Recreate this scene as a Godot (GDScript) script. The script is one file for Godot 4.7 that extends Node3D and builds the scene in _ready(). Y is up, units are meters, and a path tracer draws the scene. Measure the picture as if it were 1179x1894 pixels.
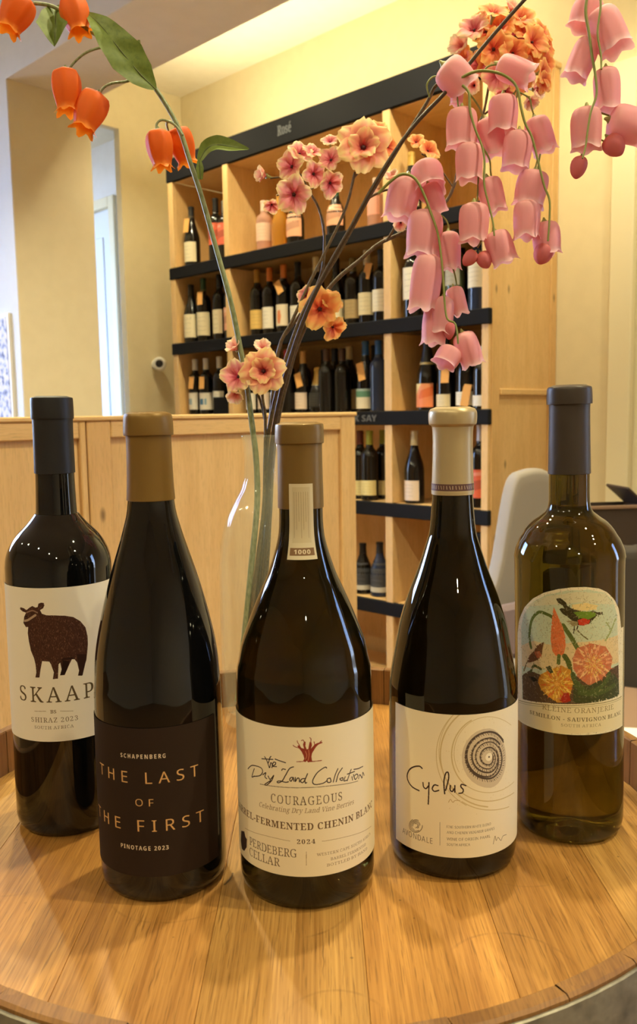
extends Node3D
# A wine shop: five bottles and a vase of artificial flowers on an upturned barrel, a wall of shelved bottles behind.
# World: y up, metres, the camera at x = 0, z = 0 looking along -z. The room is turned by ROOM_TURN; room points are (x along the shelf, y, z out from the shelf).
const T := 0.90                                   # height of the barrel head
const ROOM_TURN := -0.78079633
const ROOM_AT := Vector3(0.6195, 0.0, -3.15)
var M := {}                                       # materials by name
var X := {}                                       # textures by name
var meshes := {}                                  # shared meshes by key
var RT: Transform3D

func _ready():
	# ---- camera
	var cam := Camera3D.new(); cam.name = "camera"; cam.keep_aspect = Camera3D.KEEP_HEIGHT
	cam.fov = rad_to_deg(2.0 * atan(947.0 / 1600.0)); cam.near = 0.02; cam.far = 60.0
	var lens := CameraAttributesPhysical.new(); lens.frustum_focal_length = 20.2746; lens.frustum_focus_distance = 0.64; lens.exposure_aperture = 11.0
	lens.frustum_near = 0.02; lens.frustum_far = 60.0; cam.attributes = lens
	cam.position = Vector3(0, 1.2024, 0); cam.rotation = Vector3(-0.1125, 0, -0.0166); add_child(cam); cam.current = true
	# ---- sky (daylight that comes in through the shop windows)
	var env := Environment.new(); env.background_mode = Environment.BG_SKY
	var sky := Sky.new(); var sm := ProceduralSkyMaterial.new()
	sm.sky_top_color = Color(0.50, 0.66, 0.92); sm.sky_horizon_color = Color(0.76, 0.84, 0.95); sm.ground_bottom_color = Color(0.36, 0.37, 0.38); sm.ground_horizon_color = Color(0.62, 0.66, 0.70)
	sm.sky_energy_multiplier = SKY; sm.ground_energy_multiplier = SKY; sky.sky_material = sm; env.sky = sky
	env.tonemap_mode = Environment.TONE_MAPPER_LINEAR; env.tonemap_exposure = EXPOSURE
	env.sdfgi_enabled = true; env.ssao_enabled = true; env.ssil_enabled = true
	var we := WorldEnvironment.new(); we.name = "world_environment"; we.environment = env; add_child(we)
	# ---- scene
	RT = Transform3D(Basis(Vector3.UP, ROOM_TURN), ROOM_AT)
	make_materials()
	build_room()
	build_lights()
	build_barrel()
	build_shelf_unit()
	build_counter()
	build_shelf_bottles()
	build_corner_furniture()
	build_big_bottles()
	build_vase()
	build_flowers()

const SKY := 6.0
const EXPOSURE := 0.60
const WARM := Color(1.0, 0.955, 0.775)

# ================================================================ mesh building
class MB:
	var v := PackedVector3Array(); var n := PackedVector3Array(); var uv := PackedVector2Array(); var c := PackedColorArray(); var ix := PackedInt32Array(); var uv2_size := 0.0
	func vert(p: Vector3, nn: Vector3, t := Vector2.ZERO, col := Color.WHITE) -> int:
		v.append(p); n.append(nn); uv.append(t); c.append(col); return v.size() - 1
	func tri(a: int, b: int, d: int):
		var g := (v[b] - v[a]).cross(v[d] - v[a])
		if g.dot(n[a] + n[b] + n[d]) > 0.0: ix.append_array([a, d, b])
		else: ix.append_array([a, b, d])
	func face(pts: Array, hint: Vector3, col := Color.WHITE):      # flat polygon, fan
		var g: Vector3 = (pts[1] - pts[0]).cross(pts[2] - pts[0]).normalized()
		if g.dot(hint) < 0.0: g = -g
		var f := []
		for p in pts: f.append(vert(p, g, Vector2.ZERO, col))
		for i in range(1, pts.size() - 1): tri(f[0], f[i], f[i + 1])
	func grid(rows: Array, closed := false, uvs := [], cols := [], outward := 0):   # smooth surface over rows of points; closed: each row is a ring
		var R := rows.size(); var C: int = rows[0].size()
		var nor := []
		for i in R:
			var r := PackedVector3Array(); r.resize(C); nor.append(r)
		var CC := C if closed else C - 1
		for i in R - 1:
			for j in CC:
				var k := (j + 1) % C
				var g: Vector3 = (rows[i + 1][k] - rows[i][j]).cross(rows[i + 1][j] - rows[i][k])
				nor[i][j] += g; nor[i][k] += g; nor[i + 1][j] += g; nor[i + 1][k] += g
		var s := 0.0
		if closed:
			for i in R:
				var m := Vector3.ZERO
				for p in rows[i]: m += p
				m /= C
				for j in C: s += nor[i][j].dot(rows[i][j] - m)
			if outward < 0: s = -s
		elif outward != 0: s = outward
		var base := v.size(); var W := C + 1 if closed else C
		for i in R:
			for j in W:
				var q := j % C
				var nn: Vector3 = nor[i][q].normalized()
				if nn.length() < 0.5: nn = Vector3.UP
				if s < 0.0: nn = -nn
				var t: Vector2 = uvs[i][j] if uvs.size() else Vector2(float(j) / (W - 1), float(i) / (R - 1))
				var col: Color = cols[i][q] if cols.size() else Color.WHITE
				vert(rows[i][q], nn, t, col)
		for i in R - 1:
			for j in W - 1:
				var a := base + i * W + j
				tri2(a, a + 1, a + W + 1); tri2(a, a + W + 1, a + W)
	func tri2(a: int, b: int, d: int):
		if (v[b] - v[a]).cross(v[d] - v[a]).length_squared() < 1e-22: return
		tri(a, b, d)
	func cap(ring: Array, hint: Vector3, col := Color.WHITE): face(ring, hint, col)
	func done() -> ArrayMesh:
		var a := []; a.resize(Mesh.ARRAY_MAX)
		a[Mesh.ARRAY_VERTEX] = v; a[Mesh.ARRAY_NORMAL] = n; a[Mesh.ARRAY_TEX_UV] = uv; a[Mesh.ARRAY_COLOR] = c; a[Mesh.ARRAY_INDEX] = ix
		if uv2_size > 0.0:                                          # seen from above, for stains that run over several boards
			var t := PackedVector2Array()
			for p in v: t.append(Vector2(p.x, p.z) / uv2_size + Vector2(0.5, 0.5))
			a[Mesh.ARRAY_TEX_UV2] = t
		var m := ArrayMesh.new(); m.add_surface_from_arrays(Mesh.PRIMITIVE_TRIANGLES, a); return m

func lathe(mb: MB, prof: Array, seg := 32, crease := 0.6):        # prof: Vector2(radius, height), run from bottom to top on the outside
	var run := [prof[0]]
	for i in range(1, prof.size()):
		run.append(prof[i])
		var split := i == prof.size() - 1
		if not split:
			var d0: Vector2 = (prof[i] - prof[i - 1]); var d1: Vector2 = (prof[i + 1] - prof[i])
			if absf(d0.angle_to(d1)) > crease: split = true
		if split:
			var dd: Vector2 = run[run.size() - 1] - run[0]
			var rows := []
			for p in run:
				var r := []
				for j in seg:
					var a := TAU * j / seg
					r.append(Vector3(p.x * sin(a), p.y, p.x * cos(a)))
				rows.append(r)
			# outside lies to the right of the running direction
			var base := mb.v.size()
			mb.grid(rows, true)
			var flip := 0.0
			for i2 in range(1, run.size()):
				var e: Vector2 = run[i2] - run[i2 - 1]
				var want := Vector2(e.y, -e.x)
				var q := base + i2 * (seg + 1)
				var nn := mb.n[q]
				flip += want.dot(Vector2(nn.z, nn.y))
			if flip < 0.0:
				for q in range(base, mb.n.size()): mb.n[q] = -mb.n[q]
				var cnt := (rows.size() - 1) * seg * 2
			run = [prof[i]]
	# re-orient all triangles to their normals
	for k in range(0, mb.ix.size(), 3):
		var a := mb.ix[k]; var b := mb.ix[k + 1]; var d := mb.ix[k + 2]
		if (mb.v[b] - mb.v[a]).cross(mb.v[d] - mb.v[a]).dot(mb.n[a] + mb.n[b] + mb.n[d]) > 0.0:
			mb.ix[k + 1] = d; mb.ix[k + 2] = b

func lathe_mesh(prof: Array, seg := 32, crease := 0.6) -> ArrayMesh:
	var mb := MB.new(); lathe(mb, prof, seg, crease); return mb.done()

func smooth2(p: Array, sub: int) -> Array:                        # Catmull-Rom through 2-D points
	var o := []
	for i in p.size() - 1:
		var a: Vector2 = p[maxi(i - 1, 0)]; var b: Vector2 = p[i]; var c: Vector2 = p[i + 1]; var d: Vector2 = p[mini(i + 2, p.size() - 1)]
		for k in sub: o.append(b.cubic_interpolate(c, a, d, float(k) / sub))
	o.append(p[p.size() - 1]); return o

func smooth3(p: Array, sub: int) -> Array:
	var o := []
	for i in p.size() - 1:
		var a: Vector3 = p[maxi(i - 1, 0)]; var b: Vector3 = p[i]; var c: Vector3 = p[i + 1]; var d: Vector3 = p[mini(i + 2, p.size() - 1)]
		for k in sub: o.append(b.cubic_interpolate(c, a, d, float(k) / sub))
	o.append(p[p.size() - 1]); return o

func tube(mb: MB, pts: Array, r0: float, r1: float, seg := 7, bumps := 0.0):
	var rows := []; var side := Vector3.ZERO
	for i in pts.size():
		var d: Vector3 = (pts[mini(i + 1, pts.size() - 1)] - pts[maxi(i - 1, 0)]).normalized()
		if side == Vector3.ZERO: side = d.cross(Vector3(0.3, 0.1, 1.0)).normalized()
		side = (side - d * side.dot(d)).normalized()
		var up := d.cross(side)
		var r: float = lerpf(r0, r1, float(i) / (pts.size() - 1)) * (1.0 + bumps * sin(i * 2.4) * sin(i * 0.9))
		var ring := []
		for j in seg:
			var a := TAU * j / seg
			ring.append(pts[i] + (side * cos(a) + up * sin(a)) * r)
		rows.append(ring)
	mb.grid(rows, true)
	mb.face(rows[0], pts[0] - pts[1]); mb.face(rows[rows.size() - 1], pts[pts.size() - 1] - pts[pts.size() - 2])

func tube_mesh(pts: Array, r0: float, r1: float, seg := 7, bumps := 0.0) -> ArrayMesh:
	var mb := MB.new(); tube(mb, pts, r0, r1, seg, bumps); return mb.done()

func cbox(s: Vector3, b := 0.002) -> ArrayMesh:                   # box with chamfered edges, centred
	var key := "box%.4f_%.4f_%.4f_%.4f" % [s.x, s.y, s.z, b]
	if meshes.has(key): return meshes[key]
	var mb := MB.new(); var h := s * 0.5; b = minf(b, minf(h.x, minf(h.y, h.z)) * 0.45)
	var cn := func(x, y, z, ax) -> Vector3:
		var p := Vector3(x * (h.x - b), y * (h.y - b), z * (h.z - b)); p[ax] = [x, y, z][ax] * h[ax]; return p
	for ax in 3:
		var u := (ax + 1) % 3; var w := (ax + 2) % 3
		for sg in [-1, 1]:
			var pts := []
			for q in [[-1, -1], [1, -1], [1, 1], [-1, 1]]:
				var k := [0, 0, 0]; k[ax] = sg; k[u] = q[0]; k[w] = q[1]; pts.append(cn.call(k[0], k[1], k[2], ax))
			var hint := Vector3.ZERO; hint[ax] = sg; mb.face(pts, hint)
		for s1 in [-1, 1]:
			for s2 in [-1, 1]:
				var pts := []
				for q in [[-1, u], [1, u], [1, w], [-1, w]]:
					var k := [0, 0, 0]; k[ax] = q[0]; k[u] = s1; k[w] = s2; pts.append(cn.call(k[0], k[1], k[2], q[1]))
				var hint := Vector3.ZERO; hint[u] = s1; hint[w] = s2; mb.face(pts, hint)
	for x in [-1, 1]:
		for y in [-1, 1]:
			for z in [-1, 1]: mb.face([cn.call(x, y, z, 0), cn.call(x, y, z, 1), cn.call(x, y, z, 2)], Vector3(x, y, z))
	meshes[key] = mb.done(); return meshes[key]

# ================================================================ nodes
func P(x: float, y: float, f: float) -> Vector3: return Vector3(x, y, -f)
func thing(called: String, label: String, category: String, at := Vector3.ZERO, turn := 0.0, group := "") -> Node3D:
	var o := Node3D.new(); o.name = called; add_child(o, true); o.position = at; o.rotation.y = turn
	tag(o, label, category, group); return o
func tag(o: Node3D, label: String, category: String, group := ""):
	o.set_meta("label", label); o.set_meta("category", category)
	if group != "": o.set_meta("group", group)
func part(called: String, mesh: Mesh, m: Material, parent: Node3D, at := Vector3.ZERO) -> MeshInstance3D:
	var o := MeshInstance3D.new(); o.name = called; o.mesh = mesh; o.material_override = m; o.position = at; o.cast_shadow = GeometryInstance3D.SHADOW_CASTING_SETTING_ON
	parent.add_child(o, true); return o
func box_part(called: String, lo: Vector3, hi: Vector3, m: Material, parent: Node3D, b := 0.002) -> MeshInstance3D:
	return part(called, cbox(hi - lo, b), m, parent, (lo + hi) * 0.5)
func room_thing(called: String, label: String, category: String, at := Vector3.ZERO, turn := 0.0, group := "") -> Node3D:
	return thing(called, label, category, RT * at, ROOM_TURN + turn, group)
func struct_box(called: String, lo: Vector3, hi: Vector3, m: Material, b := 0.0) -> MeshInstance3D:   # a slab of the setting, in room coordinates
	var o := part(called, cbox(hi - lo, maxf(b, 0.0005)), m, self, RT * ((lo + hi) * 0.5)); o.rotation.y = ROOM_TURN
	o.set_meta("kind", "structure"); return o

# ================================================================ textures and materials
func wood_image(seed_: int, w: int, h: int, across: float, dark: Color, light: Color, streak: float, knots: int) -> Image:   # grain runs along y
	var a := FastNoiseLite.new(); a.seed = seed_; a.frequency = 1.0; a.fractal_octaves = 3
	var b := FastNoiseLite.new(); b.seed = seed_ + 7; b.frequency = 1.0; b.fractal_octaves = 3
	var c := FastNoiseLite.new(); c.seed = seed_ + 13; c.frequency = 1.0; c.fractal_octaves = 2
	var rg := RandomNumberGenerator.new(); rg.seed = seed_ + 3
	var kn := []
	for i in knots: kn.append(Vector3(rg.randf() * w, rg.randf() * h, rg.randf_range(4.0, 8.0)))
	var im := Image.create(w, h, false, Image.FORMAT_RGB8)
	for y in h:
		for x in w:
			var u := float(x) / w; var v := float(y) / h
			var warp := b.get_noise_2d(u * 2.0, v * 1.2) * 0.35
			var k := 0.0
			for q in kn:
				var d: float = Vector2((x - q.x), (y - q.y) * 0.45).length() / q.z
				if d < 3.0: warp += 0.05 * (3.0 - d); k = maxf(k, clampf(1.3 - d, 0.0, 1.0))
			var ring := 0.5 + 0.5 * sin((u * across + warp * 2.0) * TAU)
			var band := a.get_noise_2d(u * 26.0 + warp * 3.0, v * 0.9) * 0.5 + 0.5
			var fine := c.get_noise_2d(u * 150.0, v * 4.0) * 0.5 + 0.5
			var hair := c.get_noise_2d(u * 420.0 + 50.0, v * 9.0) * 0.5 + 0.5
			var pore := clampf((a.get_noise_2d(u * 300.0, v * 14.0 + 30.0) - 0.25) * 3.5, 0.0, 1.0)
			var cloud := b.get_noise_2d(u * 5.0 + 9.0, v * 4.0) * 0.5 + 0.5
			var t := clampf(ring * 0.12 + band * 0.30 + fine * 0.28 + hair * 0.18 + cloud * 0.22 - 0.05, 0.0, 1.0)
			t = clampf((t - 0.5) * 1.7 + 0.5, 0.0, 1.0)
			var col := dark.lerp(light, lerpf(0.75, t, streak)).lerp(dark.darkened(0.3), pore * 0.45 * streak).lerp(dark.darkened(0.45), k * 0.7)
			im.set_pixel(x, y, col)
	return im
func turned(im: Image) -> Image:
	var o: Image = im.duplicate(); o.rotate_90(CLOCKWISE); return o
func mottle_image(seed_: int, s: int, cols: Array, freq: float, oct := 5) -> Image:
	var a := FastNoiseLite.new(); a.seed = seed_; a.frequency = freq / s; a.fractal_octaves = oct
	var im := Image.create(s, s, false, Image.FORMAT_RGB8)
	for y in s:
		for x in s:
			# blend with the wrapped copy so that repeats join
			var fx := float(x) / s; var fy := float(y) / s
			var t := lerpf(lerpf(a.get_noise_2d(x, y), a.get_noise_2d(x - s, y), fx), lerpf(a.get_noise_2d(x, y - s), a.get_noise_2d(x - s, y - s), fx), fy)
			t = clampf(t * 1.3 + 0.5, 0.0, 0.999) * (cols.size() - 1)
			im.set_pixel(x, y, cols[int(t)].lerp(cols[int(t) + 1], t - int(t)))
	return im
func tex(im: Image) -> ImageTexture: return ImageTexture.create_from_image(im)
func mat(called: String, col: Color, rough := 0.6, metal := 0.0) -> StandardMaterial3D:
	var m := StandardMaterial3D.new(); m.resource_name = called; m.albedo_color = col; m.roughness = rough; m.metallic = metal; M[called] = m; return m
func tmat(called: String, t: Texture2D, scale: Vector3, tint := Color.WHITE, rough := 0.6, offset := Vector3.ZERO) -> StandardMaterial3D:
	var m := mat(called, tint, rough); m.albedo_texture = t; m.uv1_triplanar = true; m.uv1_scale = scale; m.uv1_offset = offset; return m
func glass(called: String, col: Color, through: float, ior_scale := 0.05, rough := 0.02) -> StandardMaterial3D:
	var m := mat(called, Color(col, 1.0 - through), rough); m.refraction_enabled = true; m.refraction_scale = ior_scale; return m

func stain_image() -> Image:                                      # rings left by wet glasses, scratches and a few dark specks on the barrel head
	var S := 1400; var im := Image.create(S, S, false, Image.FORMAT_RGBA8); im.fill(Color(0.30, 0.18, 0.08, 0.0))
	var rg := RandomNumberGenerator.new(); rg.seed = 8
	var nz := FastNoiseLite.new(); nz.seed = 4; nz.frequency = 0.02
	var put := func(x: float, z: float, r: float, al: float, col: Color):
		var c := Vector2(x, z) / 0.5424 * S + Vector2(S, S) * 0.5; var q := r / 0.5424 * S
		for yy in range(maxi(int(c.y - q - 1), 0), mini(int(c.y + q + 2), S)):
			for xx in range(maxi(int(c.x - q - 1), 0), mini(int(c.x + q + 2), S)):
				var d := Vector2(xx + 0.5, yy + 0.5).distance_to(c)
				if d < q + 0.5: im.set_pixel(xx, yy, Color(col, maxf(im.get_pixel(xx, yy).a, al * clampf(q + 0.5 - d, 0.0, 1.0))))
	# rings: centre (x, z towards the viewer), radius, from, to (degrees), strength
	for g in [[0.118, 0.182, 0.038, -160.0, 30.0, 0.40], [0.022, 0.222, 0.030, 190.0, 345.0, 0.30], [-0.080, 0.088, 0.040, 10.0, 170.0, 0.30], [-0.004, 0.110, 0.036, 20.0, 80.0, 0.32], [-0.19, 0.06, 0.036, 30.0, 200.0, 0.22], [0.15, 0.06, 0.035, 0.0, 150.0, 0.22]]:
		var n := 700
		for i in n:
			var a := deg_to_rad(lerpf(g[3], g[4], float(i) / n)); var r: float = g[2] + 0.0006 * sin(a * 3.0)
			var x: float = g[0] + r * cos(a); var z: float = g[1] + r * sin(a)
			put.call(x, z, 0.0009, g[5] * clampf(0.5 + nz.get_noise_2d(i * 0.6, g[0] * 999.0), 0.05, 1.0) * sin(PI * i / n), Color(0.26, 0.15, 0.07))
	for i in 60:
		var t := i / 60.0; put.call(-0.0435 - 0.004 * t * t, 0.072 + 0.014 * t, 0.0007, 0.75, Color(0.18, 0.09, 0.04))
	for i in 46: put.call(rg.randf_range(-0.25, 0.25), rg.randf_range(-0.2, 0.26), rg.randf_range(0.0003, 0.0011), rg.randf_range(0.2, 0.6), Color(0.2, 0.11, 0.05))
	for i in 26:                                                   # fine checks along the grain
		var x := rg.randf_range(-0.25, 0.25); var z := rg.randf_range(-0.1, 0.22); var l := rg.randf_range(0.01, 0.05); var m := int(l * 4000)
		for k in m: put.call(x + 0.0004 * sin(k * 0.1), z + l * k / m, 0.00035, 0.45 * sin(PI * k / m), Color(0.24, 0.14, 0.06))
	return im

func make_materials():
	# timber
	X.oak = tex(wood_image(11, 1024, 1024, 6.0, Color8(136, 92, 40), Color8(208, 162, 92), 1.0, 0))
	var pine := wood_image(23, 640, 1024, 5.0, Color8(206, 164, 104), Color8(236, 200, 144), 0.6, 1)
	X.pine_v = tex(pine); X.pine_h = tex(turned(pine))
	for i in 5:
		tmat("oak_%d" % i, X.oak, Vector3(2.6, 2.6, 1.4), [Color(1, 1, 1), Color(0.93, 0.89, 0.84), Color(1.0, 0.95, 0.88), Color(0.88, 0.83, 0.77), Color(0.97, 0.93, 0.90)][i], 0.42, Vector3(0.37 * i, 0.11 * i, 0.23 * i))
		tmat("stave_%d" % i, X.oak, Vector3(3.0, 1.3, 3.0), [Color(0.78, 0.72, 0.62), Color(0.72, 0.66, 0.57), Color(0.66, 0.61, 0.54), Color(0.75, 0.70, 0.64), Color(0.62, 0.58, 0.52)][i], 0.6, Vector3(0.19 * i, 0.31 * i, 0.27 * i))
	var stains := tex(stain_image())
	for i in 5:
		var ok: StandardMaterial3D = M["oak_%d" % i]; ok.detail_enabled = true; ok.detail_albedo = stains; ok.detail_uv_layer = BaseMaterial3D.DETAIL_UV_2; ok.detail_blend_mode = BaseMaterial3D.BLEND_MODE_MIX
	tmat("pine_v", X.pine_v, Vector3(1.7, 1.1, 1.7), Color(1, 1, 1), 0.5)
	tmat("pine_v2", X.pine_v, Vector3(1.7, 1.1, 1.7), Color(0.97, 0.95, 0.92), 0.5, Vector3(0.4, 0.3, 0.2))
	tmat("pine_h", X.pine_h, Vector3(1.1, 1.7, 1.1), Color(1, 1, 1), 0.5, Vector3(0.2, 0.5, 0.1))
	tmat("shelf_wood", X.pine_h, Vector3(1.1, 1.7, 1.1), Color(1, 1, 1), 0.5, Vector3(0.6, 0.1, 0.4))
	tmat("shelf_back", X.pine_v, Vector3(1.7, 1.1, 1.7), Color(1, 1, 1), 0.5, Vector3(0.7, 0.2, 0.5))
	tmat("floor_wood", X.pine_h, Vector3(0.8, 0.8, 0.8), Color(0.66, 0.60, 0.54), 0.5)
	# walls
	var pl := tex(mottle_image(5, 256, [Color(0.985, 0.984, 0.98), Color(1, 1, 1)], 16.0))
	tmat("cream_wall", pl, Vector3(0.7, 0.7, 0.7), Color8(226, 212, 176), 0.85)
	tmat("tan_wall", pl, Vector3(0.7, 0.7, 0.7), Color8(224, 212, 182), 0.85)
	tmat("white_wall", pl, Vector3(0.7, 0.7, 0.7), Color8(226, 224, 222), 0.85)
	tmat("white_ceiling", pl, Vector3(0.7, 0.7, 0.7), Color8(232, 224, 204), 0.9)
	tmat("soffit_paint", pl, Vector3(0.7, 0.7, 0.7), Color8(226, 221, 216), 0.9)
	mat("door_paint", Color8(226, 230, 234), 0.4); mat("trim_paint", Color8(232, 222, 190), 0.45)
	mat("black_board", Color8(25, 25, 29), 0.7); M.black_board.metallic_specular = 0.25; mat("chalk_paint", Color8(96, 98, 102), 0.8)
	# metal
	var zn := tex(mottle_image(61, 512, [Color8(104, 100, 92), Color8(140, 136, 126), Color8(166, 162, 150), Color8(122, 118, 108)], 14.0))
	var z := tmat("zinc", zn, Vector3(4, 4, 4), Color(0.92, 0.90, 0.86), 0.48); z.metallic = 0.65
	mat("brushed_steel", Color8(180, 178, 172), 0.3, 0.9); mat("white_plastic", Color8(236, 234, 228), 0.35); mat("black_plastic", Color8(24, 24, 26), 0.3)
	# bottles
	var bk := mat("black_glass", Color8(8, 8, 9), 0.04); bk.clearcoat_enabled = true; bk.clearcoat = 0.3; bk.clearcoat_roughness = 0.02
	glass("olive_glass", Color(0.34, 0.29, 0.085), 0.9); glass("amber_olive_glass", Color(0.165, 0.135, 0.035), 0.85); glass("deep_olive_glass", Color(0.12, 0.10, 0.04), 0.8)
	var vg := mat("vase_glass", Color(0.93, 0.97, 0.86, 0.07), 0.01); vg.metallic_specular = 0.3; vg.transparency = BaseMaterial3D.TRANSPARENCY_ALPHA
	mat("shelf_dark", Color8(20, 17, 15), 0.12); mat("shelf_green", Color8(74, 82, 56), 0.12); mat("shelf_blue", Color8(38, 48, 72), 0.12)
	glass("shelf_rose", Color8(238, 186, 164), 0.6); glass("shelf_amber", Color8(226, 160, 62), 0.6)
	# leaves and stems
	var lf := tex(mottle_image(77, 256, [Color8(98, 116, 48), Color8(112, 130, 56), Color8(120, 136, 60)], 8.0))
	var l := tmat("leaf", lf, Vector3(26, 26, 26), Color(1, 1, 1), 0.5); l.backlight_enabled = true; l.backlight = Color(0.25, 0.3, 0.1)
	mat("leaf_vein", Color8(86, 96, 46), 0.5)
	var br := tex(mottle_image(81, 256, [Color8(58, 44, 26), Color8(92, 74, 44), Color8(118, 100, 62)], 16.0))
	tmat("brown_stem", br, Vector3(40, 14, 40), Color(1, 1, 1), 0.5); tmat("dark_stem", br, Vector3(40, 14, 40), Color(0.72, 0.64, 0.58), 0.5)
	var gs := tex(mottle_image(83, 256, [Color8(100, 112, 72), Color8(134, 144, 104), Color8(156, 164, 128)], 10.0))
	tmat("green_stem", gs, Vector3(30, 10, 30), Color(1, 1, 1), 0.45); mat("raceme_green", Color8(128, 132, 62), 0.5); mat("calyx_green", Color8(150, 150, 84), 0.5)
	var pt := mat("petal", Color.WHITE, 0.62); pt.vertex_color_use_as_albedo = true; pt.backlight_enabled = true; pt.backlight = Color(0.8, 0.8, 0.8); pt.rim_enabled = true; pt.rim = 0.08
	mat("stamen", Color8(74, 34, 40), 0.6)
# ================================================================ the setting
func build_room():
	var W := 0.14
	# floor and ceilings (room coordinates)
	struct_box("floor", Vector3(-3.34, -0.1, -1.0), Vector3(5.2, 0.0, 6.2), M.floor_wood)
	struct_box("floor_hall", Vector3(-6.2, -0.1, -1.0), Vector3(-3.34, 0.0, 1.34), M.floor_wood)
	struct_box("ceiling", Vector3(-3.34, 3.01, -1.0), Vector3(5.2, 3.13, 6.2), M.white_ceiling)
	struct_box("ceiling_hall", Vector3(-6.2, 3.01, -1.0), Vector3(-3.34, 3.13, 1.34), M.white_ceiling)
	# the alcove behind the shelves
	struct_box("wall_back", Vector3(-2.39, 0, -0.47 - W), Vector3(0.235, 3.01, -0.47), M.cream_wall)
	struct_box("wall_back_over_door", Vector3(0.235, 2.40, -0.47 - W), Vector3(1.12, 3.01, -0.47), M.cream_wall)
	struct_box("wall_back_far", Vector3(1.12, 0, -0.47 - W), Vector3(3.2, 3.01, -0.47), M.cream_wall)
	struct_box("wall_back_end", Vector3(3.9, 0, -0.47 - W), Vector3(5.0, 3.01, -0.47), M.cream_wall)
	struct_box("wall_back_head", Vector3(3.2, 2.45, -0.47 - W), Vector3(3.9, 3.01, -0.47), M.cream_wall)
	window("window_2", Vector3(3.2, 0.0, -0.47 - W), Vector3(3.9, 2.45, -0.47), 1)
	struct_box("wall_left", Vector3(-2.44, 0, -0.60), Vector3(-2.39, 3.01, -0.05), M.cream_wall)
	struct_box("wall_left_over_opening", Vector3(-2.44, 2.75, -0.05), Vector3(-2.39, 3.01, 0.60), M.cream_wall)
	# pier and lintel of the wide opening in front of the alcove
	struct_box("wall_pier", Vector3(-3.34, 0, 0.60), Vector3(-1.613, 3.01, 0.964), M.tan_wall)
	struct_box("wall_pier_face", Vector3(-3.20, 0, 0.964), Vector3(-1.613, 3.01, 0.970), M.white_wall)
	struct_box("wall_lintel", Vector3(-1.613, 2.542, 0.60), Vector3(5.0, 3.01, 0.964), M.soffit_paint)
	struct_box("wall_lintel_face", Vector3(-1.613, 2.542, 0.964), Vector3(5.0, 3.01, 0.970), M.white_wall)
	# hall on the far side of the doorway, with a white door and a window
	struct_box("wall_hall", Vector3(-3.30, 0, -0.60 - W), Vector3(-2.44, 3.01, -0.60), M.white_wall)
	struct_box("wall_hall_over_door", Vector3(-4.25, 2.66, -0.60 - W), Vector3(-3.30, 3.01, -0.60), M.white_wall)
	struct_box("wall_hall_far", Vector3(-6.0, 0, -0.60 - W), Vector3(-4.25, 3.01, -0.60), M.white_wall)
	hall_door()
	# the hall widens into a day-lit room: its window faces the white door
	struct_box("wall_hall_end", Vector3(-6.0 - W, 0, -0.74), Vector3(-6.0, 3.01, 1.34), M.white_wall)
	struct_box("wall_hall_front_sill", Vector3(-6.0, 0, 1.2), Vector3(-3.34, 0.45, 1.2 + W), M.white_wall)
	struct_box("wall_hall_front_head", Vector3(-6.0, 2.95, 1.2), Vector3(-3.34, 3.01, 1.2 + W), M.white_wall)
	struct_box("wall_hall_front_side", Vector3(-6.0, 0.45, 1.2), Vector3(-4.7, 2.95, 1.2 + W), M.white_wall)
	struct_box("wall_hall_front_side", Vector3(-3.5, 0.45, 1.2), Vector3(-3.34, 2.95, 1.2 + W), M.white_wall)
	window("window_3", Vector3(-4.7, 0.45, 1.2), Vector3(-3.5, 2.95, 1.2 + W), 2)
	# shop side: the wall with the street window behind the camera, the glazed side wall, the far end
	struct_box("wall_street", Vector3(-3.34, 0, 6.0), Vector3(5.14, 3.01, 6.0 + W), M.cream_wall)
	struct_box("wall_side", Vector3(-3.2 - W, 0, 0.964), Vector3(-3.2, 3.01, 1.6), M.cream_wall)
	struct_box("wall_side_sill", Vector3(-3.2 - W, 0, 1.6), Vector3(-3.2, 0.55, 2.9), M.cream_wall)
	struct_box("wall_side_head", Vector3(-3.2 - W, 2.7, 1.6), Vector3(-3.2, 3.01, 2.9), M.cream_wall)
	struct_box("wall_side_far", Vector3(-3.2 - W, 0, 2.9), Vector3(-3.2, 3.01, 6.0), M.cream_wall)
	window("window_1", Vector3(-3.2 - W, 0.55, 1.6), Vector3(-3.2, 2.7, 2.9), 2)
	struct_box("wall_right", Vector3(5.0, 0, -0.61), Vector3(5.0 + W, 3.01, 6.0), M.cream_wall)
	# door at the right of the shelves, in its casing
	var d := Node3D.new(); d.name = "door_1"; add_child(d, true); d.transform = RT; d.set_meta("kind", "structure")
	box_part("casing", Vector3(0.235, 0, -0.475), Vector3(0.325, 2.45, -0.440), M.trim_paint, d, 0.004)
	box_part("casing", Vector3(1.03, 0, -0.475), Vector3(1.12, 2.45, -0.440), M.trim_paint, d, 0.004)
	box_part("casing", Vector3(0.325, 2.36, -0.475), Vector3(1.03, 2.45, -0.440), M.trim_paint, d, 0.004)
	box_part("leaf", Vector3(0.236, 0.005, -0.56), Vector3(1.119, 2.399, -0.476), M.trim_paint, d, 0.003)
	box_part("handle", Vector3(0.95, 1.02, -0.476), Vector3(0.98, 1.05, -0.42), M.brushed_steel, d, 0.004)
	# camera on the wall beside the shelves
	var sc := room_thing("security_camera", "small round white security camera on the cream wall beside the shelves", "camera", Vector3(-2.39, 1.50, -0.232), PI * 0.5)
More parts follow.
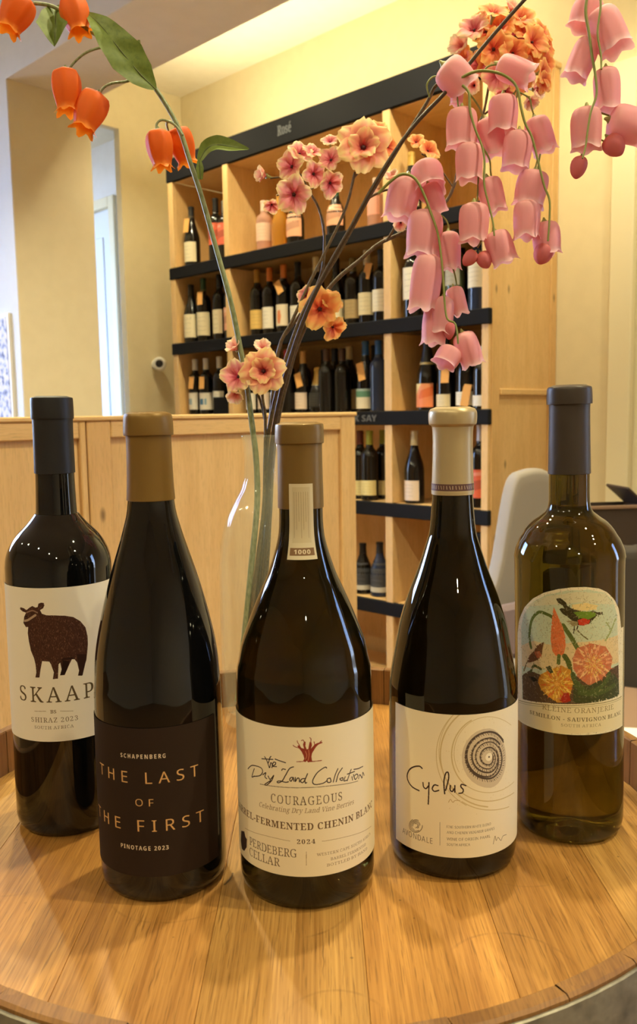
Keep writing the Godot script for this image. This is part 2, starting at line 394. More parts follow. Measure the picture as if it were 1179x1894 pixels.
	part("mount", lathe_mesh([Vector2(0.0, 0.0), Vector2(0.028, 0.0), Vector2(0.030, 0.004), Vector2(0.022, 0.012), Vector2(0.0, 0.014)], 24), M.white_plastic, sc).rotation = Vector3(PI * 0.5, 0, 0)
	var ball := part("body", lathe_mesh([Vector2(0.0, -0.028), Vector2(0.016, -0.025), Vector2(0.030, -0.016), Vector2(0.038, 0.0), Vector2(0.039, 0.018), Vector2(0.036, 0.034), Vector2(0.029, 0.042), Vector2(0.024, 0.0425), Vector2(0.023, 0.040), Vector2(0.0, 0.040)], 28), M.white_plastic, sc, Vector3(0, 0, 0.042))
	ball.rotation = Vector3(PI * 0.5, 0, 0); ball.rotation.y = -0.7
	part("lens", lathe_mesh([Vector2(0.0, 0.0395), Vector2(0.021, 0.0395), Vector2(0.021, 0.0425), Vector2(0.015, 0.044), Vector2(0.0, 0.045)], 24), M.black_plastic, ball)
	# dark framed print at the edge of the pier
	var pic := room_thing("wall_print", "dark blotchy print hanging on the white wall, cut by the frame edge", "picture", Vector3(-1.86, 1.38, 0.970))
	box_part("frame", Vector3(-0.18, -0.26, 0.0), Vector3(0.18, 0.26, 0.014), M.white_plastic, pic, 0.003)
	var pm := tmat("print_ink", tex(mottle_image(91, 128, [Color8(60, 58, 84), Color8(120, 116, 140), Color8(206, 200, 204), Color8(214, 196, 184), Color8(226, 222, 220)], 9.0)), Vector3(3, 3, 3), Color(1, 1, 1), 0.6)
	box_part("sheet", Vector3(-0.165, -0.245, 0.014), Vector3(0.165, 0.245, 0.016), pm, pic, 0.0005)

func window(called: String, lo: Vector3, hi: Vector3, panes: int):
	var o := Node3D.new(); o.name = called; add_child(o, true); o.transform = RT; o.set_meta("kind", "structure")
	var along_z := (hi.x - lo.x) < (hi.z - lo.z)
	var f := 0.05
	if not M.has("window_pane"):
		var g := mat("window_pane", Color(0.95, 0.97, 0.97, 0.06), 0.01); g.transparency = BaseMaterial3D.TRANSPARENCY_ALPHA
		var g2 := mat("tinted_pane", Color(0.50, 0.52, 0.54, 0.40), 0.05); g2.transparency = BaseMaterial3D.TRANSPARENCY_ALPHA
	var a := lo.z if along_z else lo.x; var b := hi.z if along_z else hi.x
	var mid := (lo.x + hi.x) * 0.5 if along_z else (lo.z + hi.z) * 0.5
	var put := func(nm: String, a0: float, a1: float, y0: float, y1: float, t: float, m: Material):
		var p0 := Vector3(mid - t, y0, a0) if along_z else Vector3(a0, y0, mid - t)
		var p1 := Vector3(mid + t, y1, a1) if along_z else Vector3(a1, y1, mid + t)
		box_part(nm, p0, p1, m, o, 0.002)
	put.call("window_frame", a, b, lo.y, lo.y + f, 0.03, M.door_paint); put.call("window_frame", a, b, hi.y - f, hi.y, 0.03, M.door_paint)
	for i in panes + 1:
		var c := lerpf(a + f * 0.5, b - f * 0.5, float(i) / panes)
		put.call("window_frame", c - f * 0.5, c + f * 0.5, lo.y + f, hi.y - f, 0.03, M.door_paint)
	for i in panes:
		var c0 := lerpf(a + f * 0.5, b - f * 0.5, float(i) / panes) + f * 0.5; var c1 := lerpf(a + f * 0.5, b - f * 0.5, float(i + 1) / panes) - f * 0.5
		put.call("pane", c0, c1, lo.y + f, hi.y - f, 0.002, M.window_pane if called != "window_2" else M.tinted_pane)

func hall_door():
	var d := Node3D.new(); d.name = "door_2"; add_child(d, true); d.transform = RT; d.set_meta("kind", "structure")
	box_part("casing", Vector3(-3.365, 0, -0.62), Vector3(-3.30, 2.66, -0.575), M.trim_paint, d, 0.004)
	box_part("casing", Vector3(-4.25, 0, -0.62), Vector3(-4.185, 2.66, -0.575), M.trim_paint, d, 0.004)
	box_part("casing", Vector3(-4.185, 2.595, -0.62), Vector3(-3.365, 2.66, -0.575), M.trim_paint, d, 0.004)
	box_part("leaf", Vector3(-4.249, 0.005, -0.70), Vector3(-3.301, 2.659, -0.621), M.door_paint, d, 0.003)
	for y in [[0.18, 1.05], [1.2, 2.42]]:
		box_part("door_panel", Vector3(-4.05, y[0], -0.621), Vector3(-3.50, y[1], -0.611), M.door_paint, d, 0.004)
	box_part("handle", Vector3(-3.46, 1.02, -0.621), Vector3(-3.43, 1.06, -0.56), M.brushed_steel, d, 0.004)

# ================================================================ lamps
func spot_lamp(at: Vector3, aim: Vector3, energy: float, angle: float, label: String, col := WARM):
	var o := room_thing("ceiling_spotlight", label, "lamp", at, 0.0, "ceiling spotlights of the shop")
	var dir := (aim - at).normalized()
	part("ceiling_plate", lathe_mesh([Vector2(0, -0.012), Vector2(0.045, -0.012), Vector2(0.05, -0.006), Vector2(0.05, 0.0), Vector2(0, 0)], 24), M.white_plastic, o)
	part("arm", lathe_mesh([Vector2(0, -0.07), Vector2(0.008, -0.07), Vector2(0.008, -0.01), Vector2(0, -0.01)], 12), M.white_plastic, o)
	var h := Node3D.new(); h.name = "head"; o.add_child(h, true); h.position = Vector3(0, -0.10, 0)
	h.basis = Basis.looking_at(dir, Vector3(0.1, 0.2, 1.0))
	var can := part("can", lathe_mesh([Vector2(0.0, -0.06), Vector2(0.030, -0.058), Vector2(0.038, -0.045), Vector2(0.038, 0.055), Vector2(0.034, 0.055), Vector2(0.034, 0.02), Vector2(0.0, 0.02)], 24), M.white_plastic, h)
	can.rotation = Vector3(-PI * 0.5, 0, 0)
	if not M.has("lamp_lens"):
		var g := mat("lamp_lens", Color(1, 1, 1), 0.4); g.emission_enabled = true; g.emission = WARM; g.emission_energy_multiplier = 40.0
	var lens := part("lamp_lens", lathe_mesh([Vector2(0, 0.024), Vector2(0.030, 0.024), Vector2(0.031, 0.030), Vector2(0.0, 0.034)], 20), M.lamp_lens, h)
	lens.rotation = Vector3(-PI * 0.5, 0, 0)
	var l := SpotLight3D.new(); l.name = "beam"; l.light_color = col; l.light_energy = energy; l.spot_angle = angle; l.spot_angle_attenuation = 0.6; l.spot_range = 14.0; l.spot_attenuation = 2.0
	l.light_size = 0.03; l.shadow_enabled = true; l.position = Vector3(0, 0, -0.062); h.add_child(l)

func build_lights():
	var n := 0
	var words := ["first", "second", "third", "fourth", "fifth", "sixth"]
	for i in 5:
		var x := -0.9 + i * 1.05
		spot_lamp(Vector3(x, 3.01, 1.75), Vector3(x + 0.02, 0.0, 1.95), 3.7, 62.0, "%s white ceiling spotlight of the row over the barrel" % words[i])
	for i in 5:
		var x := -1.2 + i * 1.25
		spot_lamp(Vector3(x, 3.01, 4.1), Vector3(x - 0.25, 0.0, 3.2), 1.9, 62.0, "%s white ceiling spotlight of the row across the shop" % words[i])
	for i in 4:
		var x := -1.75 + i * 0.62
		spot_lamp(Vector3(x, 3.01, 0.42), Vector3(x, 1.0, -0.1), 1.3, 60.0, "%s white ceiling spotlight of the row before the shelves" % words[i])
	for i in 2:  # two unseen lamps added to brighten the end panel and the wall beside it
		var x := 0.75 + i * 0.8
		spot_lamp(Vector3(x, 3.01, 0.42), Vector3(0.1, 1.0, -0.3), 1.6, 60.0, "%s unseen white ceiling spotlight added to brighten the pine end panel" % words[i])
	# warm light strip lying on top of the shelf unit
	var s := room_thing("light_strip", "warm light strip lying on top of the black shelf fascia", "lamp", Vector3(-0.95, 2.478, -0.12))
	box_part("profile", Vector3(-0.92, 0.0, -0.015), Vector3(0.92, 0.008, 0.015), M.white_plastic, s, 0.001)
	var g := mat("strip_light", Color(1, 1, 1), 0.5); g.emission_enabled = true; g.emission = WARM; g.emission_energy_multiplier = 6.0
	box_part("strip_light", Vector3(-0.91, 0.008, -0.010), Vector3(0.91, 0.012, 0.010), g, s, 0.001)
	var a := AreaLight3D.new(); a.name = "glow"; a.area_size = Vector2(1.82, 0.03); a.light_color = WARM; a.light_energy = 2.2; a.area_range = 8.0; a.shadow_enabled = true
	a.position = Vector3(0, 0.016, 0); a.rotation = Vector3(PI * 0.5, 0, 0); s.add_child(a)

# ================================================================ barrel
func build_barrel():
	var b := thing("wine_barrel", "oak wine barrel standing upright as a table, with a grey metal hoop round its rim", "barrel", P(-0.0176, 0, 0.617))
	var R := 0.2712
	# head boards
	var xs := [-0.2712, -0.212, -0.128, -0.049, 0.0395, 0.118, 0.196, 0.2712]
	var head := Node3D.new(); head.name = "head"; b.add_child(head, true)
	for i in xs.size() - 1:
		var x0: float = xs[i] + 0.00005; var x1: float = xs[i + 1] - 0.00005
		var top := []; var N := 14
		for k in N + 1:
			var x := lerpf(x0, x1, float(k) / N); top.append(Vector2(x, -sqrt(maxf(R * R - x * x, 0.0))))
		for k in N + 1:
			var x := lerpf(x1, x0, float(k) / N); top.append(Vector2(x, sqrt(maxf(R * R - x * x, 0.0))))
		var mb := MB.new(); mb.uv2_size = 0.5424; var c := Vector2((x0 + x1) * 0.5, 0)
		var up := []; var mid := []; var dn := []
		for q in top:
			var ins := Vector2(clampf(q.x, x0 + 0.00022, x1 - 0.00022), q.y * 0.9985)
			up.append(Vector3(ins.x, T, ins.y)); mid.append(Vector3(q.x, T - 0.0004, q.y)); dn.append(Vector3(q.x, T - 0.022, q.y))
		mb.face(up, Vector3.UP); mb.face(dn, Vector3.DOWN)
		for k in top.size():
			var j := (k + 1) % top.size()
			if top[k].distance_to(top[j]) < 1e-6: continue
			var o3 := Vector3((top[k].x + top[j].x) * 0.5 - c.x, 0, (top[k].y + top[j].y) * 0.5)
			mb.face([up[k], up[j], mid[j], mid[k]], o3 + Vector3(0, 0.05, 0)); mb.face([mid[k], mid[j], dn[j], dn[k]], o3)
		part("plank", mb.done(), M["oak_%d" % [0, 2, 4, 0, 2, 1, 0][i]], head)
	# staves
	var n := 30; var rg := RandomNumberGenerator.new(); rg.seed = 12
	var cuts := [0.0]
	for i in n: cuts.append(cuts[i] + rg.randf_range(0.75, 1.25))
	var outer := func(y: float) -> float: return 0.335 - 0.0535 * pow((y - 0.468) / 0.468, 2.0)
	for i in n:
		var a0: float = cuts[i] / cuts[n] * TAU + 0.0012; var a1: float = cuts[i + 1] / cuts[n] * TAU - 0.0012
		var prof := []
		for k in 11:
			var y: float = 0.0 + (T + 0.036) * k / 10.0
			prof.append(Vector2(outer.call(y), y))
		prof.append(Vector2(0.2796, T + 0.0372)); prof.append(Vector2(0.2722, T + 0.0372 + rg.randf_range(-0.0006, 0.0004))); prof.append(Vector2(0.2714, T + 0.0362)); prof.append(Vector2(0.2714, T + 0.012)); prof.append(Vector2(0.2716, T - 0.03))
		for k in 9:
			var y: float = (T - 0.05) * (1.0 - k / 8.0); prof.append(Vector2(outer.call(y) - 0.0135, y))
		var mb := MB.new()
		for k in prof.size():
			var p: Vector2 = prof[k]; var q: Vector2 = prof[(k + 1) % prof.size()]
			var d := Vector2(q.y - p.y, -(q.x - p.x)).normalized()
			for s in 3:
				var b0 := lerpf(a0, a1, s / 3.0); var b1 := lerpf(a0, a1, (s + 1) / 3.0); var bm := (b0 + b1) * 0.5
				mb.face([Vector3(p.x * sin(b0), p.y, p.x * cos(b0)), Vector3(p.x * sin(b1), p.y, p.x * cos(b1)), Vector3(q.x * sin(b1), q.y, q.x * cos(b1)), Vector3(q.x * sin(b0), q.y, q.x * cos(b0))], Vector3(d.x * sin(bm), d.y, d.x * cos(bm)))
		for e in [[a0, -1.0], [a1, 1.0]]:
			var t3: Vector3 = Vector3(cos(e[0]), 0, -sin(e[0])) * e[1]
			for k in range(0, 10):
				var p: Vector2 = prof[k]; var q: Vector2 = prof[k + 1]
				mb.face([Vector3(p.x * sin(e[0]), p.y, p.x * cos(e[0])), Vector3(q.x * sin(e[0]), q.y, q.x * cos(e[0])), Vector3((q.x - 0.007) * sin(e[0]), q.y, (q.x - 0.007) * cos(e[0])), Vector3((p.x - 0.007) * sin(e[0]), p.y, (p.x - 0.007) * cos(e[0]))], t3)
		part("stave", mb.done(), M["stave_%d" % (rg.randi() % 5)], b)
	for h in [[T - 0.040, T + 0.0345], [T - 0.20, T - 0.155], [T - 0.36, T - 0.315], [0.27, 0.315], [0.11, 0.155], [0.0, 0.06]]:
		var pr := []
		for k in 5:
			var y := lerpf(h[0], h[1], k / 4.0); pr.append(Vector2(outer.call(y) + 0.0022, y))
		pr.append(Vector2(outer.call(h[1]) + 0.0014, h[1] + 0.0006)); pr.append(Vector2(outer.call(h[1]) + 0.0002, h[1] + 0.0002))
		var hoop := part("hoop", lathe_mesh(pr, 96), M.zinc, b)

# ================================================================ shelf unit
func build_shelf_unit():
	var s := room_thing("shelf_unit", "tall pine wine shelf unit with black shelf edges, three bays of bottles", "shelf unit")
	var tops := [2.475, 1.945, 1.57, 1.21, 0.84, 0.43]
	var bays := [[-1.86, -1.468], [-1.432, -0.490], [-0.452, -0.03]]
	box_part("back_panel", Vector3(-1.90, 0, -0.42), Vector3(-0.03, 2.475, -0.40), M.shelf_back, s)
	box_part("side_panel", Vector3(-1.90, 0.0, -0.40), Vector3(-1.86, 2.36, -0.0185), M.pine_v2, s)
	# shelves, each with its black front strip
	for i in tops.size():
		var y: float = tops[i]
		if i == 0:
			box_part("top_board", Vector3(-1.86, 2.362, -0.40), Vector3(-0.03, 2.392, -0.018), M.shelf_wood, s)
			var f := box_part("fascia", Vector3(-1.905, 2.362, -0.018), Vector3(0.006, y, 0.004), M.black_board, s, 0.003)
			var tm := text_mesh("Rosé", "serifb", 0.085, 0.045); part("lettering", tm, M.chalk_paint, f, Vector3(-1.037 + 0.9495, 2.424 - (2.362 + y) * 0.5, 0.0116))
		else:
			var bd := box_part("shelf", Vector3(-1.86, y - 0.030, -0.40), Vector3(-0.03, y, -0.018), M.shelf_wood, s)
			var st := box_part("front_strip", Vector3(-1.905, y - 0.055, -0.018), Vector3(0.006, y + 0.001, 0.004), M.black_board, bd, 0.003)
			st.position -= bd.position
			if i == 3:
				part("lettering", text_mesh("SPARK SAY", "sansb", 0.235, 0.026), M.chalk_paint, st, Vector3(-0.645 + 0.9495, 0.0, 0.0116))
	# uprights, cut at every shelf
	for i in tops.size():
		var y1: float = 2.362 if i == 0 else tops[i] - 0.055
		var y0: float = (tops[i + 1] + 0.001) if i + 1 < tops.size() else 0.0
		for x in [[-1.90, -1.86], [-1.468, -1.432], [-0.490, -0.452]]:
			box_part("upright", Vector3(x[0], y0, -0.018 if x[0] < -1.8 else -0.40), Vector3(x[1], y1, 0.0), M.pine_v, s, 0.0015)
	# framed pine end panel that faces the shop
	box_part("end_panel", Vector3(-0.03, 0.0, -0.468), Vector3(-0.006, 2.50, -0.0185), M.pine_v, s)
	box_part("end_frame", Vector3(-0.006, 0.0, -0.07), Vector3(0.004, 2.50, -0.0185), M.pine_v2, s)
	box_part("end_frame", Vector3(-0.006, 0.0, -0.468), Vector3(0.006, 2.50, -0.425), M.pine_v2, s)
	box_part("end_frame", Vector3(-0.006, 1.285, -0.425), Vector3(0.001, 2.50, -0.07), M.pine_v, s, 0.001)
	box_part("end_frame", Vector3(-0.006, 1.262, -0.425), Vector3(0.012, 1.285, -0.07), M.pine_h, s, 0.003)
	box_part("end_frame", Vector3(-0.03, 2.50, -0.468), Vector3(0.014, 2.52, 0.0), M.pine_h, s, 0.003)
	box_part("end_frame", Vector3(-0.03, 0.0, -0.0185), Vector3(0.0, 2.36, -0.0015), M.pine_v, s, 0.0015)
	box_part("plinth", Vector3(-1.86, 0.0, -0.36), Vector3(-0.03, 0.08, -0.05), M.shelf_wood, s)

func text_mesh(t: String, face: String, width: float, height: float) -> ArrayMesh:
	var tm := TextMesh.new(); tm.text = t; tm.font = font(face); tm.font_size = 48; tm.depth = 2.0; tm.pixel_size = 1.0; tm.curve_step = 1.0
	var a := tm.get_mesh_arrays(); var bb := tm.get_aabb()
	var pv: PackedVector3Array = a[Mesh.ARRAY_VERTEX]
	for i in pv.size():
		var p := pv[i] - bb.get_center(); pv[i] = Vector3(p.x * width / bb.size.x, p.y * height / bb.size.y, p.z * 0.0008)
	a[Mesh.ARRAY_VERTEX] = pv; a[Mesh.ARRAY_TANGENT] = null
	var m := ArrayMesh.new(); m.add_surface_from_arrays(Mesh.PRIMITIVE_TRIANGLES, a); return m
var fonts := {}
func font(face: String) -> Font:
	if not fonts.has(face):
		var f := SystemFont.new(); f.font_names = ["Droid Serif" if face.begins_with("serif") else "Droid Sans"]; f.font_weight = 700 if face.ends_with("b") else 400; fonts[face] = f
	return fonts[face]

# ================================================================ counter
func build_counter():
	var c := room_thing("pine_counter", "long pine counter with framed front panels standing before the shelves", "counter", Vector3(0.096, 0, 0.82))
	var L := 2.3; var H := 1.196
	box_part("carcass", Vector3(-0.45, 0.0, 0.004), Vector3(-0.020, H, L), M.pine_v2, c)
	box_part("worktop", Vector3(-0.46, H, -0.004), Vector3(0.004, H + 0.011, L), M.pine_h, c, 0.003)
	# frames: local z runs along the front
	var fr := func(z0: float, z1: float, y0: float, y1: float, m: Material, nm: String): box_part(nm, Vector3(-0.020, y0, z0), Vector3(0.0, y1, z1), m, c, 0.0025)
	fr.call(0.0, 0.060, 0.0, H, M.pine_v, "stile"); fr.call(0.807, 0.866, 0.0, H, M.pine_v2, "stile"); fr.call(0.869, 0.884, 0.0, H, M.pine_v, "stile"); fr.call(1.86, 1.92, 0.0, H, M.pine_v, "stile")
	for z in [[0.061, 0.806], [0.885, 1.859], [1.921, 2.30]]:
		fr.call(z[0], z[1], 1.158, H, M.pine_h, "rail"); fr.call(z[0], z[1], 0.0, 0.09, M.pine_h, "rail")
		box_part("front_panel", Vector3(-0.020, 0.09, z[0]), Vector3(-0.011, 1.158, z[1]), M.pine_v, c, 0.001)

# ================================================================ bottles on the shelves
const CAPS := {"black": [24, 22, 24], "grey": [110, 108, 104], "green": [40, 74, 48], "bronze": [168, 124, 44], "orange": [206, 116, 44], "ivory": [216, 200, 158], "olive": [110, 100, 66], "gold": [190, 150, 70], "white": [214, 208, 198], "red": [170, 40, 40],
	"tan": [200, 150, 84], "brown": [70, 44, 30], "navy": [34, 40, 62], "blue": [40, 84, 138], "maroon": [104, 50, 40], "lime": [150, 150, 50], "clear": [226, 196, 176], "amber": [196, 140, 60]}
const LABS := {"cream": [222, 210, 178], "orange": [214, 96, 60], "coral": [226, 110, 84], "pale": [226, 190, 166], "peach": [232, 168, 134], "pink": [226, 162, 142], "yellow": [220, 184, 106], "white": [230, 224, 210], "figure": [228, 214, 190], "tan": [170, 148, 108],
	"grey": [170, 168, 158], "square": [226, 220, 206], "blush": [228, 208, 192], "charcoal": [52, 52, 50], "band": [228, 220, 200], "sunset": [232, 150, 104], "lemon": [226, 210, 150], "slate": [64, 66, 72]}
const ORD := ["first", "second", "third", "fourth", "fifth", "sixth", "seventh", "eighth", "ninth", "tenth", "eleventh", "twelfth", "thirteenth", "fourteenth", "fifteenth", "sixteenth", "seventeenth", "eighteenth", "nineteenth", "twentieth", "twenty-first"]
func shelf_profile(kind: String) -> Array:                        # radius in metres, height as a share of the whole
	if kind == "bordeaux": return [[0.0, 0.012], [0.026, 0.003], [0.033, 0.0], [0.0368, 0.012], [0.0372, 0.05], [0.0372, 0.60], [0.0362, 0.645], [0.0322, 0.69], [0.0250, 0.725], [0.0178, 0.752], [0.0150, 0.785], [0.0138, 0.86], [0.0134, 0.945], [0.0146, 0.95], [0.0146, 0.99], [0.012, 1.0], [0.0, 1.0]]
	if kind == "burgundy": return [[0.0, 0.012], [0.028, 0.003], [0.036, 0.0], [0.0402, 0.012], [0.0405, 0.05], [0.0405, 0.42], [0.0390, 0.49], [0.0345, 0.56], [0.0280, 0.63], [0.0215, 0.70], [0.0165, 0.77], [0.0145, 0.84], [0.0136, 0.945], [0.0148, 0.95], [0.0148, 0.99], [0.012, 1.0], [0.0, 1.0]]
	return [[0.0, 0.012], [0.03, 0.003], [0.038, 0.0], [0.0425, 0.012], [0.043, 0.05], [0.0428, 0.36], [0.0405, 0.46], [0.0345, 0.55], [0.0275, 0.63], [0.0220, 0.71], [0.0185, 0.78], [0.0165, 0.85], [0.0160, 0.90], [0.0180, 0.92], [0.0182, 0.97], [0.014, 0.995], [0.0, 1.0]]
func profile_at(pr: Array, h: float) -> float:
	for i in range(3, pr.size() - 1):
		if h <= pr[i + 1].y: return lerpf(pr[i].x, pr[i + 1].x, clampf((h - pr[i].y) / maxf(pr[i + 1].y - pr[i].y, 1e-5), 0.0, 1.0))
	return pr[pr.size() - 1].x
func label_patch(r_of: Callable, a0: float, a1: float, h0: float, h1: float, rows := 1, cols := 24, over := 0.0004) -> ArrayMesh:   # printed side of a label that wraps round
	var mb := MB.new(); var g := []; var uvs := []
	for i in rows + 1:
		var h := lerpf(h0, h1, float(i) / rows); var r: float = r_of.call(h) + over; var row := []; var ur := []
		for j in cols + 1:
			var a := lerpf(a0, a1, float(j) / cols); row.append(Vector3(r * sin(a), h, r * cos(a))); ur.append(Vector2(float(j) / cols, 1.0 - float(i) / rows))
		g.append(row); uvs.append(ur)
	mb.grid(g, false, uvs)
	var mid: int = mb.n.size() / 2
	if mb.n[mid].dot(Vector3(mb.v[mid].x, 0, mb.v[mid].z)) < 0.0:
		for i in mb.n.size(): mb.n[i] = -mb.n[i]
		for k in range(0, mb.ix.size(), 3):
			var t := mb.ix[k + 1]; mb.ix[k + 1] = mb.ix[k + 2]; mb.ix[k + 2] = t
	return mb.done()
func shelf_label_mat(k: String) -> StandardMaterial3D:
	var key := "lab_" + k
	if M.has(key): return M[key]
	var base := Color8(LABS[k][0], LABS[k][1], LABS[k][2])
	var L := Lab.new(100.0, 100.0, 1.28, base); var rg := RandomNumberGenerator.new(); rg.seed = hash(k)
	if k == "sunset":
		L.poly([0, 0, 55, 0, 30, 40, 0, 60], Color8(238, 216, 158)); L.poly([50, 30, 100, 10, 100, 60, 60, 75, 40, 60], Color8(222, 112, 62)); L.poly([30, 70, 100, 50, 100, 100, 20, 100], Color8(230, 138, 92))
	elif k == "square": L.poly([20, 35, 48, 35, 48, 70, 20, 70], Color8(70, 120, 160)); L.poly([54, 35, 66, 35, 66, 70, 54, 70], Color8(120, 160, 184))
	elif k == "band": L.poly([0, 12, 100, 12, 100, 42, 0, 42], Color8(92, 140, 116)); L.poly([0, 0, 100, 0, 100, 12, 0, 12], Color8(160, 180, 176))
	elif k == "figure": L.poly([45, 30, 60, 25, 66, 55, 58, 90, 46, 88, 40, 60], Color8(214, 130, 84))
	elif k == "peach" or k == "orange" or k == "coral": L.poly([10, 45, 90, 30, 90, 60, 10, 80], base.darkened(0.18)); L.poly([20, 12, 60, 8, 62, 20, 20, 24], base.lightened(0.3))
	elif k == "slate": L.poly([0, 82, 100, 82, 100, 100, 0, 100], Color8(200, 196, 186))
	var ink := base.darkened(0.45) if base.v > 0.4 else base.lightened(0.45)
	for i in 4:
		var y := 20.0 + i * 18.0 + rg.randf() * 5.0; var pts := []; var x := 22.0 + rg.randf() * 8.0
		while x < 78.0: pts.append_array([x, y + rg.randf_range(-2.5, 2.5)]); x += 4.0
		if k in ["cream", "white", "blush", "yellow", "lemon", "tan", "grey", "charcoal", "slate", "pale"]: L.stroke(pts, 1.1, base.lerp(ink, 0.55))
	var m := mat(key, Color(1, 1, 1), 0.55); m.albedo_texture = tex(L.im); return m

func build_shelf_bottles():
	var rng := RandomNumberGenerator.new(); rng.seed = 5
	var count := {}
	var rowname := {1: "top shelf", 2: "second shelf", 3: "third shelf", 4: "fourth shelf", 5: "bottom shelf"}
	for e in SHELF_BOTTLES:
		var row: int = e[12]; count[row] = count.get(row, 0) + 1
		var o := room_thing("wine_bottle", "%s, %s along the %s" % [e[10], ORD[count[row] - 1], rowname[row]], "bottle", Vector3(e[1], e[2] + 0.001, e[3]), 0.0, "bottles on the " + rowname[row])
		shelf_bottle(o, e[0], e[4], e[5], e[6], e[7], e[8], e[9], rng.randf_range(-0.25, 0.45))
		if e[11].size() > 0: neck_tag(o, e[0], e[4], e[11])
	var sg := room_thing("chalk_sign", "small black sign card leaning before the bottles on the third shelf", "sign", Vector3(-1.545, 1.2115, -0.030), 0.35)
	box_part("card", Vector3(-0.055, 0.0, -0.003), Vector3(0.055, 0.082, 0.003), M.black_board, sg, 0.001)
	box_part("foot", Vector3(-0.03, 0.0, -0.02), Vector3(0.03, 0.004, -0.003), M.black_board, sg, 0.001)
	# plain dark bottles in the row behind
	var back := {}
	for q in [[2, -1.80], [2, -1.66], [2, -1.53], [2, -1.33], [2, -1.18], [2, -1.02], [2, -0.86], [2, -0.70], [2, -0.56], [2, -0.36], [2, -0.22], [2, -0.10], [3, -1.79], [3, -1.66], [3, -1.53], [3, -1.30], [3, -1.16], [3, -1.00], [3, -0.84], [3, -0.68], [3, -0.56], [3, -0.34], [3, -0.20], [3, -0.09]]:
		var y: float = {2: 1.57, 3: 1.21}[q[0]]
		back[q[0]] = back.get(q[0], 0) + 1
		var o := room_thing("wine_bottle", "plain dark bottle, %s along the shadowed back row of the %s" % [ORD[back[q[0]] - 1], rowname[q[0]]], "bottle", Vector3(q[1], y + 0.001, -0.345), 0.0, "back row of the " + rowname[q[0]])
		shelf_bottle(o, "bordeaux", 0.298, "dark", "black", "none", 0.02, 0.1, 0.0)

func shelf_bottle(o: Node3D, kind: String, H: float, glass_: String, cap: String, lab: String, l0: float, l1: float, turn: float):
	var key := "%s%.3f" % [kind, H]; var pr := []
	for q in shelf_profile(kind): pr.append(Vector2(q[0], q[1] * H))
	var capfrom := 0.80 if kind != "champagne" else 0.62
	if not meshes.has(key):
		meshes[key] = lathe_mesh(pr, 24)
		var cp := [Vector2(profile_at(pr, capfrom * H), capfrom * H)]
		for q in pr:
			if q.y > capfrom * H + 0.001: cp.append(Vector2(q.x + (0.0008 if q.x > 0.0 else 0.0), q.y + (0.0008 if q.y > H * 0.98 else 0.0)))
		cp[0].x += 0.0008
		meshes[key + "cap"] = lathe_mesh(cp, 20)
	part("glass", meshes[key], M["shelf_" + glass_], o)
	if not M.has("cap_" + cap): mat("cap_" + cap, Color8(CAPS[cap][0], CAPS[cap][1], CAPS[cap][2]), 0.4, 0.15)
	part("capsule", meshes[key + "cap"], M["cap_" + cap], o)
	if kind == "champagne":
		if not M.has("cap_collar"): mat("cap_collar", Color8(196, 176, 120), 0.4, 0.3)
		part("collar_band", lathe_mesh([Vector2(profile_at(pr, 0.60 * H) + 0.0006, 0.60 * H), Vector2(profile_at(pr, 0.63 * H) + 0.0012, 0.63 * H)], 20), M.cap_collar, o)
	if lab != "none":
		var a := 1.25
		part("label", label_patch(func(h): return profile_at(pr, h), turn - a, turn + a, l0, l1, 4, 14, 0.0005), shelf_label_mat(lab), o)
func neck_tag(o: Node3D, kind: String, H: float, t: Array):
	if not M.has("tag_card"): mat("tag_card", Color8(222, 164, 92), 0.7)
	var c := Vector3(0.0, 0, 0.026 if t[0] > 0.7 * H else 0.040)
	c.x = 0.016
	if t.size() > 3: c.x = clampf(0.016 + t[3], 0.008, 0.024)
	var m := part("neck_tag", cbox(Vector3(0.034, t[1], 0.0016), 0.0005), M.tag_card, o, c + Vector3(0, t[0], 0))
	m.rotation = Vector3(-0.12, 0.15, deg_to_rad(-t[2]))
	var pts := []
	for k in 9:
		var a := PI * (k / 8.0 - 0.5) * 1.6; pts.append(Vector3(0.0165 * sin(a), t[0] + t[1] * 0.5 + 0.012, 0.0165 * cos(a)))
	pts.append(c + Vector3(0, t[0] + t[1] * 0.5 - 0.003, 0.001))
	if not M.has("string"): mat("string", Color8(190, 160, 110), 0.8)
	part("string", tube_mesh(pts, 0.0007, 0.0007, 5), M.string, o)
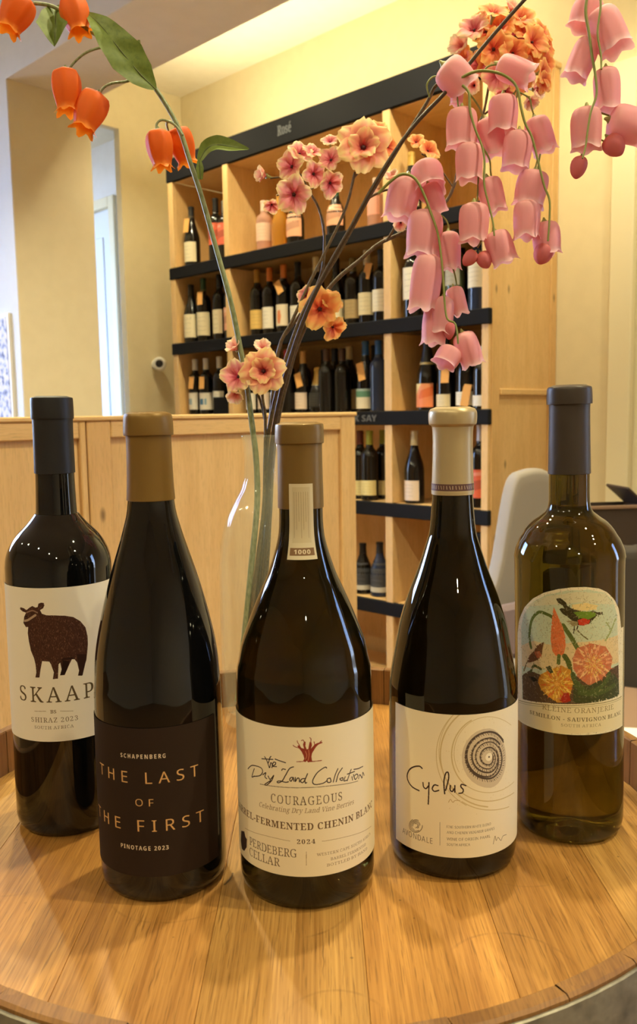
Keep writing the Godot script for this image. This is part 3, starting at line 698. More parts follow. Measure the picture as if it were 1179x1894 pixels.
# ================================================================ printed labels
class Lab:                                                         # a flat print, drawn in millimetres
	var im: Image; var k: float; var w: int; var h: int
	func _init(wmm: float, hmm: float, px: float, paper: Color):
		k = px; w = int(wmm * px); h = int(hmm * px); im = Image.create(w, h, false, Image.FORMAT_RGB8); im.fill(paper)
	func tri(a: Vector2, b: Vector2, c: Vector2, col: Color):
		var x0 := maxi(int(minf(a.x, minf(b.x, c.x))), 0); var x1 := mini(int(maxf(a.x, maxf(b.x, c.x))) + 1, w - 1)
		var y0 := maxi(int(minf(a.y, minf(b.y, c.y))), 0); var y1 := mini(int(maxf(a.y, maxf(b.y, c.y))) + 1, h - 1)
		var s := signf((b - a).cross(c - a))
		if s == 0.0: return
		for y in range(y0, y1 + 1):
			for x in range(x0, x1 + 1):
				var p := Vector2(x + 0.5, y + 0.5)
				if (b - a).cross(p - a) * s >= 0.0 and (c - b).cross(p - b) * s >= 0.0 and (a - c).cross(p - c) * s >= 0.0: im.set_pixel(x, y, col)
	func vecs(pts: Array) -> PackedVector2Array:
		var o := PackedVector2Array()
		for i in range(0, pts.size(), 2): o.append(Vector2(pts[i], pts[i + 1]) * k)
		return o
	func poly(pts: Array, col: Color):
		var p := vecs(pts); var t := Geometry2D.triangulate_polygon(p)
		for i in range(0, t.size(), 3): tri(p[t[i]], p[t[i + 1]], p[t[i + 2]], col)
	func disc(x: float, y: float, r: float, col: Color):
		var c := Vector2(x, y) * k; var q := r * k
		for yy in range(maxi(int(c.y - q), 0), mini(int(c.y + q) + 2, h)):
			for xx in range(maxi(int(c.x - q), 0), mini(int(c.x + q) + 2, w)):
				if Vector2(xx + 0.5, yy + 0.5).distance_to(c) <= q: im.set_pixel(xx, yy, col)
	func stroke(pts: Array, wmm: float, col: Color):
		var p := vecs(pts); var n := p.size()
		for i in n - 1:
			var a := p[maxi(i - 1, 0)]; var d := p[mini(i + 2, n - 1)]; var steps := maxi(int(p[i].distance_to(p[i + 1]) / maxf(wmm * k * 0.3, 0.4)), 1)
			for s in steps + 1:
				var q := p[i].cubic_interpolate(p[i + 1], a, d, float(s) / steps); disc(q.x / k, q.y / k, wmm * 0.5, col)
	func fur(pts: Array, seed_: int, n: int, c1: Color, c2: Color):
		var p := vecs(pts); var rg := RandomNumberGenerator.new(); rg.seed = seed_
		var bb := Rect2(p[0], Vector2.ZERO)
		for q in p: bb = bb.expand(q)
		for i in n:
			var q := bb.position + Vector2(rg.randf(), rg.randf()) * bb.size
			if Geometry2D.is_point_in_polygon(q, p):
				var d := Vector2(rg.randf_range(-0.5, 0.5), 1.0) * rg.randf_range(0.4, 1.1) * k; var c := c1 if rg.randf() < 0.5 else c2
				if Geometry2D.is_point_in_polygon(q + d, p): stroke([q.x / k, q.y / k, (q.x + d.x) / k, (q.y + d.y) / k], 0.22, im.get_pixelv(q).lerp(c, rg.randf_range(0.3, 0.8)))
	func paint(seed_: int, n: int, amount: float):                  # loose brush marks over the whole print
		var rg := RandomNumberGenerator.new(); rg.seed = seed_
		for i in n:
			var q := Vector2(rg.randf() * w, rg.randf() * h); var c := im.get_pixelv(Vector2i(q)); var d := Vector2.from_angle(rg.randf() * TAU) * rg.randf_range(0.3, 1.6) * k
			c = c.lightened(rg.randf() * amount) if rg.randf() < 0.5 else c.darkened(rg.randf() * amount)
			c = c.lerp(Color8(206, 176, 112), rg.randf() * 0.25)
			stroke([q.x / k, q.y / k, (q.x + d.x) / k, (q.y + d.y) / k], rg.randf_range(0.2, 0.55), c)
	func dots(pts: Array, seed_: int, n: int, col: Color):
		var p := vecs(pts); var rg := RandomNumberGenerator.new(); rg.seed = seed_
		var bb := Rect2(p[0], Vector2.ZERO)
		for q in p: bb = bb.expand(q)
		for i in n:
			var q := bb.position + Vector2(rg.randf(), rg.randf()) * bb.size
			if Geometry2D.is_point_in_polygon(q, p): disc(q.x / k, q.y / k, rg.randf_range(0.1, 0.3), im.get_pixelv(Vector2i(clampi(int(q.x), 0, w - 1), clampi(int(q.y), 0, h - 1))).lerp(col, 0.6))
	func text(t: String, face: String, x0: float, x1: float, y0: float, y1: float, col: Color, gap := 0, skew := 0.0):   # lettering fitted into a box
		var f := SystemFont.new(); f.font_names = ["Droid Serif" if face.begins_with("serif") else "Droid Sans"]; f.font_weight = 700 if face.ends_with("b") else 400
		var v := FontVariation.new(); v.base_font = f; v.spacing_glyph = gap
		var tm := TextMesh.new(); tm.text = t; tm.font = v; tm.font_size = 40; tm.depth = 0.0; tm.pixel_size = 1.0; tm.curve_step = 1.0
		var pv: PackedVector3Array = tm.get_mesh_arrays()[Mesh.ARRAY_VERTEX]; var ix: PackedInt32Array = tm.get_mesh_arrays()[Mesh.ARRAY_INDEX]
		var bb := AABB(pv[0], Vector3.ZERO)
		for p in pv: bb = bb.expand(p)
		for i in range(0, ix.size(), 3):
			var q := []
			for j in 3:
				var p := pv[ix[i + j]] - bb.position; var vy := 1.0 - p.y / bb.size.y
				q.append(Vector2(lerpf(x0, x1, p.x / bb.size.x) + skew * (0.5 - vy) * (y1 - y0), lerpf(y0, y1, vy)) * k)
			tri(q[0], q[1], q[2], col)

# ================================================================ the five bottles on the barrel
func build_big_bottles():
	var info := {
		"b1": ["tall black wine bottle with a cream label showing a brown sheep", "black_glass", 0.262, Color8(26, 25, 28), 0.45, 0.1],
		"b2": ["dark wine bottle with bronze capsule and a matt dark brown label lettered in copper", "black_glass", 0.2497, Color8(128, 98, 44), 0.42, 0.35],
		"b3": ["wine bottle with a paper strip down its neck and a red vine on its label", "amber_olive_glass", 0.2440, Color8(126, 98, 48), 0.38, 0.4],
		"b4": ["wine bottle with a pale beige capsule and a spiral shell drawn on its label", "deep_olive_glass", 0.2480, Color8(186, 166, 126), 0.36, 0.35],
		"b5": ["tall olive glass wine bottle whose arched label shows a bird over protea flowers", "olive_glass", 0.2570, Color8(62, 53, 46), 0.42, 0.2]}
	var papers := {"b1": label_sheep(), "b2": label_dark(), "b3": label_vine(), "b4": label_shell(), "b5": label_bird()}
	for n in ["b1", "b2", "b3", "b4", "b5"]:
		var g: Dictionary = BIG[n]; var I: Array = info[n]; var R: float = g.r
		var o := thing("wine_bottle", I[0], "bottle", P(g.at[0], g.at[1] + 0.0004, g.at[2]), g.turn, "bottles lined up on the barrel")
		var pr := [Vector2(0.0, 0.010), Vector2(R * 0.45, 0.006), Vector2(R * 0.80, 0.0008), Vector2(R * 0.88, 0.0), Vector2(R - 0.0028, 0.0016), Vector2(R - 0.0008, 0.0048), Vector2(R, 0.010), Vector2(R, 0.03)]
		var up := []
		for q in g.prof: up.append(Vector2(q[0], q[1]))
		var low: float = up[0].y
		pr.append(Vector2(R, (low + 0.03) * 0.5)); pr.append(Vector2(lerpf(R, up[0].x, 0.25) if up[0].x < R else R, low - 0.012))
		var body := []
		for i in range(6, pr.size()): body.append(pr[i])
		var full := pr.slice(0, 6) + smooth2(body + up, 4)
		var H: float = up[up.size() - 1].y
		full.append(Vector2(0.0105, H)); full.append(Vector2(0.0, H))
		var glass_part := part("glass", lathe_mesh(full, 72), M[I[1]], o)
		# capsule: skirt, lip and top
		var cp := []; var c0: float = I[2]
		cp.append(Vector2(profile_at(full, c0) + 0.0002, c0)); cp.append(Vector2(profile_at(full, c0) + 0.0007, c0 + 0.0003))
		for i in range(6, full.size()):
			if full[i].y > c0 + 0.001 and full[i].x > 0.0106: cp.append(Vector2(full[i].x + 0.0007, full[i].y))
		cp.append(Vector2(0.0125, H + 0.0006)); cp.append(Vector2(0.011, H + 0.0012)); cp.append(Vector2(0.0, H + 0.0010))
		var cap := part("capsule", lathe_mesh(cp, 56, 0.45), mat("capsule_" + n, I[3], I[4], I[5]), o)
		# label
		var lb: Array = g.lab
		var pm := mat("label_" + n, Color(1, 1, 1), 0.5 if n != "b2" else 0.62); pm.albedo_texture = tex(papers[n]); pm.metallic_specular = 0.25
		if n == "b5": part("label", arch_label(R, lb), pm, o)
		else: part("label", label_patch(func(h): return profile_at(full, h), lb[0], lb[1], lb[2], lb[3], 4, 56), pm, o)
		if n == "b3":
			var L := Lab.new(16.0, 46.0, 10.0, Color8(206, 192, 160))
			L.poly([1.2, 39, 14.8, 39, 14.8, 43.6, 1.2, 43.6], Color8(120, 86, 50)); L.text("1000", "sansb", 3.5, 12.5, 40.0, 42.6, Color8(222, 206, 176), 3)
			L.poly([2.2, 2, 13.8, 2, 13.8, 36, 2.2, 36], Color8(196, 180, 146))
			for i in 7: L.stroke([3.4 + i * 1.5, 5, 3.4 + i * 1.5, 33 - (i % 3) * 5], 0.3, Color8(140, 120, 92))
			var nm := mat("neck_paper", Color(1, 1, 1), 0.5); nm.albedo_texture = tex(L.im)
			part("neck_strip", label_patch(func(h): return profile_at(full, h), -0.50, 0.54, 0.2138, 0.2600, 12, 12, 0.0011), nm, o)
		if n == "b4":
			var L := Lab.new(92.0, 8.0, 8.0, Color8(186, 166, 126)); L.poly([0, 0.6, 92, 0.6, 92, 6.6, 0, 6.6], Color8(92, 62, 58))
			for i in 44: L.stroke([2.0 + i * 2.1, 2.2, 2.0 + i * 2.1 + (i % 3) * 0.3, 5.0], 0.45, Color8(196, 178, 150))
			var nm := mat("band_print", Color(1, 1, 1), 0.4); nm.albedo_texture = tex(L.im)
			part("printed_band", label_patch(func(h): return profile_at(full, h), -PI, PI, 0.2500, 0.2560, 2, 48, 0.0009), nm, o)
		if n == "b1" or n == "b5": o.rotation.z = {"b1": -0.006, "b5": 0.014}[n]; o.position.y += 0.0005

func arch_label(R: float, lb: Array) -> ArrayMesh:                # straight foot, arched head
	var mb := MB.new(); var top := []
	for q in ARCH: top.append(Vector2(q[0], q[1]))
	var rows := []; var uvs := []; var N := 44; var K := 8
	for i in K + 1:
		var row := []; var ur := []
		for j in N + 1:
			var a := lerpf(lb[0], lb[1], float(j) / N)
			var ht: float = lb[3]
			if a <= top[0].x: ht = top[0].y
			elif a >= top[top.size() - 1].x: ht = top[top.size() - 1].y
			else:
				for q in top.size() - 1:
					if a >= top[q].x and a <= top[q + 1].x: ht = lerpf(top[q].y, top[q + 1].y, (a - top[q].x) / maxf(top[q + 1].x - top[q].x, 1e-5))
			var h := lerpf(lb[2], ht, float(i) / K)
			row.append(Vector3((R + 0.0004) * sin(a), h, (R + 0.0004) * cos(a))); ur.append(Vector2(float(j) / N, 1.0 - (h - lb[2]) / (lb[3] - lb[2])))
		rows.append(row); uvs.append(ur)
	mb.grid(rows, false, uvs)
	if mb.n[20].dot(Vector3(mb.v[20].x, 0, mb.v[20].z)) < 0.0:
		for i in mb.n.size(): mb.n[i] = -mb.n[i]
		for k in range(0, mb.ix.size(), 3):
			var t := mb.ix[k + 1]; mb.ix[k + 1] = mb.ix[k + 2]; mb.ix[k + 2] = t
	return mb.done()

# ================================================================ vase and flowers
func build_vase():
	var o := thing("glass_vase", "clear bottle-shaped glass vase holding the flower stems, standing between two wine bottles", "vase", P(-0.0535, T + 0.0004, 0.834))
	var outer := [Vector2(0.0, 0.004), Vector2(0.030, 0.001), Vector2(0.038, 0.0), Vector2(0.0425, 0.003), Vector2(0.0442, 0.012), Vector2(0.0446, 0.05), Vector2(0.0446, 0.13), Vector2(0.0440, 0.158), Vector2(0.0415, 0.182), Vector2(0.0360, 0.203), Vector2(0.0285, 0.219), Vector2(0.0215, 0.231), Vector2(0.0182, 0.242), Vector2(0.0172, 0.256), Vector2(0.0176, 0.272), Vector2(0.0200, 0.282)]
	part("wall", lathe_mesh(outer.slice(0, 4) + smooth2(outer.slice(4), 4), 56), M.vase_glass, o)
	var inner := []
	for q in outer.slice(5): inner.append(Vector2(q.x - 0.0022, q.y))
	inner = [Vector2(0.0, 0.011), Vector2(0.034, 0.011), Vector2(0.040, 0.014)] + inner
	part("inner_wall", lathe_mesh(inner.slice(0, 2) + smooth2(inner.slice(2), 4), 56), M.vase_glass, o)
	var rim := []
	for k in 9:
		var a := PI * k / 8.0; rim.append(Vector2(0.0189 + 0.0013 * cos(a), 0.282 + 0.0013 * sin(a)))
	part("rim", lathe_mesh(rim, 56), M.vase_glass, o)

func spline(flat: Array, sub := 4) -> Array:
	var p := []
	for q in flat: p.append(P(q[0], q[1], q[2]))
	return smooth3(p, sub)
func stems(o: Node3D, list: Array, mats: Dictionary):
	for s in list:
		var q: Array = s[1]
		part(s[0], tube_mesh(spline(q), q[0][3], q[q.size() - 1][3], 8 if s[0] == "stem" else 6, 0.05), mats.get(s[0], mats["stem"]), o)
func lin(r: int, g: int, b: int) -> Color: return Color8(r, g, b).srgb_to_linear()

func basis_to(dir: Vector3, spin := 0.0) -> Basis:                # local -y along dir
	var y := -dir.normalized(); var x := y.cross(Vector3(0.13, 0.2, 1.0)).normalized(); var z := x.cross(y)
	return Basis(x, y, z) * Basis(Vector3.UP, spin)
func bell_mesh(L: float, W: float, seed_: int, style: String) -> ArrayMesh:
	var rg := RandomNumberGenerator.new(); rg.seed = seed_
	var mb := MB.new(); var rows := []; var cols := []; var seg := 30
	var lobes := 5 if style == "bell" else 6
	var ts := [0.0, 0.03, 0.08, 0.15, 0.26, 0.40, 0.55, 0.70, 0.82, 0.91, 0.97, 1.0]
	var rs := [0.06, 0.26, 0.40, 0.46, 0.495, 0.505, 0.50, 0.49, 0.475, 0.468, 0.475, 0.50]
	if style == "lantern": rs = [0.10, 0.30, 0.42, 0.47, 0.50, 0.505, 0.48, 0.43, 0.375, 0.34, 0.37, 0.42]
	if style == "bud": rs = [0.08, 0.22, 0.34, 0.42, 0.48, 0.50, 0.48, 0.42, 0.33, 0.22, 0.12, 0.02]
	var bend := Vector3(rg.randf_range(-1, 1), 0, rg.randf_range(-1, 1)) * 0.07 * W; var deep := []
	for q in lobes: deep.append(rg.randf_range(0.5, 1.7))
	var ph := rg.randf() * TAU; var e1 := rg.randf_range(-0.06, 0.06); var ph2 := rg.randf() * TAU
	var top := lin(246, 190, 188); var mid := lin(248, 176, 186); var rim := lin(252, 220, 226)  # bell's pale rim: glow of light through the thin edge, put into the colour
	if style == "lantern": top = lin(230, 104, 12); mid = lin(238, 114, 12); rim = lin(248, 156, 44)
	if style == "bud": top = lin(220, 120, 110); mid = lin(228, 128, 136); rim = lin(206, 100, 116)
	for i in ts.size():
		var t: float = ts[i]; var row := []; var cr := []
		for j in seg:
			var a := TAU * j / seg; var lob := cos(a * lobes + ph); var dp: float = deep[int(fposmod(a * lobes + ph + PI, TAU * lobes) / TAU) % lobes]
			var r: float = rs[i] * W * (1.0 + e1 * sin(a * 2.0 + ph2) * t)
			var y := -t * L
			if style == "bell": r *= 1.0 + 0.022 * lob * smoothstep(0.1, 0.5, t); r += W * 0.035 * lob * dp * smoothstep(0.86, 1.0, t); y -= L * 0.045 * lob * dp * smoothstep(0.8, 1.0, t); r *= 1.0 - 0.03 * pow(maxf(-lob, 0.0), 4.0) * smoothstep(0.25, 0.7, t)
			elif style == "lantern": r *= 1.0 + 0.055 * cos(a * 6.0 + ph); r += W * 0.06 * cos(a * 6.0 + ph) * smoothstep(0.9, 1.0, t); y -= L * 0.06 * cos(a * 6.0 + ph) * smoothstep(0.88, 1.0, t)
			else: r *= 1.0 + 0.05 * cos(a * 3.0 + ph)
			row.append(Vector3(r * sin(a), y, r * cos(a)) + bend * (t * t - t * 0.4))
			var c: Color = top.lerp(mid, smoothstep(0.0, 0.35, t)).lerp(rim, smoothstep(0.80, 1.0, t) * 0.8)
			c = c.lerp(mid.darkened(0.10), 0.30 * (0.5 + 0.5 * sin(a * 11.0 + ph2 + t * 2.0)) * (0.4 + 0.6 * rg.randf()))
			cr.append(c)
		rows.append(row); cols.append(cr)
	mb.grid(rows, true, [], cols)
	return mb.done()
func bells(o: Node3D, list: Array, style: String, seed_: int, called: String):
	var i := 0
	for q in list:
		i += 1
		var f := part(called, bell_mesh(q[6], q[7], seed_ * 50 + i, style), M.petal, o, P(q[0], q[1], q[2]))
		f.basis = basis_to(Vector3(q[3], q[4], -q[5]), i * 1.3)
		var k: float = q[7]
		part("calyx", lathe_mesh([Vector2(0.0, -0.05 * k), Vector2(0.10 * k, -0.05 * k), Vector2(0.12 * k, -0.01 * k), Vector2(0.07 * k, 0.05 * k), Vector2(0.03 * k, 0.14 * k), Vector2(0.0, 0.15 * k)], 10), M.calyx_green if style != "lantern" else M.green_stem, f)

func petal_mesh(kind: int, seed_: int) -> ArrayMesh:              # base at the origin, tip at +y, face towards +z, length 1
	var rg := RandomNumberGenerator.new(); rg.seed = seed_
	var mb := MB.new(); var rows := []; var cols := []; var NV := 8; var NU := 8
	var core: Color = [lin(204, 70, 84), lin(214, 76, 50), lin(208, 72, 74), lin(222, 110, 110)][kind]; var mid: Color = [lin(240, 150, 146), lin(242, 148, 84), lin(242, 156, 128), lin(244, 184, 168)][kind]; var edge: Color = [lin(250, 226, 168), lin(250, 204, 116), lin(250, 220, 152), lin(248, 230, 190)][kind]
	var p1 := rg.randf() * TAU; var p2 := rg.randf() * TAU
	for i in NV + 1:
		var v := float(i) / NV; var row := []; var cr := []
		for j in NU + 1:
			var u := float(j) / NU * 2.0 - 1.0
			var wd := 0.44 * pow(sin(PI * clampf(0.10 + v * 0.72, 0.0, 1.0)), 0.75)
			var len_ := v * (1.0 - 0.16 * pow(absf(u), 2.2) + 0.03 * sin(u * 9.0 + p1))
			if v > 0.9: len_ -= 0.05 * exp(-u * u * 30.0) * (v - 0.9) * 10.0
			var z := 0.16 * sin(v * 2.6) + 0.10 * u * u * (1.0 - v) - 0.10 * v * v + 0.035 * v * sin(u * 6.0 + p2) + 0.02 * v * sin(u * 13.0 + p1)
			row.append(Vector3(u * wd * (0.25 + 0.75 * minf(1.0, v * 2.4)), len_, z))
			var streak := 0.5 + 0.5 * sin(u * 16.0 + p1)
			var t := clampf(v + (streak - 0.5) * 0.22, 0.0, 1.0)
			var c: Color = core.lerp(mid, smoothstep(0.12, 0.48, t)).lerp(edge, smoothstep(0.58, 0.98, maxf(t, absf(u) * 0.55 + v * 0.42)))
			cr.append(c)
		rows.append(row); cols.append(cr)
	mb.grid(rows, false, [], cols, 1)
	return mb.done()
func blossoms(o: Node3D, list: Array, seed_: int):
	var rg := RandomNumberGenerator.new(); rg.seed = seed_
	for q in list:
		var kind: int = q[7]; var r: float = q[6]; var f := Vector3(q[3], q[4], -q[5]).normalized()
		f = (f + Vector3(rg.randf_range(-0.15, 0.15), rg.randf_range(-0.15, 0.15), 0)).normalized()
		if not meshes.has("cup"):
			meshes["cup"] = lathe_mesh([Vector2(0.0, -0.55), Vector2(0.06, -0.50), Vector2(0.11, -0.2), Vector2(0.20, 0.0), Vector2(0.12, 0.04), Vector2(0.0, 0.05)], 12)
			meshes["stamens"] = lathe_mesh([Vector2(0.08, 0.0), Vector2(0.10, 0.06), Vector2(0.07, 0.12), Vector2(0.03, 0.15), Vector2(0.0, 0.15)], 10)
			for a in 4:
				for b in 3: meshes["petal%d%d" % [a, b]] = petal_mesh(a, 300 + a * 10 + b)
		var z := f; var x := Vector3.UP.cross(z).normalized(); var y := z.cross(x)
		var c := part("blossom", meshes["cup"], M.calyx_green, o, P(q[0], q[1], q[2]))
		c.basis = Basis(x, z, -y) * Basis.from_scale(Vector3(r, r, r))          # local y of the cup along the facing direction
		part("stamens", meshes["stamens"], M.stamen, c)
		var rings := [[5, 0.38, 1.0, 0.0]]
		if kind == 2: rings = [[6, 0.22, 1.0, 0.0], [5, 0.68, 0.66, 0.5]]
		if kind == 3: rings = [[5, 0.95, 1.0, 0.0]]
		var spin := rg.randf() * TAU
		for ring in rings:
			for k in int(ring[0]):
				var a: float = spin + TAU * (k + ring[3]) / ring[0] + rg.randf_range(-0.08, 0.08)
				var out := Vector3(sin(a), 0, cos(a)); var lift: float = ring[1] + rg.randf_range(-0.12, 0.12)
				var py := (out * cos(lift) + Vector3.UP * sin(lift)).normalized(); var px := Vector3(cos(a), 0, -sin(a)); var pz := px.cross(py)
				if pz.y < 0.0: px = -px; pz = -pz
				var s: float = ring[2] * rg.randf_range(0.92, 1.06)
				var p := part("petal", meshes["petal%d%d" % [kind, rg.randi() % 3]], M.petal, c, out * 0.08)
				p.basis = Basis(px, py, pz) * Basis.from_scale(Vector3(s * 1.12, s, s))
func leaf_mesh(sp: Array, hw: Array, fold: float) -> ArrayMesh:
	var pts := spline(sp, 5); var mb := MB.new(); var rows := []; var NU := 8
	for i in pts.size():
		var d: Vector3 = (pts[mini(i + 1, pts.size() - 1)] - pts[maxi(i - 1, 0)]).normalized()
		var nrm := Vector3(0.05, 0.25, 1.0); nrm = (nrm - d * nrm.dot(d)).normalized(); var side := d.cross(nrm)
		var k := float(i) / (pts.size() - 1) * (hw.size() - 1); var a := int(minf(k, hw.size() - 2)); var w := lerpf(hw[a], hw[a + 1], smoothstep(0.0, 1.0, k - a) if false else k - a)
		var row := []
		for j in NU + 1:
			var u := float(j) / NU * 2.0 - 1.0
			row.append(pts[i] + side * u * w + nrm * (absf(u) * fold * w + 0.04 * w * sin(i * 0.9 + u * 4.0)))
		rows.append(row)
	mb.grid(rows, false, [], [], 1); return mb.done()

func build_flowers():
	# orange lantern flowers
	var a := thing("lantern_flower_branch", "pale green artificial stem with orange lantern flowers and leaves, arching over the pier", "flower", Vector3.ZERO)
	stems(a, ORANGE_STEMS, {"stem": M.green_stem, "flower_stalk": M.green_stem})
	bells(a, LANTERNS, "lantern", 3, "lantern_flower")
	for q in LEAVES:
		var l := part("leaf", leaf_mesh(q[0], q[1], q[2]), M.leaf, a)
		part("midrib", tube_mesh(spline(q[0], 5), 0.0007, 0.0003, 5), M.leaf_vein, l)
	# drooping pink bells
	var b := thing("bellflower_branch", "longest dark stem crossing to the top edge, hung with pink bell flowers", "flower", Vector3.ZERO, 0.0, "artificial branches of pink bell flowers")
	var pm := {"stem": M.dark_stem, "raceme_stem": M.raceme_green, "flower_stalk": M.raceme_green}
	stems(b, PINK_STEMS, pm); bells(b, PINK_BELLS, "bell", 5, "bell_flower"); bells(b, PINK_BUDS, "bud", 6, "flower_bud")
	var c := thing("bellflower_branch", "shorter bell flower branch whose green tip bends over, pink bells hanging before the shelves", "flower", Vector3.ZERO, 0.0, "artificial branches of pink bell flowers")
	pm["stem"] = M.brown_stem
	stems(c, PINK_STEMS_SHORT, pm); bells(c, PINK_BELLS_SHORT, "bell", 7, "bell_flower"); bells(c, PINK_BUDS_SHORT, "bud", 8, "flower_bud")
	# blossom twigs
	var tw := {"stem": M.brown_stem, "twig": M.brown_stem}
	var d := thing("blossom_branch", "forked brown twig carrying pink and orange blossoms under the black shelf fascia", "flower", Vector3.ZERO, 0.0, "artificial blossom twigs")
	stems(d, TWIGS_A, tw); blossoms(d, BLOOMS_A, 41)
	var e := thing("blossom_branch", "shortest twig with one tight cluster of pink blossoms just above the counter", "flower", Vector3.ZERO, 0.0, "artificial blossom twigs")
	stems(e, TWIGS_B, tw); blossoms(e, BLOOMS_B, 42)
	var f := thing("blossom_branch", "tall thin twig ending in a big ball of orange blossoms behind the pink bells", "flower", Vector3.ZERO, 0.0, "artificial blossom twigs")
	stems(f, TWIGS_C, tw); blossoms(f, BLOOMS_C, 43)

# ================================================================ things in the corner behind the barrel
func build_corner_furniture():
	mat("grey_cloth", Color8(146, 138, 130), 0.9); M.grey_cloth.rim_enabled = true; M.grey_cloth.rim = 0.4
	mat("plum_cloth", Color8(120, 104, 108), 0.9)
	mat("dark_leather", Color8(66, 54, 46), 0.5); mat("charcoal_cloth", Color8(58, 52, 48), 0.85); mat("taupe_cloth", Color8(140, 112, 92), 0.85); mat("paper", Color8(236, 232, 226), 0.7); mat("dark_metal", Color8(30, 29, 29), 0.4, 0.5)
	# grey chair with a rounded back
	var g := thing("upholstered_chair", "light grey cloth chair with a tall rounded back, behind the olive bottle", "chair", P(0.70, 0, 2.62), 0.35)
	part("back", padded([Vector2(-0.17, 0.42), Vector2(0.14, 0.42), Vector2(0.14, 0.70), Vector2(0.12, 0.93), Vector2(0.07, 1.012), Vector2(-0.02, 1.016), Vector2(-0.065, 0.97), Vector2(-0.11, 0.74)], 0.07), M.grey_cloth, g, Vector3(0, 0, -0.12))
	part("seat", cbox(Vector3(0.40, 0.09, 0.40), 0.03), M.grey_cloth, g, Vector3(0, 0.42, 0.06))
	part("cushion", cbox(Vector3(0.30, 0.16, 0.07), 0.03), M.plum_cloth, g, Vector3(-0.02, 0.55, 0.0)).rotation = Vector3(-0.2, 0, 0.1)
	for q in [[-0.16, -0.1], [0.16, -0.1], [-0.16, 0.22], [0.16, 0.22]]: part("leg", lathe_mesh([Vector2(0, 0), Vector2(0.012, 0), Vector2(0.018, 0.38), Vector2(0, 0.38)], 12), M.dark_metal, g, Vector3(q[0], 0, q[1]))
	# open dark box on a small stand
	var st := thing("box_stand", "small pine stand carrying the open dark box in the corner", "stand", P(1.00, 0, 3.02), 0.3)
	box_part("top", Vector3(-0.14, 0.57, -0.12), Vector3(0.14, 0.59, 0.12), M.pine_h, st)
	for q in [[-0.12, -0.10], [0.12, -0.10], [-0.12, 0.10], [0.12, 0.10]]: box_part("leg", Vector3(q[0] - 0.015, 0, q[1] - 0.015), Vector3(q[0] + 0.015, 0.57, q[1] + 0.015), M.pine_v, st)
	var bx := thing("open_box", "dark brown open box with one raised lid flap, by the cream wall", "box", P(1.00, 0.5905, 3.02), 0.12)
	var mb := MB.new(); var h := 0.280
	for w in [[Vector3(-0.105, 0, 0.075), Vector3(0.098, 0, 0.075), Vector3(0.122, h, 0.085), Vector3(-0.125, h, 0.085)], [Vector3(-0.105, 0, -0.075), Vector3(0.098, 0, -0.075), Vector3(0.122, h, -0.085), Vector3(-0.125, h, -0.085)], [Vector3(-0.105, 0, -0.075), Vector3(-0.105, 0, 0.075), Vector3(-0.125, h, 0.085), Vector3(-0.125, h, -0.085)], [Vector3(0.098, 0, -0.075), Vector3(0.098, 0, 0.075), Vector3(0.122, h, 0.085), Vector3(0.122, h, -0.085)]]:
		var ce: Vector3 = (w[0] + w[1] + w[2] + w[3]) * 0.25; var out := Vector3(ce.x, 0, ce.z).normalized()
		mb.face(w, out); var inn := []
		for p in w: inn.append(p - out * 0.005)
		mb.face(inn, -out); mb.face([w[2], w[3], inn[3], inn[2]], Vector3.UP)
	mb.face([Vector3(-0.105, 0.0, -0.075), Vector3(0.098, 0.0, -0.075), Vector3(0.098, 0.0, 0.075), Vector3(-0.105, 0.0, 0.075)], Vector3.DOWN)
	part("body", mb.done(), M.dark_leather, bx)
	part("rim", cbox(Vector3(0.25, 0.012, 0.009), 0.002), M.taupe_cloth, bx, Vector3(-0.001, h, 0.088))
	part("lid_flap", cbox(Vector3(0.095, 0.009, 0.165), 0.002), M.dark_leather, bx, Vector3(0.085, h + 0.033, 0)).rotation = Vector3(0, 0, -0.72)
	# dark armchair at the frame's edge
	var d := thing("armchair", "charcoal armchair with a taupe seat at the edge of the photo, beyond the barrel", "chair", P(0.90, 0, 2.05), -0.45)
	part("back", padded([Vector2(-0.24, 0.30), Vector2(0.24, 0.30), Vector2(0.25, 0.74), Vector2(0.20, 0.80), Vector2(-0.10, 0.83), Vector2(-0.16, 0.84), Vector2(-0.235, 0.78)], 0.09), M.charcoal_cloth, d, Vector3(0, 0, -0.18))
	part("seat", cbox(Vector3(0.50, 0.11, 0.46), 0.035), M.taupe_cloth, d, Vector3(0, 0.42, 0.10))
	part("base", cbox(Vector3(0.48, 0.16, 0.44), 0.02), M.dark_leather, d, Vector3(0, 0.28, 0.10))
	for q in [[-0.20, -0.08], [0.20, -0.08], [-0.20, 0.28], [0.20, 0.28]]: part("leg", lathe_mesh([Vector2(0, 0), Vector2(0.014, 0), Vector2(0.02, 0.20), Vector2(0, 0.20)], 12), M.dark_metal, d, Vector3(q[0], 0, q[1]))
	var pp := thing("paper_sheet", "white sheet of paper lying on the taupe armchair seat", "paper", P(0.735, 0.4755, 1.86), -0.2)
	part("sheet", cbox(Vector3(0.12, 0.002, 0.09), 0.0005), M.paper, pp, Vector3(0, 0.001, 0))
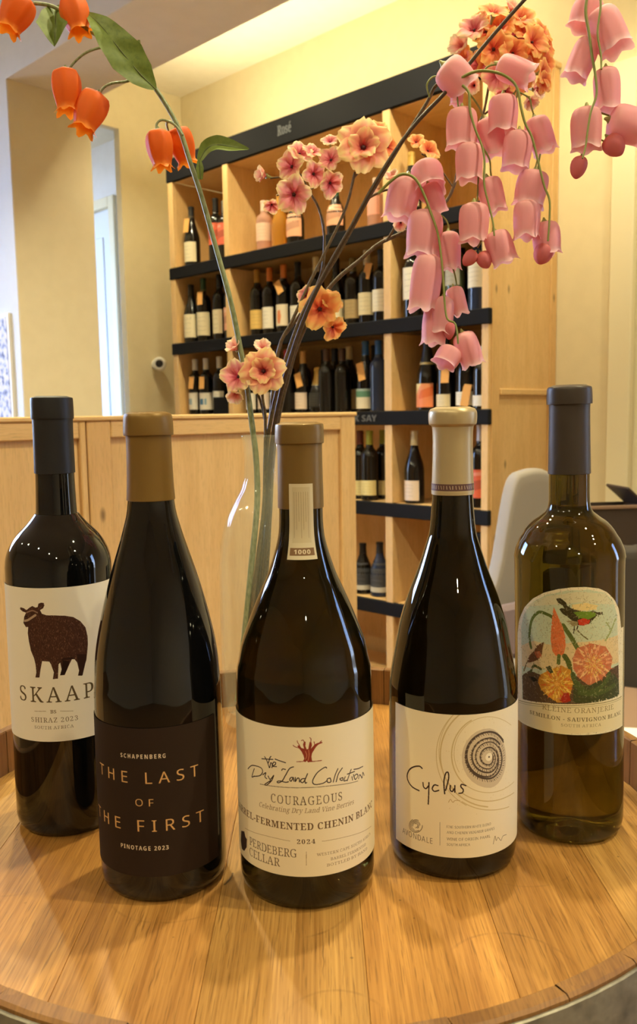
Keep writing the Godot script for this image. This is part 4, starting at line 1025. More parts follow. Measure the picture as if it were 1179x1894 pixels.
func padded(outline: Array, depth: float) -> ArrayMesh:           # an upholstered slab: an outline with a rounded edge
	var mb := MB.new(); var p := PackedVector2Array()
	var sm := []
	var n := outline.size()
	for i in n:
		for k in 5: sm.append(outline[i].cubic_interpolate(outline[(i + 1) % n], outline[(i - 1 + n) % n], outline[(i + 2) % n], k / 5.0))
	var c := Vector2.ZERO
	for q in sm: c += q
	c /= sm.size()
	var rows := []
	for k in 13:
		var a := PI * k / 12.0; var row := []; var sc := 1.0 - 0.16 * (1.0 - pow(sin(a), 0.5)) if k > 0 and k < 12 else 0.84
		for q in sm:
			var w: Vector2 = c + (q - c) * sc; row.append(Vector3(w.x, w.y, cos(a) * depth * 0.5))
		rows.append(row)
	mb.grid(rows, true)
	mb.face([Vector3(c.x, c.y, depth * 0.52)] + rows[0] + [rows[0][0]], Vector3(0, 0, 1)); mb.face([Vector3(c.x, c.y, -depth * 0.52)] + rows[12] + [rows[12][0]], Vector3(0, 0, -1))
	return mb.done()
# ================================================================ traced positions, in metres, and the prints of the labels
func label_sheep() -> Image:
	var L := Lab.new(111.78,111.00,8.0,Color8(232,222,204))
	var body := [34.02,25.35,34.99,20.83,36.80,17.74,33.67,17.10,31.34,15.61,31.95,14.23,35.22,14.76,37.36,15.87,40.01,13.88,42.09,12.70,44.35,13.74,46.04,13.35,46.76,10.92,48.63,10.19,50.55,10.43,50.88,12.27,49.86,14.23,47.62,15.53,48.93,18.11,52.08,19.26,57.62,19.50,64.44,20.27,69.95,21.80,74.85,25.49,78.42,30.57,79.69,36.81,79.78,42.85,78.89,49.45,78.00,54.55,75.39,60.81,74.43,65.15,71.50,64.60,72.40,61.00,71.25,54.79,69.57,52.27,67.81,52.01,65.90,55.48,63.96,59.72,62.42,62.91,59.32,62.83,60.56,58.61,59.77,53.32,58.67,54.72,57.83,65.10,54.34,65.25,55.28,60.45,53.48,54.41,52.51,52.51,47.49,52.08,46.05,58.05,44.96,64.04,41.84,64.18,42.85,60.39,42.41,54.45,41.47,50.03,39.33,44.95,38.06,38.36,37.40,32.47,38.04,27.99,36.11,28.13]
	L.poly(body,Color8(72,44,34))
	L.fur(body,31,2600,Color8(150,112,86),Color8(34,20,17))
	L.poly([59.77,53.32,58.67,54.72,61.56,51.99,67.81,52.01,69.57,52.27,67.88,50.52,61.63,50.51],Color8(45,27,22))
	L.poly([61.56,51.99,66.00,53.25,63.96,59.72,62.09,62.72,59.54,62.62,60.69,58.62],Color8(38,22,20))
	L.poly([71.17,48.78,78.62,50.15,77.58,55.22,74.81,64.85,71.88,64.29,72.80,60.32],Color8(50,30,24))
	L.stroke([37.24,17.72,41.89,16.01,45.66,17.38],1.00,Color8(140,110,90))
	L.stroke([35.33,23.76,38.37,22.80,44.04,19.25],1.60,Color8(176,150,124))
	L.stroke([36.43,20.72,37.52,20.06],0.70,Color8(30,20,18))
	L.text("SKAAP","serif",27.03,82.76,71.09,82.31,Color8(92,76,52),6,0.00)
	L.stroke([39.96,88.87,48.51,88.51],0.35,Color8(150,130,100))
	L.stroke([58.43,88.79,67.10,89.75],0.35,Color8(150,130,100))
	L.text("BS","serifb",51.53,55.62,87.72,90.27,Color8(120,100,74),0,0.00)
	L.text("SHIRAZ 2023","serif",36.97,70.11,93.41,96.88,Color8(112,92,66),4,0.00)
	L.text("SOUTH AFRICA","serif",39.39,67.02,99.42,101.69,Color8(120,100,76),4,0.00)
	return L.im
func label_dark() -> Image:
	var L := Lab.new(112.27,95.20,8.0,Color8(46,34,27))
	L.text("SCHAPENBERG","sansb",46.21,74.80,16.42,19.09,Color8(226,206,178),8,0.00)
	L.text("THE LAST","sans",24.57,95.65,27.76,35.01,Color8(206,160,104),12,0.00)
	L.text("OF","sans",55.20,66.51,44.74,49.35,Color8(206,160,104),12,0.00)
	L.text("THE FIRST","sans",16.55,98.85,58.37,65.71,Color8(206,160,104),12,0.00)
	L.text("PINOTAGE 2023","sansb",43.54,74.58,75.10,77.84,Color8(226,206,178),6,0.00)
	return L.im
func label_vine() -> Image:
	var L := Lab.new(153.63,93.70,8.0,Color8(233,219,188))
	L.poly([75.29,20.83,76.10,19.19,75.59,17.12,74.46,14.64,72.92,12.59,72.00,11.36,73.35,10.69,74.50,12.58,76.06,13.01,75.48,10.53,76.14,8.49,77.08,8.92,76.87,11.38,77.62,13.46,78.57,13.25,79.09,10.64,79.43,9.01,80.53,9.24,80.81,11.15,80.14,13.16,81.19,11.99,82.40,10.68,84.01,9.99,86.84,9.45,87.23,10.16,84.79,10.89,83.33,12.15,81.95,14.10,80.73,16.08,80.37,18.12,80.65,20.61,81.27,21.31,78.27,21.48,77.50,20.46,76.85,21.27],Color8(140,58,44))
	L.stroke([73.35,10.94,72.21,8.89,72.06,8.08],0.45,Color8(140,58,44))
	L.stroke([72.92,12.59,70.57,11.81,69.63,11.02],0.45,Color8(140,58,44))
	L.stroke([76.14,8.66,75.53,7.66,74.58,8.06],0.45,Color8(140,58,44))
	L.stroke([80.06,9.21,80.25,7.25,79.63,6.40],0.45,Color8(140,58,44))
	L.stroke([82.40,10.68,82.03,9.01],0.45,Color8(140,58,44))
	L.stroke([85.62,9.65,86.60,8.77],0.45,Color8(140,58,44))
	L.stroke([71.58,21.10,75.13,20.91],0.45,Color8(140,58,44))
	L.stroke([81.03,21.13,86.40,20.96],0.45,Color8(140,58,44))
	L.stroke([76.81,14.67,77.56,17.17,76.73,19.62],0.40,Color8(200,130,100))
	L.stroke([78.79,13.92,78.98,16.81,78.28,20.49],0.40,Color8(200,130,100))
	L.stroke([50.80,20.43,52.39,22.61,53.99,26.65],0.62,Color8(58,46,44))
	L.stroke([48.64,22.15,52.42,21.60,56.60,21.02],0.62,Color8(58,46,44))
	L.stroke([53.51,23.65,54.52,20.54,55.29,19.40],0.62,Color8(58,46,44))
	L.stroke([54.37,26.41,55.18,23.34,56.07,24.44,55.84,26.31],0.62,Color8(58,46,44))
	L.stroke([56.50,25.03,58.04,24.12,58.42,22.81,57.01,22.78,56.23,25.24,58.89,25.16],0.62,Color8(58,46,44))
	L.stroke([58.12,20.61,64.71,22.07],0.62,Color8(58,46,44))
	L.stroke([42.04,30.18,39.68,35.98,41.86,34.90],0.62,Color8(58,46,44))
	L.stroke([35.68,32.14,40.23,28.58,47.20,27.96,49.01,30.05,47.04,33.06,41.86,35.07],0.62,Color8(58,46,44))
	L.stroke([49.16,32.12,51.40,30.35,50.64,33.04,52.08,33.98],0.62,Color8(58,46,44))
	L.stroke([53.09,32.10,54.45,33.92,56.80,31.16],0.62,Color8(58,46,44))
	L.stroke([56.98,30.96,55.35,34.59,51.97,37.96,50.50,37.95,54.89,34.51],0.62,Color8(58,46,44))
	L.stroke([62.27,27.05,62.96,26.14,64.62,26.30],0.62,Color8(58,46,44))
	L.stroke([69.52,24.31,67.08,25.61,64.54,29.97,62.37,33.69,59.78,35.20,59.19,34.54,61.10,33.85,64.45,34.30,66.26,33.81],0.62,Color8(58,46,44))
	L.stroke([69.39,30.95,67.94,31.03,67.11,32.41,67.90,33.36,69.22,31.45,69.67,33.26],0.62,Color8(58,46,44))
	L.stroke([70.51,30.90,70.46,33.39,71.77,31.36,72.72,31.51,73.00,33.66],0.62,Color8(58,46,44))
	L.stroke([76.04,31.51,74.30,31.83,73.64,33.16,74.73,34.07,76.02,32.68,77.82,28.58],0.62,Color8(58,46,44))
	L.stroke([76.17,32.68,76.46,34.34,77.25,34.03],0.62,Color8(58,46,44))
	L.stroke([89.44,26.09,88.21,25.50,83.70,28.30,80.83,33.05,81.98,35.46,86.82,35.29,89.48,34.00],0.62,Color8(58,46,44))
	L.stroke([91.44,32.64,89.75,33.04,89.97,35.07,92.00,35.08,91.69,32.85],0.62,Color8(58,46,44))
	L.stroke([93.54,35.53,94.93,31.20,96.77,27.82],0.62,Color8(58,46,44))
	L.stroke([95.47,35.74,96.99,31.21,99.82,28.08],0.62,Color8(58,46,44))
	L.stroke([98.04,34.37,100.10,34.28,99.70,35.86,98.03,34.96],0.62,Color8(58,46,44))
	L.stroke([101.85,34.04,100.84,36.31,103.31,36.62],0.62,Color8(58,46,44))
	L.stroke([103.30,36.96,105.45,32.49,106.55,30.70],0.62,Color8(58,46,44))
	L.stroke([103.37,32.76,109.32,32.80],0.62,Color8(58,46,44))
	L.stroke([107.01,35.49,107.53,37.76],0.62,Color8(58,46,44))
	L.stroke([109.03,36.27,108.37,34.62,109.81,38.05,112.27,36.73,111.43,35.17,109.51,35.40],0.62,Color8(58,46,44))
	L.stroke([112.88,38.64,114.23,36.54,116.27,39.40],0.62,Color8(58,46,44))
	L.stroke([116.71,39.13,117.36,36.19,118.86,38.63],0.62,Color8(58,46,44))
	L.stroke([108.76,31.35,113.00,32.11,117.44,32.27],0.62,Color8(58,46,44))
	L.stroke([46.86,38.59,59.29,37.70,70.86,37.29,81.15,37.23,93.51,37.69,112.22,39.87],0.35,Color8(96,80,62))
	L.text("COURAGEOUS","serif",54.75,99.31,42.60,48.10,Color8(104,84,62),4,0.00)
	L.text("Celebrating Dry Land Vine Berries","serif",45.75,108.32,49.86,54.21,Color8(140,112,80),1,0.22)
	L.text("BARREL-FERMENTED CHENIN BLANC","serifb",15.42,130.71,59.55,63.92,Color8(104,78,52),2,0.00)
	L.text("2024","serifb",70.69,81.69,69.74,72.60,Color8(84,62,44),5,0.00)
	L.stroke([29.61,73.03,51.05,70.65,66.55,71.10],0.25,Color8(150,120,80))
	L.stroke([85.82,71.66,102.24,72.34,128.66,76.02],0.25,Color8(150,120,80))
	L.poly([22.75,77.88,28.43,75.74,29.86,78.64,32.02,79.46,31.36,85.02,27.52,89.24,22.83,89.89,20.56,85.63],Color8(66,52,50))
	L.text("PERDEBERG","serif",35.32,70.26,76.09,81.41,Color8(110,92,70),0,0.00)
	L.text("CELLAR","serif",35.05,59.79,83.08,88.47,Color8(110,92,70),0,0.00)
	L.stroke([76.24,77.68,76.08,86.15],0.30,Color8(150,120,80))
	L.text("WESTERN CAPE SOUTH AFRICA","serif",82.49,126.91,78.93,80.81,Color8(130,104,72),1,0.00)
	L.text("BARREL FERMENTED","serif",91.10,119.92,82.99,84.70,Color8(130,104,72),1,0.00)
	L.text("BOTTLED BY HAND","serif",88.51,121.57,86.51,88.23,Color8(130,104,72),1,0.00)
	return L.im
func label_shell() -> Image:
	var L := Lab.new(120.41,95.00,8.0,Color8(236,222,192))
	L.stroke([53.40,59.64,47.94,55.86,43.28,51.34,39.50,46.10,36.71,40.23,35.00,33.86,34.46,27.16,35.10,20.37,36.85,13.76,39.62,7.60,43.26,2.19,47.66,-2.26,52.70,-5.53],0.50,Color8(206,184,136))
	L.stroke([67.92,62.37,60.76,60.09,54.50,57.05,49.08,53.20,44.54,48.53,40.98,43.12,38.50,37.08,37.22,30.58,37.18,23.86,38.36,17.20,40.67,10.91,43.99,5.30,48.17,0.66,53.09,-2.78,58.66,-4.81],0.90,Color8(206,184,136))
	L.stroke([51.56,44.91,49.34,42.23,47.49,39.31,46.02,36.17,44.97,32.86,44.34,29.44,44.14,25.95,44.37,22.46,45.01,19.04,46.07,15.76,47.50,12.70,49.29,9.90,51.40,7.45,53.81,5.40,56.49,3.79],0.80,Color8(206,184,136))
	L.stroke([87.88,67.95,80.28,66.76,74.00,65.74,68.45,64.59,63.42,63.21,58.81,61.52,54.57,59.49,50.68,57.11],0.60,Color8(206,184,136))
	L.stroke([95.59,61.16,88.19,60.41,82.35,60.06,77.24,59.73,72.58,59.26,68.26,58.60,64.21,57.68,60.41,56.49,56.84,55.01,53.51,53.23,50.43,51.14],0.70,Color8(206,184,136))
	L.stroke([95.48,53.65,88.38,53.67,82.49,53.82,77.20,53.79,72.31,53.47,67.76,52.78,63.51,51.69,59.57,50.17,55.95,48.22,52.69,45.83,49.83,43.02],0.50,Color8(206,184,136))
	L.stroke([48.82,37.52,46.95,33.20,45.90,28.56,45.72,23.77,46.40,19.02,47.91,14.51,50.21,10.46,53.22,7.07,56.86,4.51,61.07,2.95,65.79,2.49,70.99,3.24,76.68,5.26,82.95,8.58,90.12,13.30],0.40,Color8(206,184,136))
	L.stroke([45.00,48.04,42.70,45.24,40.71,42.18,39.05,38.89,37.75,35.38,36.84,31.68,36.32,27.85,36.22,23.91,36.54,19.94,37.28,15.98,38.41,12.09,39.93,8.35,41.81,4.82,44.02,1.56,46.55,-1.38],0.40,Color8(206,184,136))
	L.dots([35.92,0.86,91.40,2.97,97.58,74.57,43.41,63.30,33.58,32.62],6,220,Color8(206,184,136))
	L.poly([83.91,33.64,83.40,38.46,81.81,42.65,79.39,46.02,76.42,48.43,73.18,49.78,69.88,50.03,65.37,48.94,60.84,46.83,56.97,43.86,53.91,40.13,51.76,35.78,50.61,31.03,50.53,26.13,51.51,21.39,53.51,17.12,56.42,13.65,60.13,11.24,64.53,10.12,69.18,10.39,72.44,11.77,75.69,14.41,78.72,18.15,81.28,22.73,83.10,27.80,83.89,32.97],Color8(208,190,162))
	L.stroke([80.97,22.04,79.76,20.27,78.47,18.65,77.13,17.21,75.77,15.95,74.39,14.90,73.01,14.05,71.65,13.42,70.32,13.00,69.03,12.79,67.22,12.70,65.34,12.81,63.57,13.14,61.93,13.67,60.42,14.40,59.05,15.29,57.83,16.34,56.75,17.52,55.83,18.82,55.06,20.21,54.46,21.67,54.02,23.19,53.74,24.74,53.63,26.30,53.67,27.86,53.87,29.40,54.22,30.90,54.72,32.34,55.36,33.72,56.13,35.03,57.02,36.24,58.02,37.36,59.12,38.38,60.31,39.28,61.57,40.08,62.91,40.76,64.30,41.32,65.73,41.76,67.19,42.07,68.67,42.27,69.68,42.26,70.57,42.11,71.44,41.82,72.26,41.42,73.04,40.91,73.76,40.29,74.41,39.57,74.99,38.76,75.48,37.88,75.88,36.93,76.19,35.92,76.40,34.87,76.51,33.79,76.52,32.69,76.44,31.60,76.27,30.51,76.01,29.44,75.67,28.42,75.26,27.44,74.80,26.52,74.28,25.68],1.00,Color8(86,72,62))
	L.stroke([80.57,20.72,78.56,18.35,76.43,16.34,74.26,14.75,72.10,13.59,69.98,12.90,67.60,12.60,64.83,12.69,62.29,13.26,60.02,14.25,58.03,15.62,56.35,17.31,54.99,19.27,53.98,21.44,53.32,23.74,53.02,26.12,53.07,28.51,53.48,30.85,54.23,33.10,55.30,35.21,56.65,37.14,58.28,38.86,60.14,40.34,62.19,41.58,64.42,42.54,66.77,43.24,69.11,43.65,70.79,43.63,72.43,43.31,74.00,42.69,75.45,41.80,76.74,40.65,77.84,39.26,78.69,37.67,79.27,35.91,79.56,34.02,79.55,32.05,79.24,30.05,78.67,28.08,77.85,26.18,76.84,24.42],1.30,Color8(86,72,62))
	L.stroke([77.49,22.66,76.05,20.93,74.50,19.46,72.90,18.30,71.29,17.46,69.70,16.97,67.90,16.77,65.79,16.85,63.87,17.28,62.14,18.02,60.63,19.03,59.37,20.29,58.36,21.74,57.61,23.34,57.14,25.04,56.95,26.80,57.03,28.56,57.37,30.29,57.96,31.95,58.79,33.50,59.84,34.92,61.07,36.19,62.47,37.27,64.01,38.16,65.64,38.85,67.35,39.32,69.03,39.58,70.21,39.52,71.34,39.24,72.40,38.74,73.36,38.06,74.19,37.19,74.87,36.17,75.39,35.02,75.72,33.77,75.87,32.45,75.83,31.10,75.60,29.76,75.21,28.45,74.68,27.21,74.02,26.07],1.15,Color8(86,72,62))
	L.stroke([75.75,23.89,74.61,22.51,73.38,21.36,72.10,20.45,70.81,19.80,69.53,19.43,68.08,19.29,66.38,19.37,64.83,19.72,63.44,20.32,62.24,21.13,61.23,22.13,60.44,23.29,59.86,24.55,59.51,25.90,59.38,27.28,59.47,28.67,59.77,30.03,60.27,31.33,60.95,32.54,61.80,33.64,62.79,34.62,63.91,35.45,65.12,36.12,66.39,36.63,67.71,36.97,68.98,37.13,69.86,37.05,70.69,36.80,71.46,36.39,72.15,35.84,72.73,35.16,73.19,34.38,73.53,33.50,73.74,32.57,73.81,31.60,73.75,30.62,73.56,29.66,73.27,28.74,72.88,27.88,72.40,27.10],0.80,Color8(86,72,62))
	L.stroke([73.26,25.80,72.55,24.91,71.77,24.17,70.95,23.59,70.12,23.18,69.29,22.94,68.34,22.85,67.22,22.89,66.18,23.11,65.26,23.49,64.45,24.01,63.78,24.66,63.25,25.40,62.86,26.22,62.63,27.09,62.55,27.99,62.62,28.90,62.82,29.79,63.17,30.64,63.63,31.44,64.20,32.17,64.87,32.81,65.61,33.36,66.41,33.80,67.25,34.13,68.10,34.35,68.93,34.45,69.49,34.39,70.02,34.22,70.50,33.95,70.93,33.58,71.29,33.13,71.57,32.62,71.77,32.06,71.89,31.46,71.93,30.84,71.89,30.22,71.77,29.61,71.59,29.03,71.34,28.50,71.05,28.02],1.00,Color8(86,72,62))
	L.stroke([82.44,32.81,81.17,33.21],0.45,Color8(150,132,110))
	L.stroke([82.36,34.57,81.02,34.80],0.45,Color8(86,72,62))
	L.stroke([82.10,36.25,80.71,36.31],0.45,Color8(150,132,110))
	L.stroke([81.65,37.84,80.24,37.74],0.45,Color8(86,72,62))
	L.stroke([81.03,39.31,79.63,39.06],0.45,Color8(150,132,110))
	L.stroke([80.26,40.67,78.88,40.27],0.45,Color8(86,72,62))
	L.stroke([79.35,41.89,78.01,41.35],0.45,Color8(150,132,110))
	L.stroke([78.33,42.97,77.05,42.29],0.45,Color8(86,72,62))
	L.stroke([77.22,43.90,76.01,43.09],0.45,Color8(150,132,110))
	L.stroke([76.03,44.67,74.90,43.74],0.45,Color8(86,72,62))
	L.stroke([74.78,45.28,73.75,44.24],0.45,Color8(150,132,110))
	L.stroke([73.50,45.72,72.57,44.58],0.45,Color8(86,72,62))
	L.stroke([72.19,45.99,71.37,44.76],0.45,Color8(150,132,110))
	L.stroke([70.88,46.08,70.17,44.78],0.45,Color8(86,72,62))
	L.stroke([69.58,46.01,68.98,44.64],0.45,Color8(150,132,110))
	L.stroke([67.95,45.70,67.19,44.23],0.45,Color8(86,72,62))
	L.stroke([66.02,45.17,65.44,43.68],0.45,Color8(150,132,110))
	L.stroke([64.18,44.51,63.77,43.01],0.45,Color8(86,72,62))
	L.stroke([62.43,43.70,62.20,42.20],0.45,Color8(150,132,110))
	L.stroke([60.79,42.77,60.73,41.27],0.45,Color8(86,72,62))
	L.stroke([59.27,41.70,59.37,40.23],0.45,Color8(150,132,110))
	L.stroke([57.88,40.51,58.13,39.07],0.45,Color8(86,72,62))
	L.stroke([56.62,39.21,57.03,37.82],0.45,Color8(150,132,110))
	L.stroke([55.51,37.80,56.06,36.47],0.45,Color8(86,72,62))
	L.stroke([54.55,36.30,55.24,35.04],0.45,Color8(150,132,110))
	L.stroke([53.76,34.72,54.57,33.54],0.45,Color8(86,72,62))
	L.stroke([53.13,33.07,54.07,31.99],0.45,Color8(150,132,110))
	L.stroke([52.68,31.37,53.72,30.41],0.45,Color8(86,72,62))
	L.stroke([52.40,29.64,53.54,28.80],0.45,Color8(150,132,110))
	L.stroke([52.31,27.90,53.53,27.19],0.45,Color8(86,72,62))
	L.stroke([52.39,26.16,53.69,25.60],0.45,Color8(150,132,110))
	L.stroke([52.66,24.45,54.01,24.05],0.45,Color8(86,72,62))
	L.stroke([53.10,22.78,54.50,22.54],0.45,Color8(150,132,110))
	L.stroke([53.72,21.19,55.14,21.12],0.45,Color8(86,72,62))
	L.stroke([54.50,19.69,55.94,19.78],0.45,Color8(150,132,110))
	L.stroke([55.45,18.30,56.88,18.56],0.45,Color8(86,72,62))
	L.stroke([56.54,17.04,57.96,17.48],0.45,Color8(150,132,110))
	L.stroke([57.79,15.93,59.17,16.53],0.45,Color8(86,72,62))
	L.stroke([59.16,14.99,60.51,15.75],0.45,Color8(150,132,110))
	L.stroke([60.67,14.24,61.95,15.15],0.45,Color8(86,72,62))
	L.stroke([62.29,13.68,63.50,14.73],0.45,Color8(150,132,110))
	L.stroke([64.01,13.33,65.14,14.51],0.45,Color8(86,72,62))
	L.stroke([65.83,13.20,66.86,14.49],0.45,Color8(150,132,110))
	L.stroke([67.74,13.30,68.66,14.69],0.45,Color8(86,72,62))
	L.stroke([69.36,13.57,69.86,14.97],0.45,Color8(150,132,110))
	L.stroke([70.65,13.98,71.06,15.44],0.45,Color8(86,72,62))
	L.stroke([71.95,14.60,72.25,16.09],0.45,Color8(150,132,110))
	L.stroke([73.25,15.42,73.43,16.92],0.45,Color8(86,72,62))
	L.stroke([74.53,16.42,74.59,17.92],0.45,Color8(150,132,110))
	L.stroke([75.78,17.60,75.70,19.06],0.45,Color8(86,72,62))
	L.stroke([76.97,18.93,76.76,20.35],0.45,Color8(150,132,110))
	L.stroke([78.10,20.41,77.74,21.76],0.45,Color8(86,72,62))
	L.stroke([79.14,22.01,78.64,23.27],0.45,Color8(150,132,110))
	L.stroke([80.07,23.71,79.42,24.86],0.45,Color8(86,72,62))
	L.stroke([80.87,25.49,80.07,26.50],0.45,Color8(150,132,110))
	L.stroke([81.52,27.31,80.59,28.19],0.45,Color8(86,72,62))
	L.stroke([82.01,29.16,80.95,29.88],0.45,Color8(150,132,110))
	L.stroke([82.32,31.00,81.14,31.56],0.45,Color8(86,72,62))
	L.stroke([79.01,31.87,77.87,32.15],0.45,Color8(150,132,110))
	L.stroke([78.93,33.52,77.73,33.61],0.45,Color8(86,72,62))
	L.stroke([78.66,35.09,77.43,34.99],0.45,Color8(150,132,110))
	L.stroke([78.19,36.55,76.96,36.27],0.45,Color8(86,72,62))
	L.stroke([77.56,37.89,76.35,37.43],0.45,Color8(150,132,110))
	L.stroke([76.77,39.08,75.62,38.46],0.45,Color8(86,72,62))
	L.stroke([75.86,40.11,74.77,39.34],0.45,Color8(150,132,110))
	L.stroke([74.83,40.96,73.83,40.05],0.45,Color8(86,72,62))
	L.stroke([73.72,41.63,72.82,40.59],0.45,Color8(150,132,110))
	L.stroke([72.56,42.10,71.76,40.96],0.45,Color8(86,72,62))
	L.stroke([71.35,42.38,70.68,41.14],0.45,Color8(150,132,110))
	L.stroke([70.13,42.45,69.58,41.14],0.45,Color8(86,72,62))
	L.stroke([68.91,42.32,68.49,40.96],0.45,Color8(150,132,110))
	L.stroke([67.06,41.88,66.62,40.46],0.45,Color8(86,72,62))
	L.stroke([65.29,41.27,65.05,39.84],0.45,Color8(150,132,110))
	L.stroke([63.62,40.49,63.58,39.08],0.45,Color8(86,72,62))
	L.stroke([62.08,39.55,62.22,38.17],0.45,Color8(150,132,110))
	L.stroke([60.66,38.47,60.99,37.14],0.45,Color8(86,72,62))
	L.stroke([59.41,37.24,59.90,35.99],0.45,Color8(150,132,110))
	L.stroke([58.31,35.90,58.97,34.73],0.45,Color8(86,72,62))
	L.stroke([57.40,34.46,58.21,33.39],0.45,Color8(150,132,110))
	L.stroke([56.68,32.92,57.62,31.98],0.45,Color8(86,72,62))
	L.stroke([56.15,31.33,57.21,30.52],0.45,Color8(150,132,110))
	L.stroke([55.83,29.69,57.00,29.04],0.45,Color8(86,72,62))
	L.stroke([55.72,28.04,56.97,27.56],0.45,Color8(150,132,110))
	L.stroke([55.82,26.41,57.13,26.10],0.45,Color8(86,72,62))
	L.stroke([56.13,24.82,57.48,24.69],0.45,Color8(150,132,110))
	L.stroke([56.64,23.29,58.02,23.36],0.45,Color8(86,72,62))
	L.stroke([57.35,21.87,58.73,22.13],0.45,Color8(150,132,110))
	L.stroke([58.25,20.58,59.61,21.02],0.45,Color8(86,72,62))
	L.stroke([59.33,19.43,60.65,20.06],0.45,Color8(150,132,110))
	L.stroke([60.58,18.47,61.83,19.27],0.45,Color8(86,72,62))
	L.stroke([61.97,17.71,63.14,18.66],0.45,Color8(150,132,110))
	L.stroke([63.50,17.16,64.58,18.26],0.45,Color8(86,72,62))
	L.stroke([65.15,16.86,66.11,18.07],0.45,Color8(150,132,110))
	L.stroke([66.91,16.79,67.72,18.11],0.45,Color8(86,72,62))
	L.stroke([68.74,16.98,69.40,18.37],0.45,Color8(150,132,110))
	L.stroke([69.95,17.30,70.26,18.69],0.45,Color8(86,72,62))
	L.stroke([71.17,17.84,71.34,19.26],0.45,Color8(150,132,110))
	L.stroke([72.37,18.61,72.41,20.01],0.45,Color8(86,72,62))
	L.stroke([73.54,19.58,73.44,20.95],0.45,Color8(150,132,110))
	L.stroke([74.65,20.73,74.40,22.04],0.45,Color8(86,72,62))
	L.stroke([75.69,22.06,75.29,23.28],0.45,Color8(150,132,110))
	L.stroke([76.63,23.52,76.07,24.63],0.45,Color8(86,72,62))
	L.stroke([77.43,25.10,76.73,26.07],0.45,Color8(150,132,110))
	L.stroke([78.09,26.75,77.26,27.57],0.45,Color8(86,72,62))
	L.stroke([78.59,28.46,77.63,29.10],0.45,Color8(150,132,110))
	L.stroke([78.90,30.17,77.83,30.64],0.45,Color8(86,72,62))
	L.stroke([76.23,31.17,75.17,31.34],0.45,Color8(150,132,110))
	L.stroke([76.15,32.65,75.04,32.60],0.45,Color8(86,72,62))
	L.stroke([75.87,34.04,74.76,33.77],0.45,Color8(150,132,110))
	L.stroke([75.40,35.32,74.32,34.85],0.45,Color8(86,72,62))
	L.stroke([74.77,36.45,73.74,35.79],0.45,Color8(150,132,110))
	L.stroke([74.00,37.41,73.04,36.58],0.45,Color8(86,72,62))
	L.stroke([73.10,38.18,72.25,37.20],0.45,Color8(150,132,110))
	L.stroke([72.12,38.75,71.38,37.64],0.45,Color8(86,72,62))
	L.stroke([71.07,39.10,70.47,37.89],0.45,Color8(150,132,110))
	L.stroke([69.98,39.23,69.53,37.94],0.45,Color8(86,72,62))
	L.stroke([68.89,39.14,68.59,37.80],0.45,Color8(150,132,110))
	L.stroke([67.23,38.72,66.99,37.36],0.45,Color8(86,72,62))
	L.stroke([65.64,38.12,65.64,36.77],0.45,Color8(150,132,110))
	L.stroke([64.17,37.33,64.39,36.03],0.45,Color8(86,72,62))
	L.stroke([62.84,36.37,63.26,35.15],0.45,Color8(150,132,110))
	L.stroke([61.66,35.25,62.28,34.14],0.45,Color8(86,72,62))
	L.stroke([60.67,34.01,61.47,33.02],0.45,Color8(150,132,110))
	L.stroke([59.88,32.66,60.84,31.82],0.45,Color8(86,72,62))
	L.stroke([59.30,31.24,60.39,30.56],0.45,Color8(150,132,110))
	L.stroke([58.95,29.76,60.14,29.27],0.45,Color8(86,72,62))
	L.stroke([58.83,28.27,60.10,27.98],0.45,Color8(150,132,110))
	L.stroke([58.94,26.81,60.26,26.73],0.45,Color8(86,72,62))
	L.stroke([59.28,25.40,60.62,25.53],0.45,Color8(150,132,110))
	L.stroke([59.84,24.08,61.18,24.43],0.45,Color8(86,72,62))
	L.stroke([60.62,22.90,61.92,23.46],0.45,Color8(150,132,110))
	L.stroke([61.60,21.88,62.83,22.63],0.45,Color8(86,72,62))
	L.stroke([62.76,21.06,63.89,21.98],0.45,Color8(150,132,110))
	L.stroke([64.08,20.45,65.09,21.53],0.45,Color8(86,72,62))
	L.stroke([65.54,20.09,66.39,21.29],0.45,Color8(150,132,110))
	L.stroke([67.11,19.98,67.79,21.28],0.45,Color8(86,72,62))
	L.stroke([68.77,20.13,69.24,21.49],0.45,Color8(150,132,110))
	L.stroke([69.85,20.44,70.01,21.79],0.45,Color8(86,72,62))
	L.stroke([70.93,20.99,70.94,22.33],0.45,Color8(150,132,110))
	L.stroke([71.98,21.76,71.83,23.05],0.45,Color8(86,72,62))
	L.stroke([72.98,22.74,72.66,23.95],0.45,Color8(150,132,110))
	L.stroke([73.88,23.90,73.41,24.99],0.45,Color8(86,72,62))
	L.stroke([74.67,25.21,74.04,26.15],0.45,Color8(150,132,110))
	L.stroke([75.32,26.63,74.55,27.40],0.45,Color8(86,72,62))
	L.stroke([75.81,28.12,74.92,28.71],0.45,Color8(150,132,110))
	L.stroke([76.12,29.65,75.13,30.03],0.45,Color8(86,72,62))
	L.stroke([73.51,30.55,72.51,30.58],0.45,Color8(150,132,110))
	L.stroke([73.41,31.82,72.39,31.57],0.45,Color8(86,72,62))
	L.stroke([73.10,32.98,72.12,32.48],0.45,Color8(150,132,110))
	L.stroke([72.61,34.00,71.70,33.25],0.45,Color8(86,72,62))
	L.stroke([71.95,34.82,71.15,33.87],0.45,Color8(150,132,110))
	L.stroke([71.15,35.42,70.51,34.30],0.45,Color8(86,72,62))
	L.stroke([70.27,35.77,69.80,34.54],0.45,Color8(150,132,110))
	L.stroke([69.34,35.86,69.06,34.56],0.45,Color8(86,72,62))
	L.stroke([68.14,35.64,68.01,34.32],0.45,Color8(150,132,110))
	L.stroke([66.74,35.13,66.91,33.87],0.45,Color8(86,72,62))
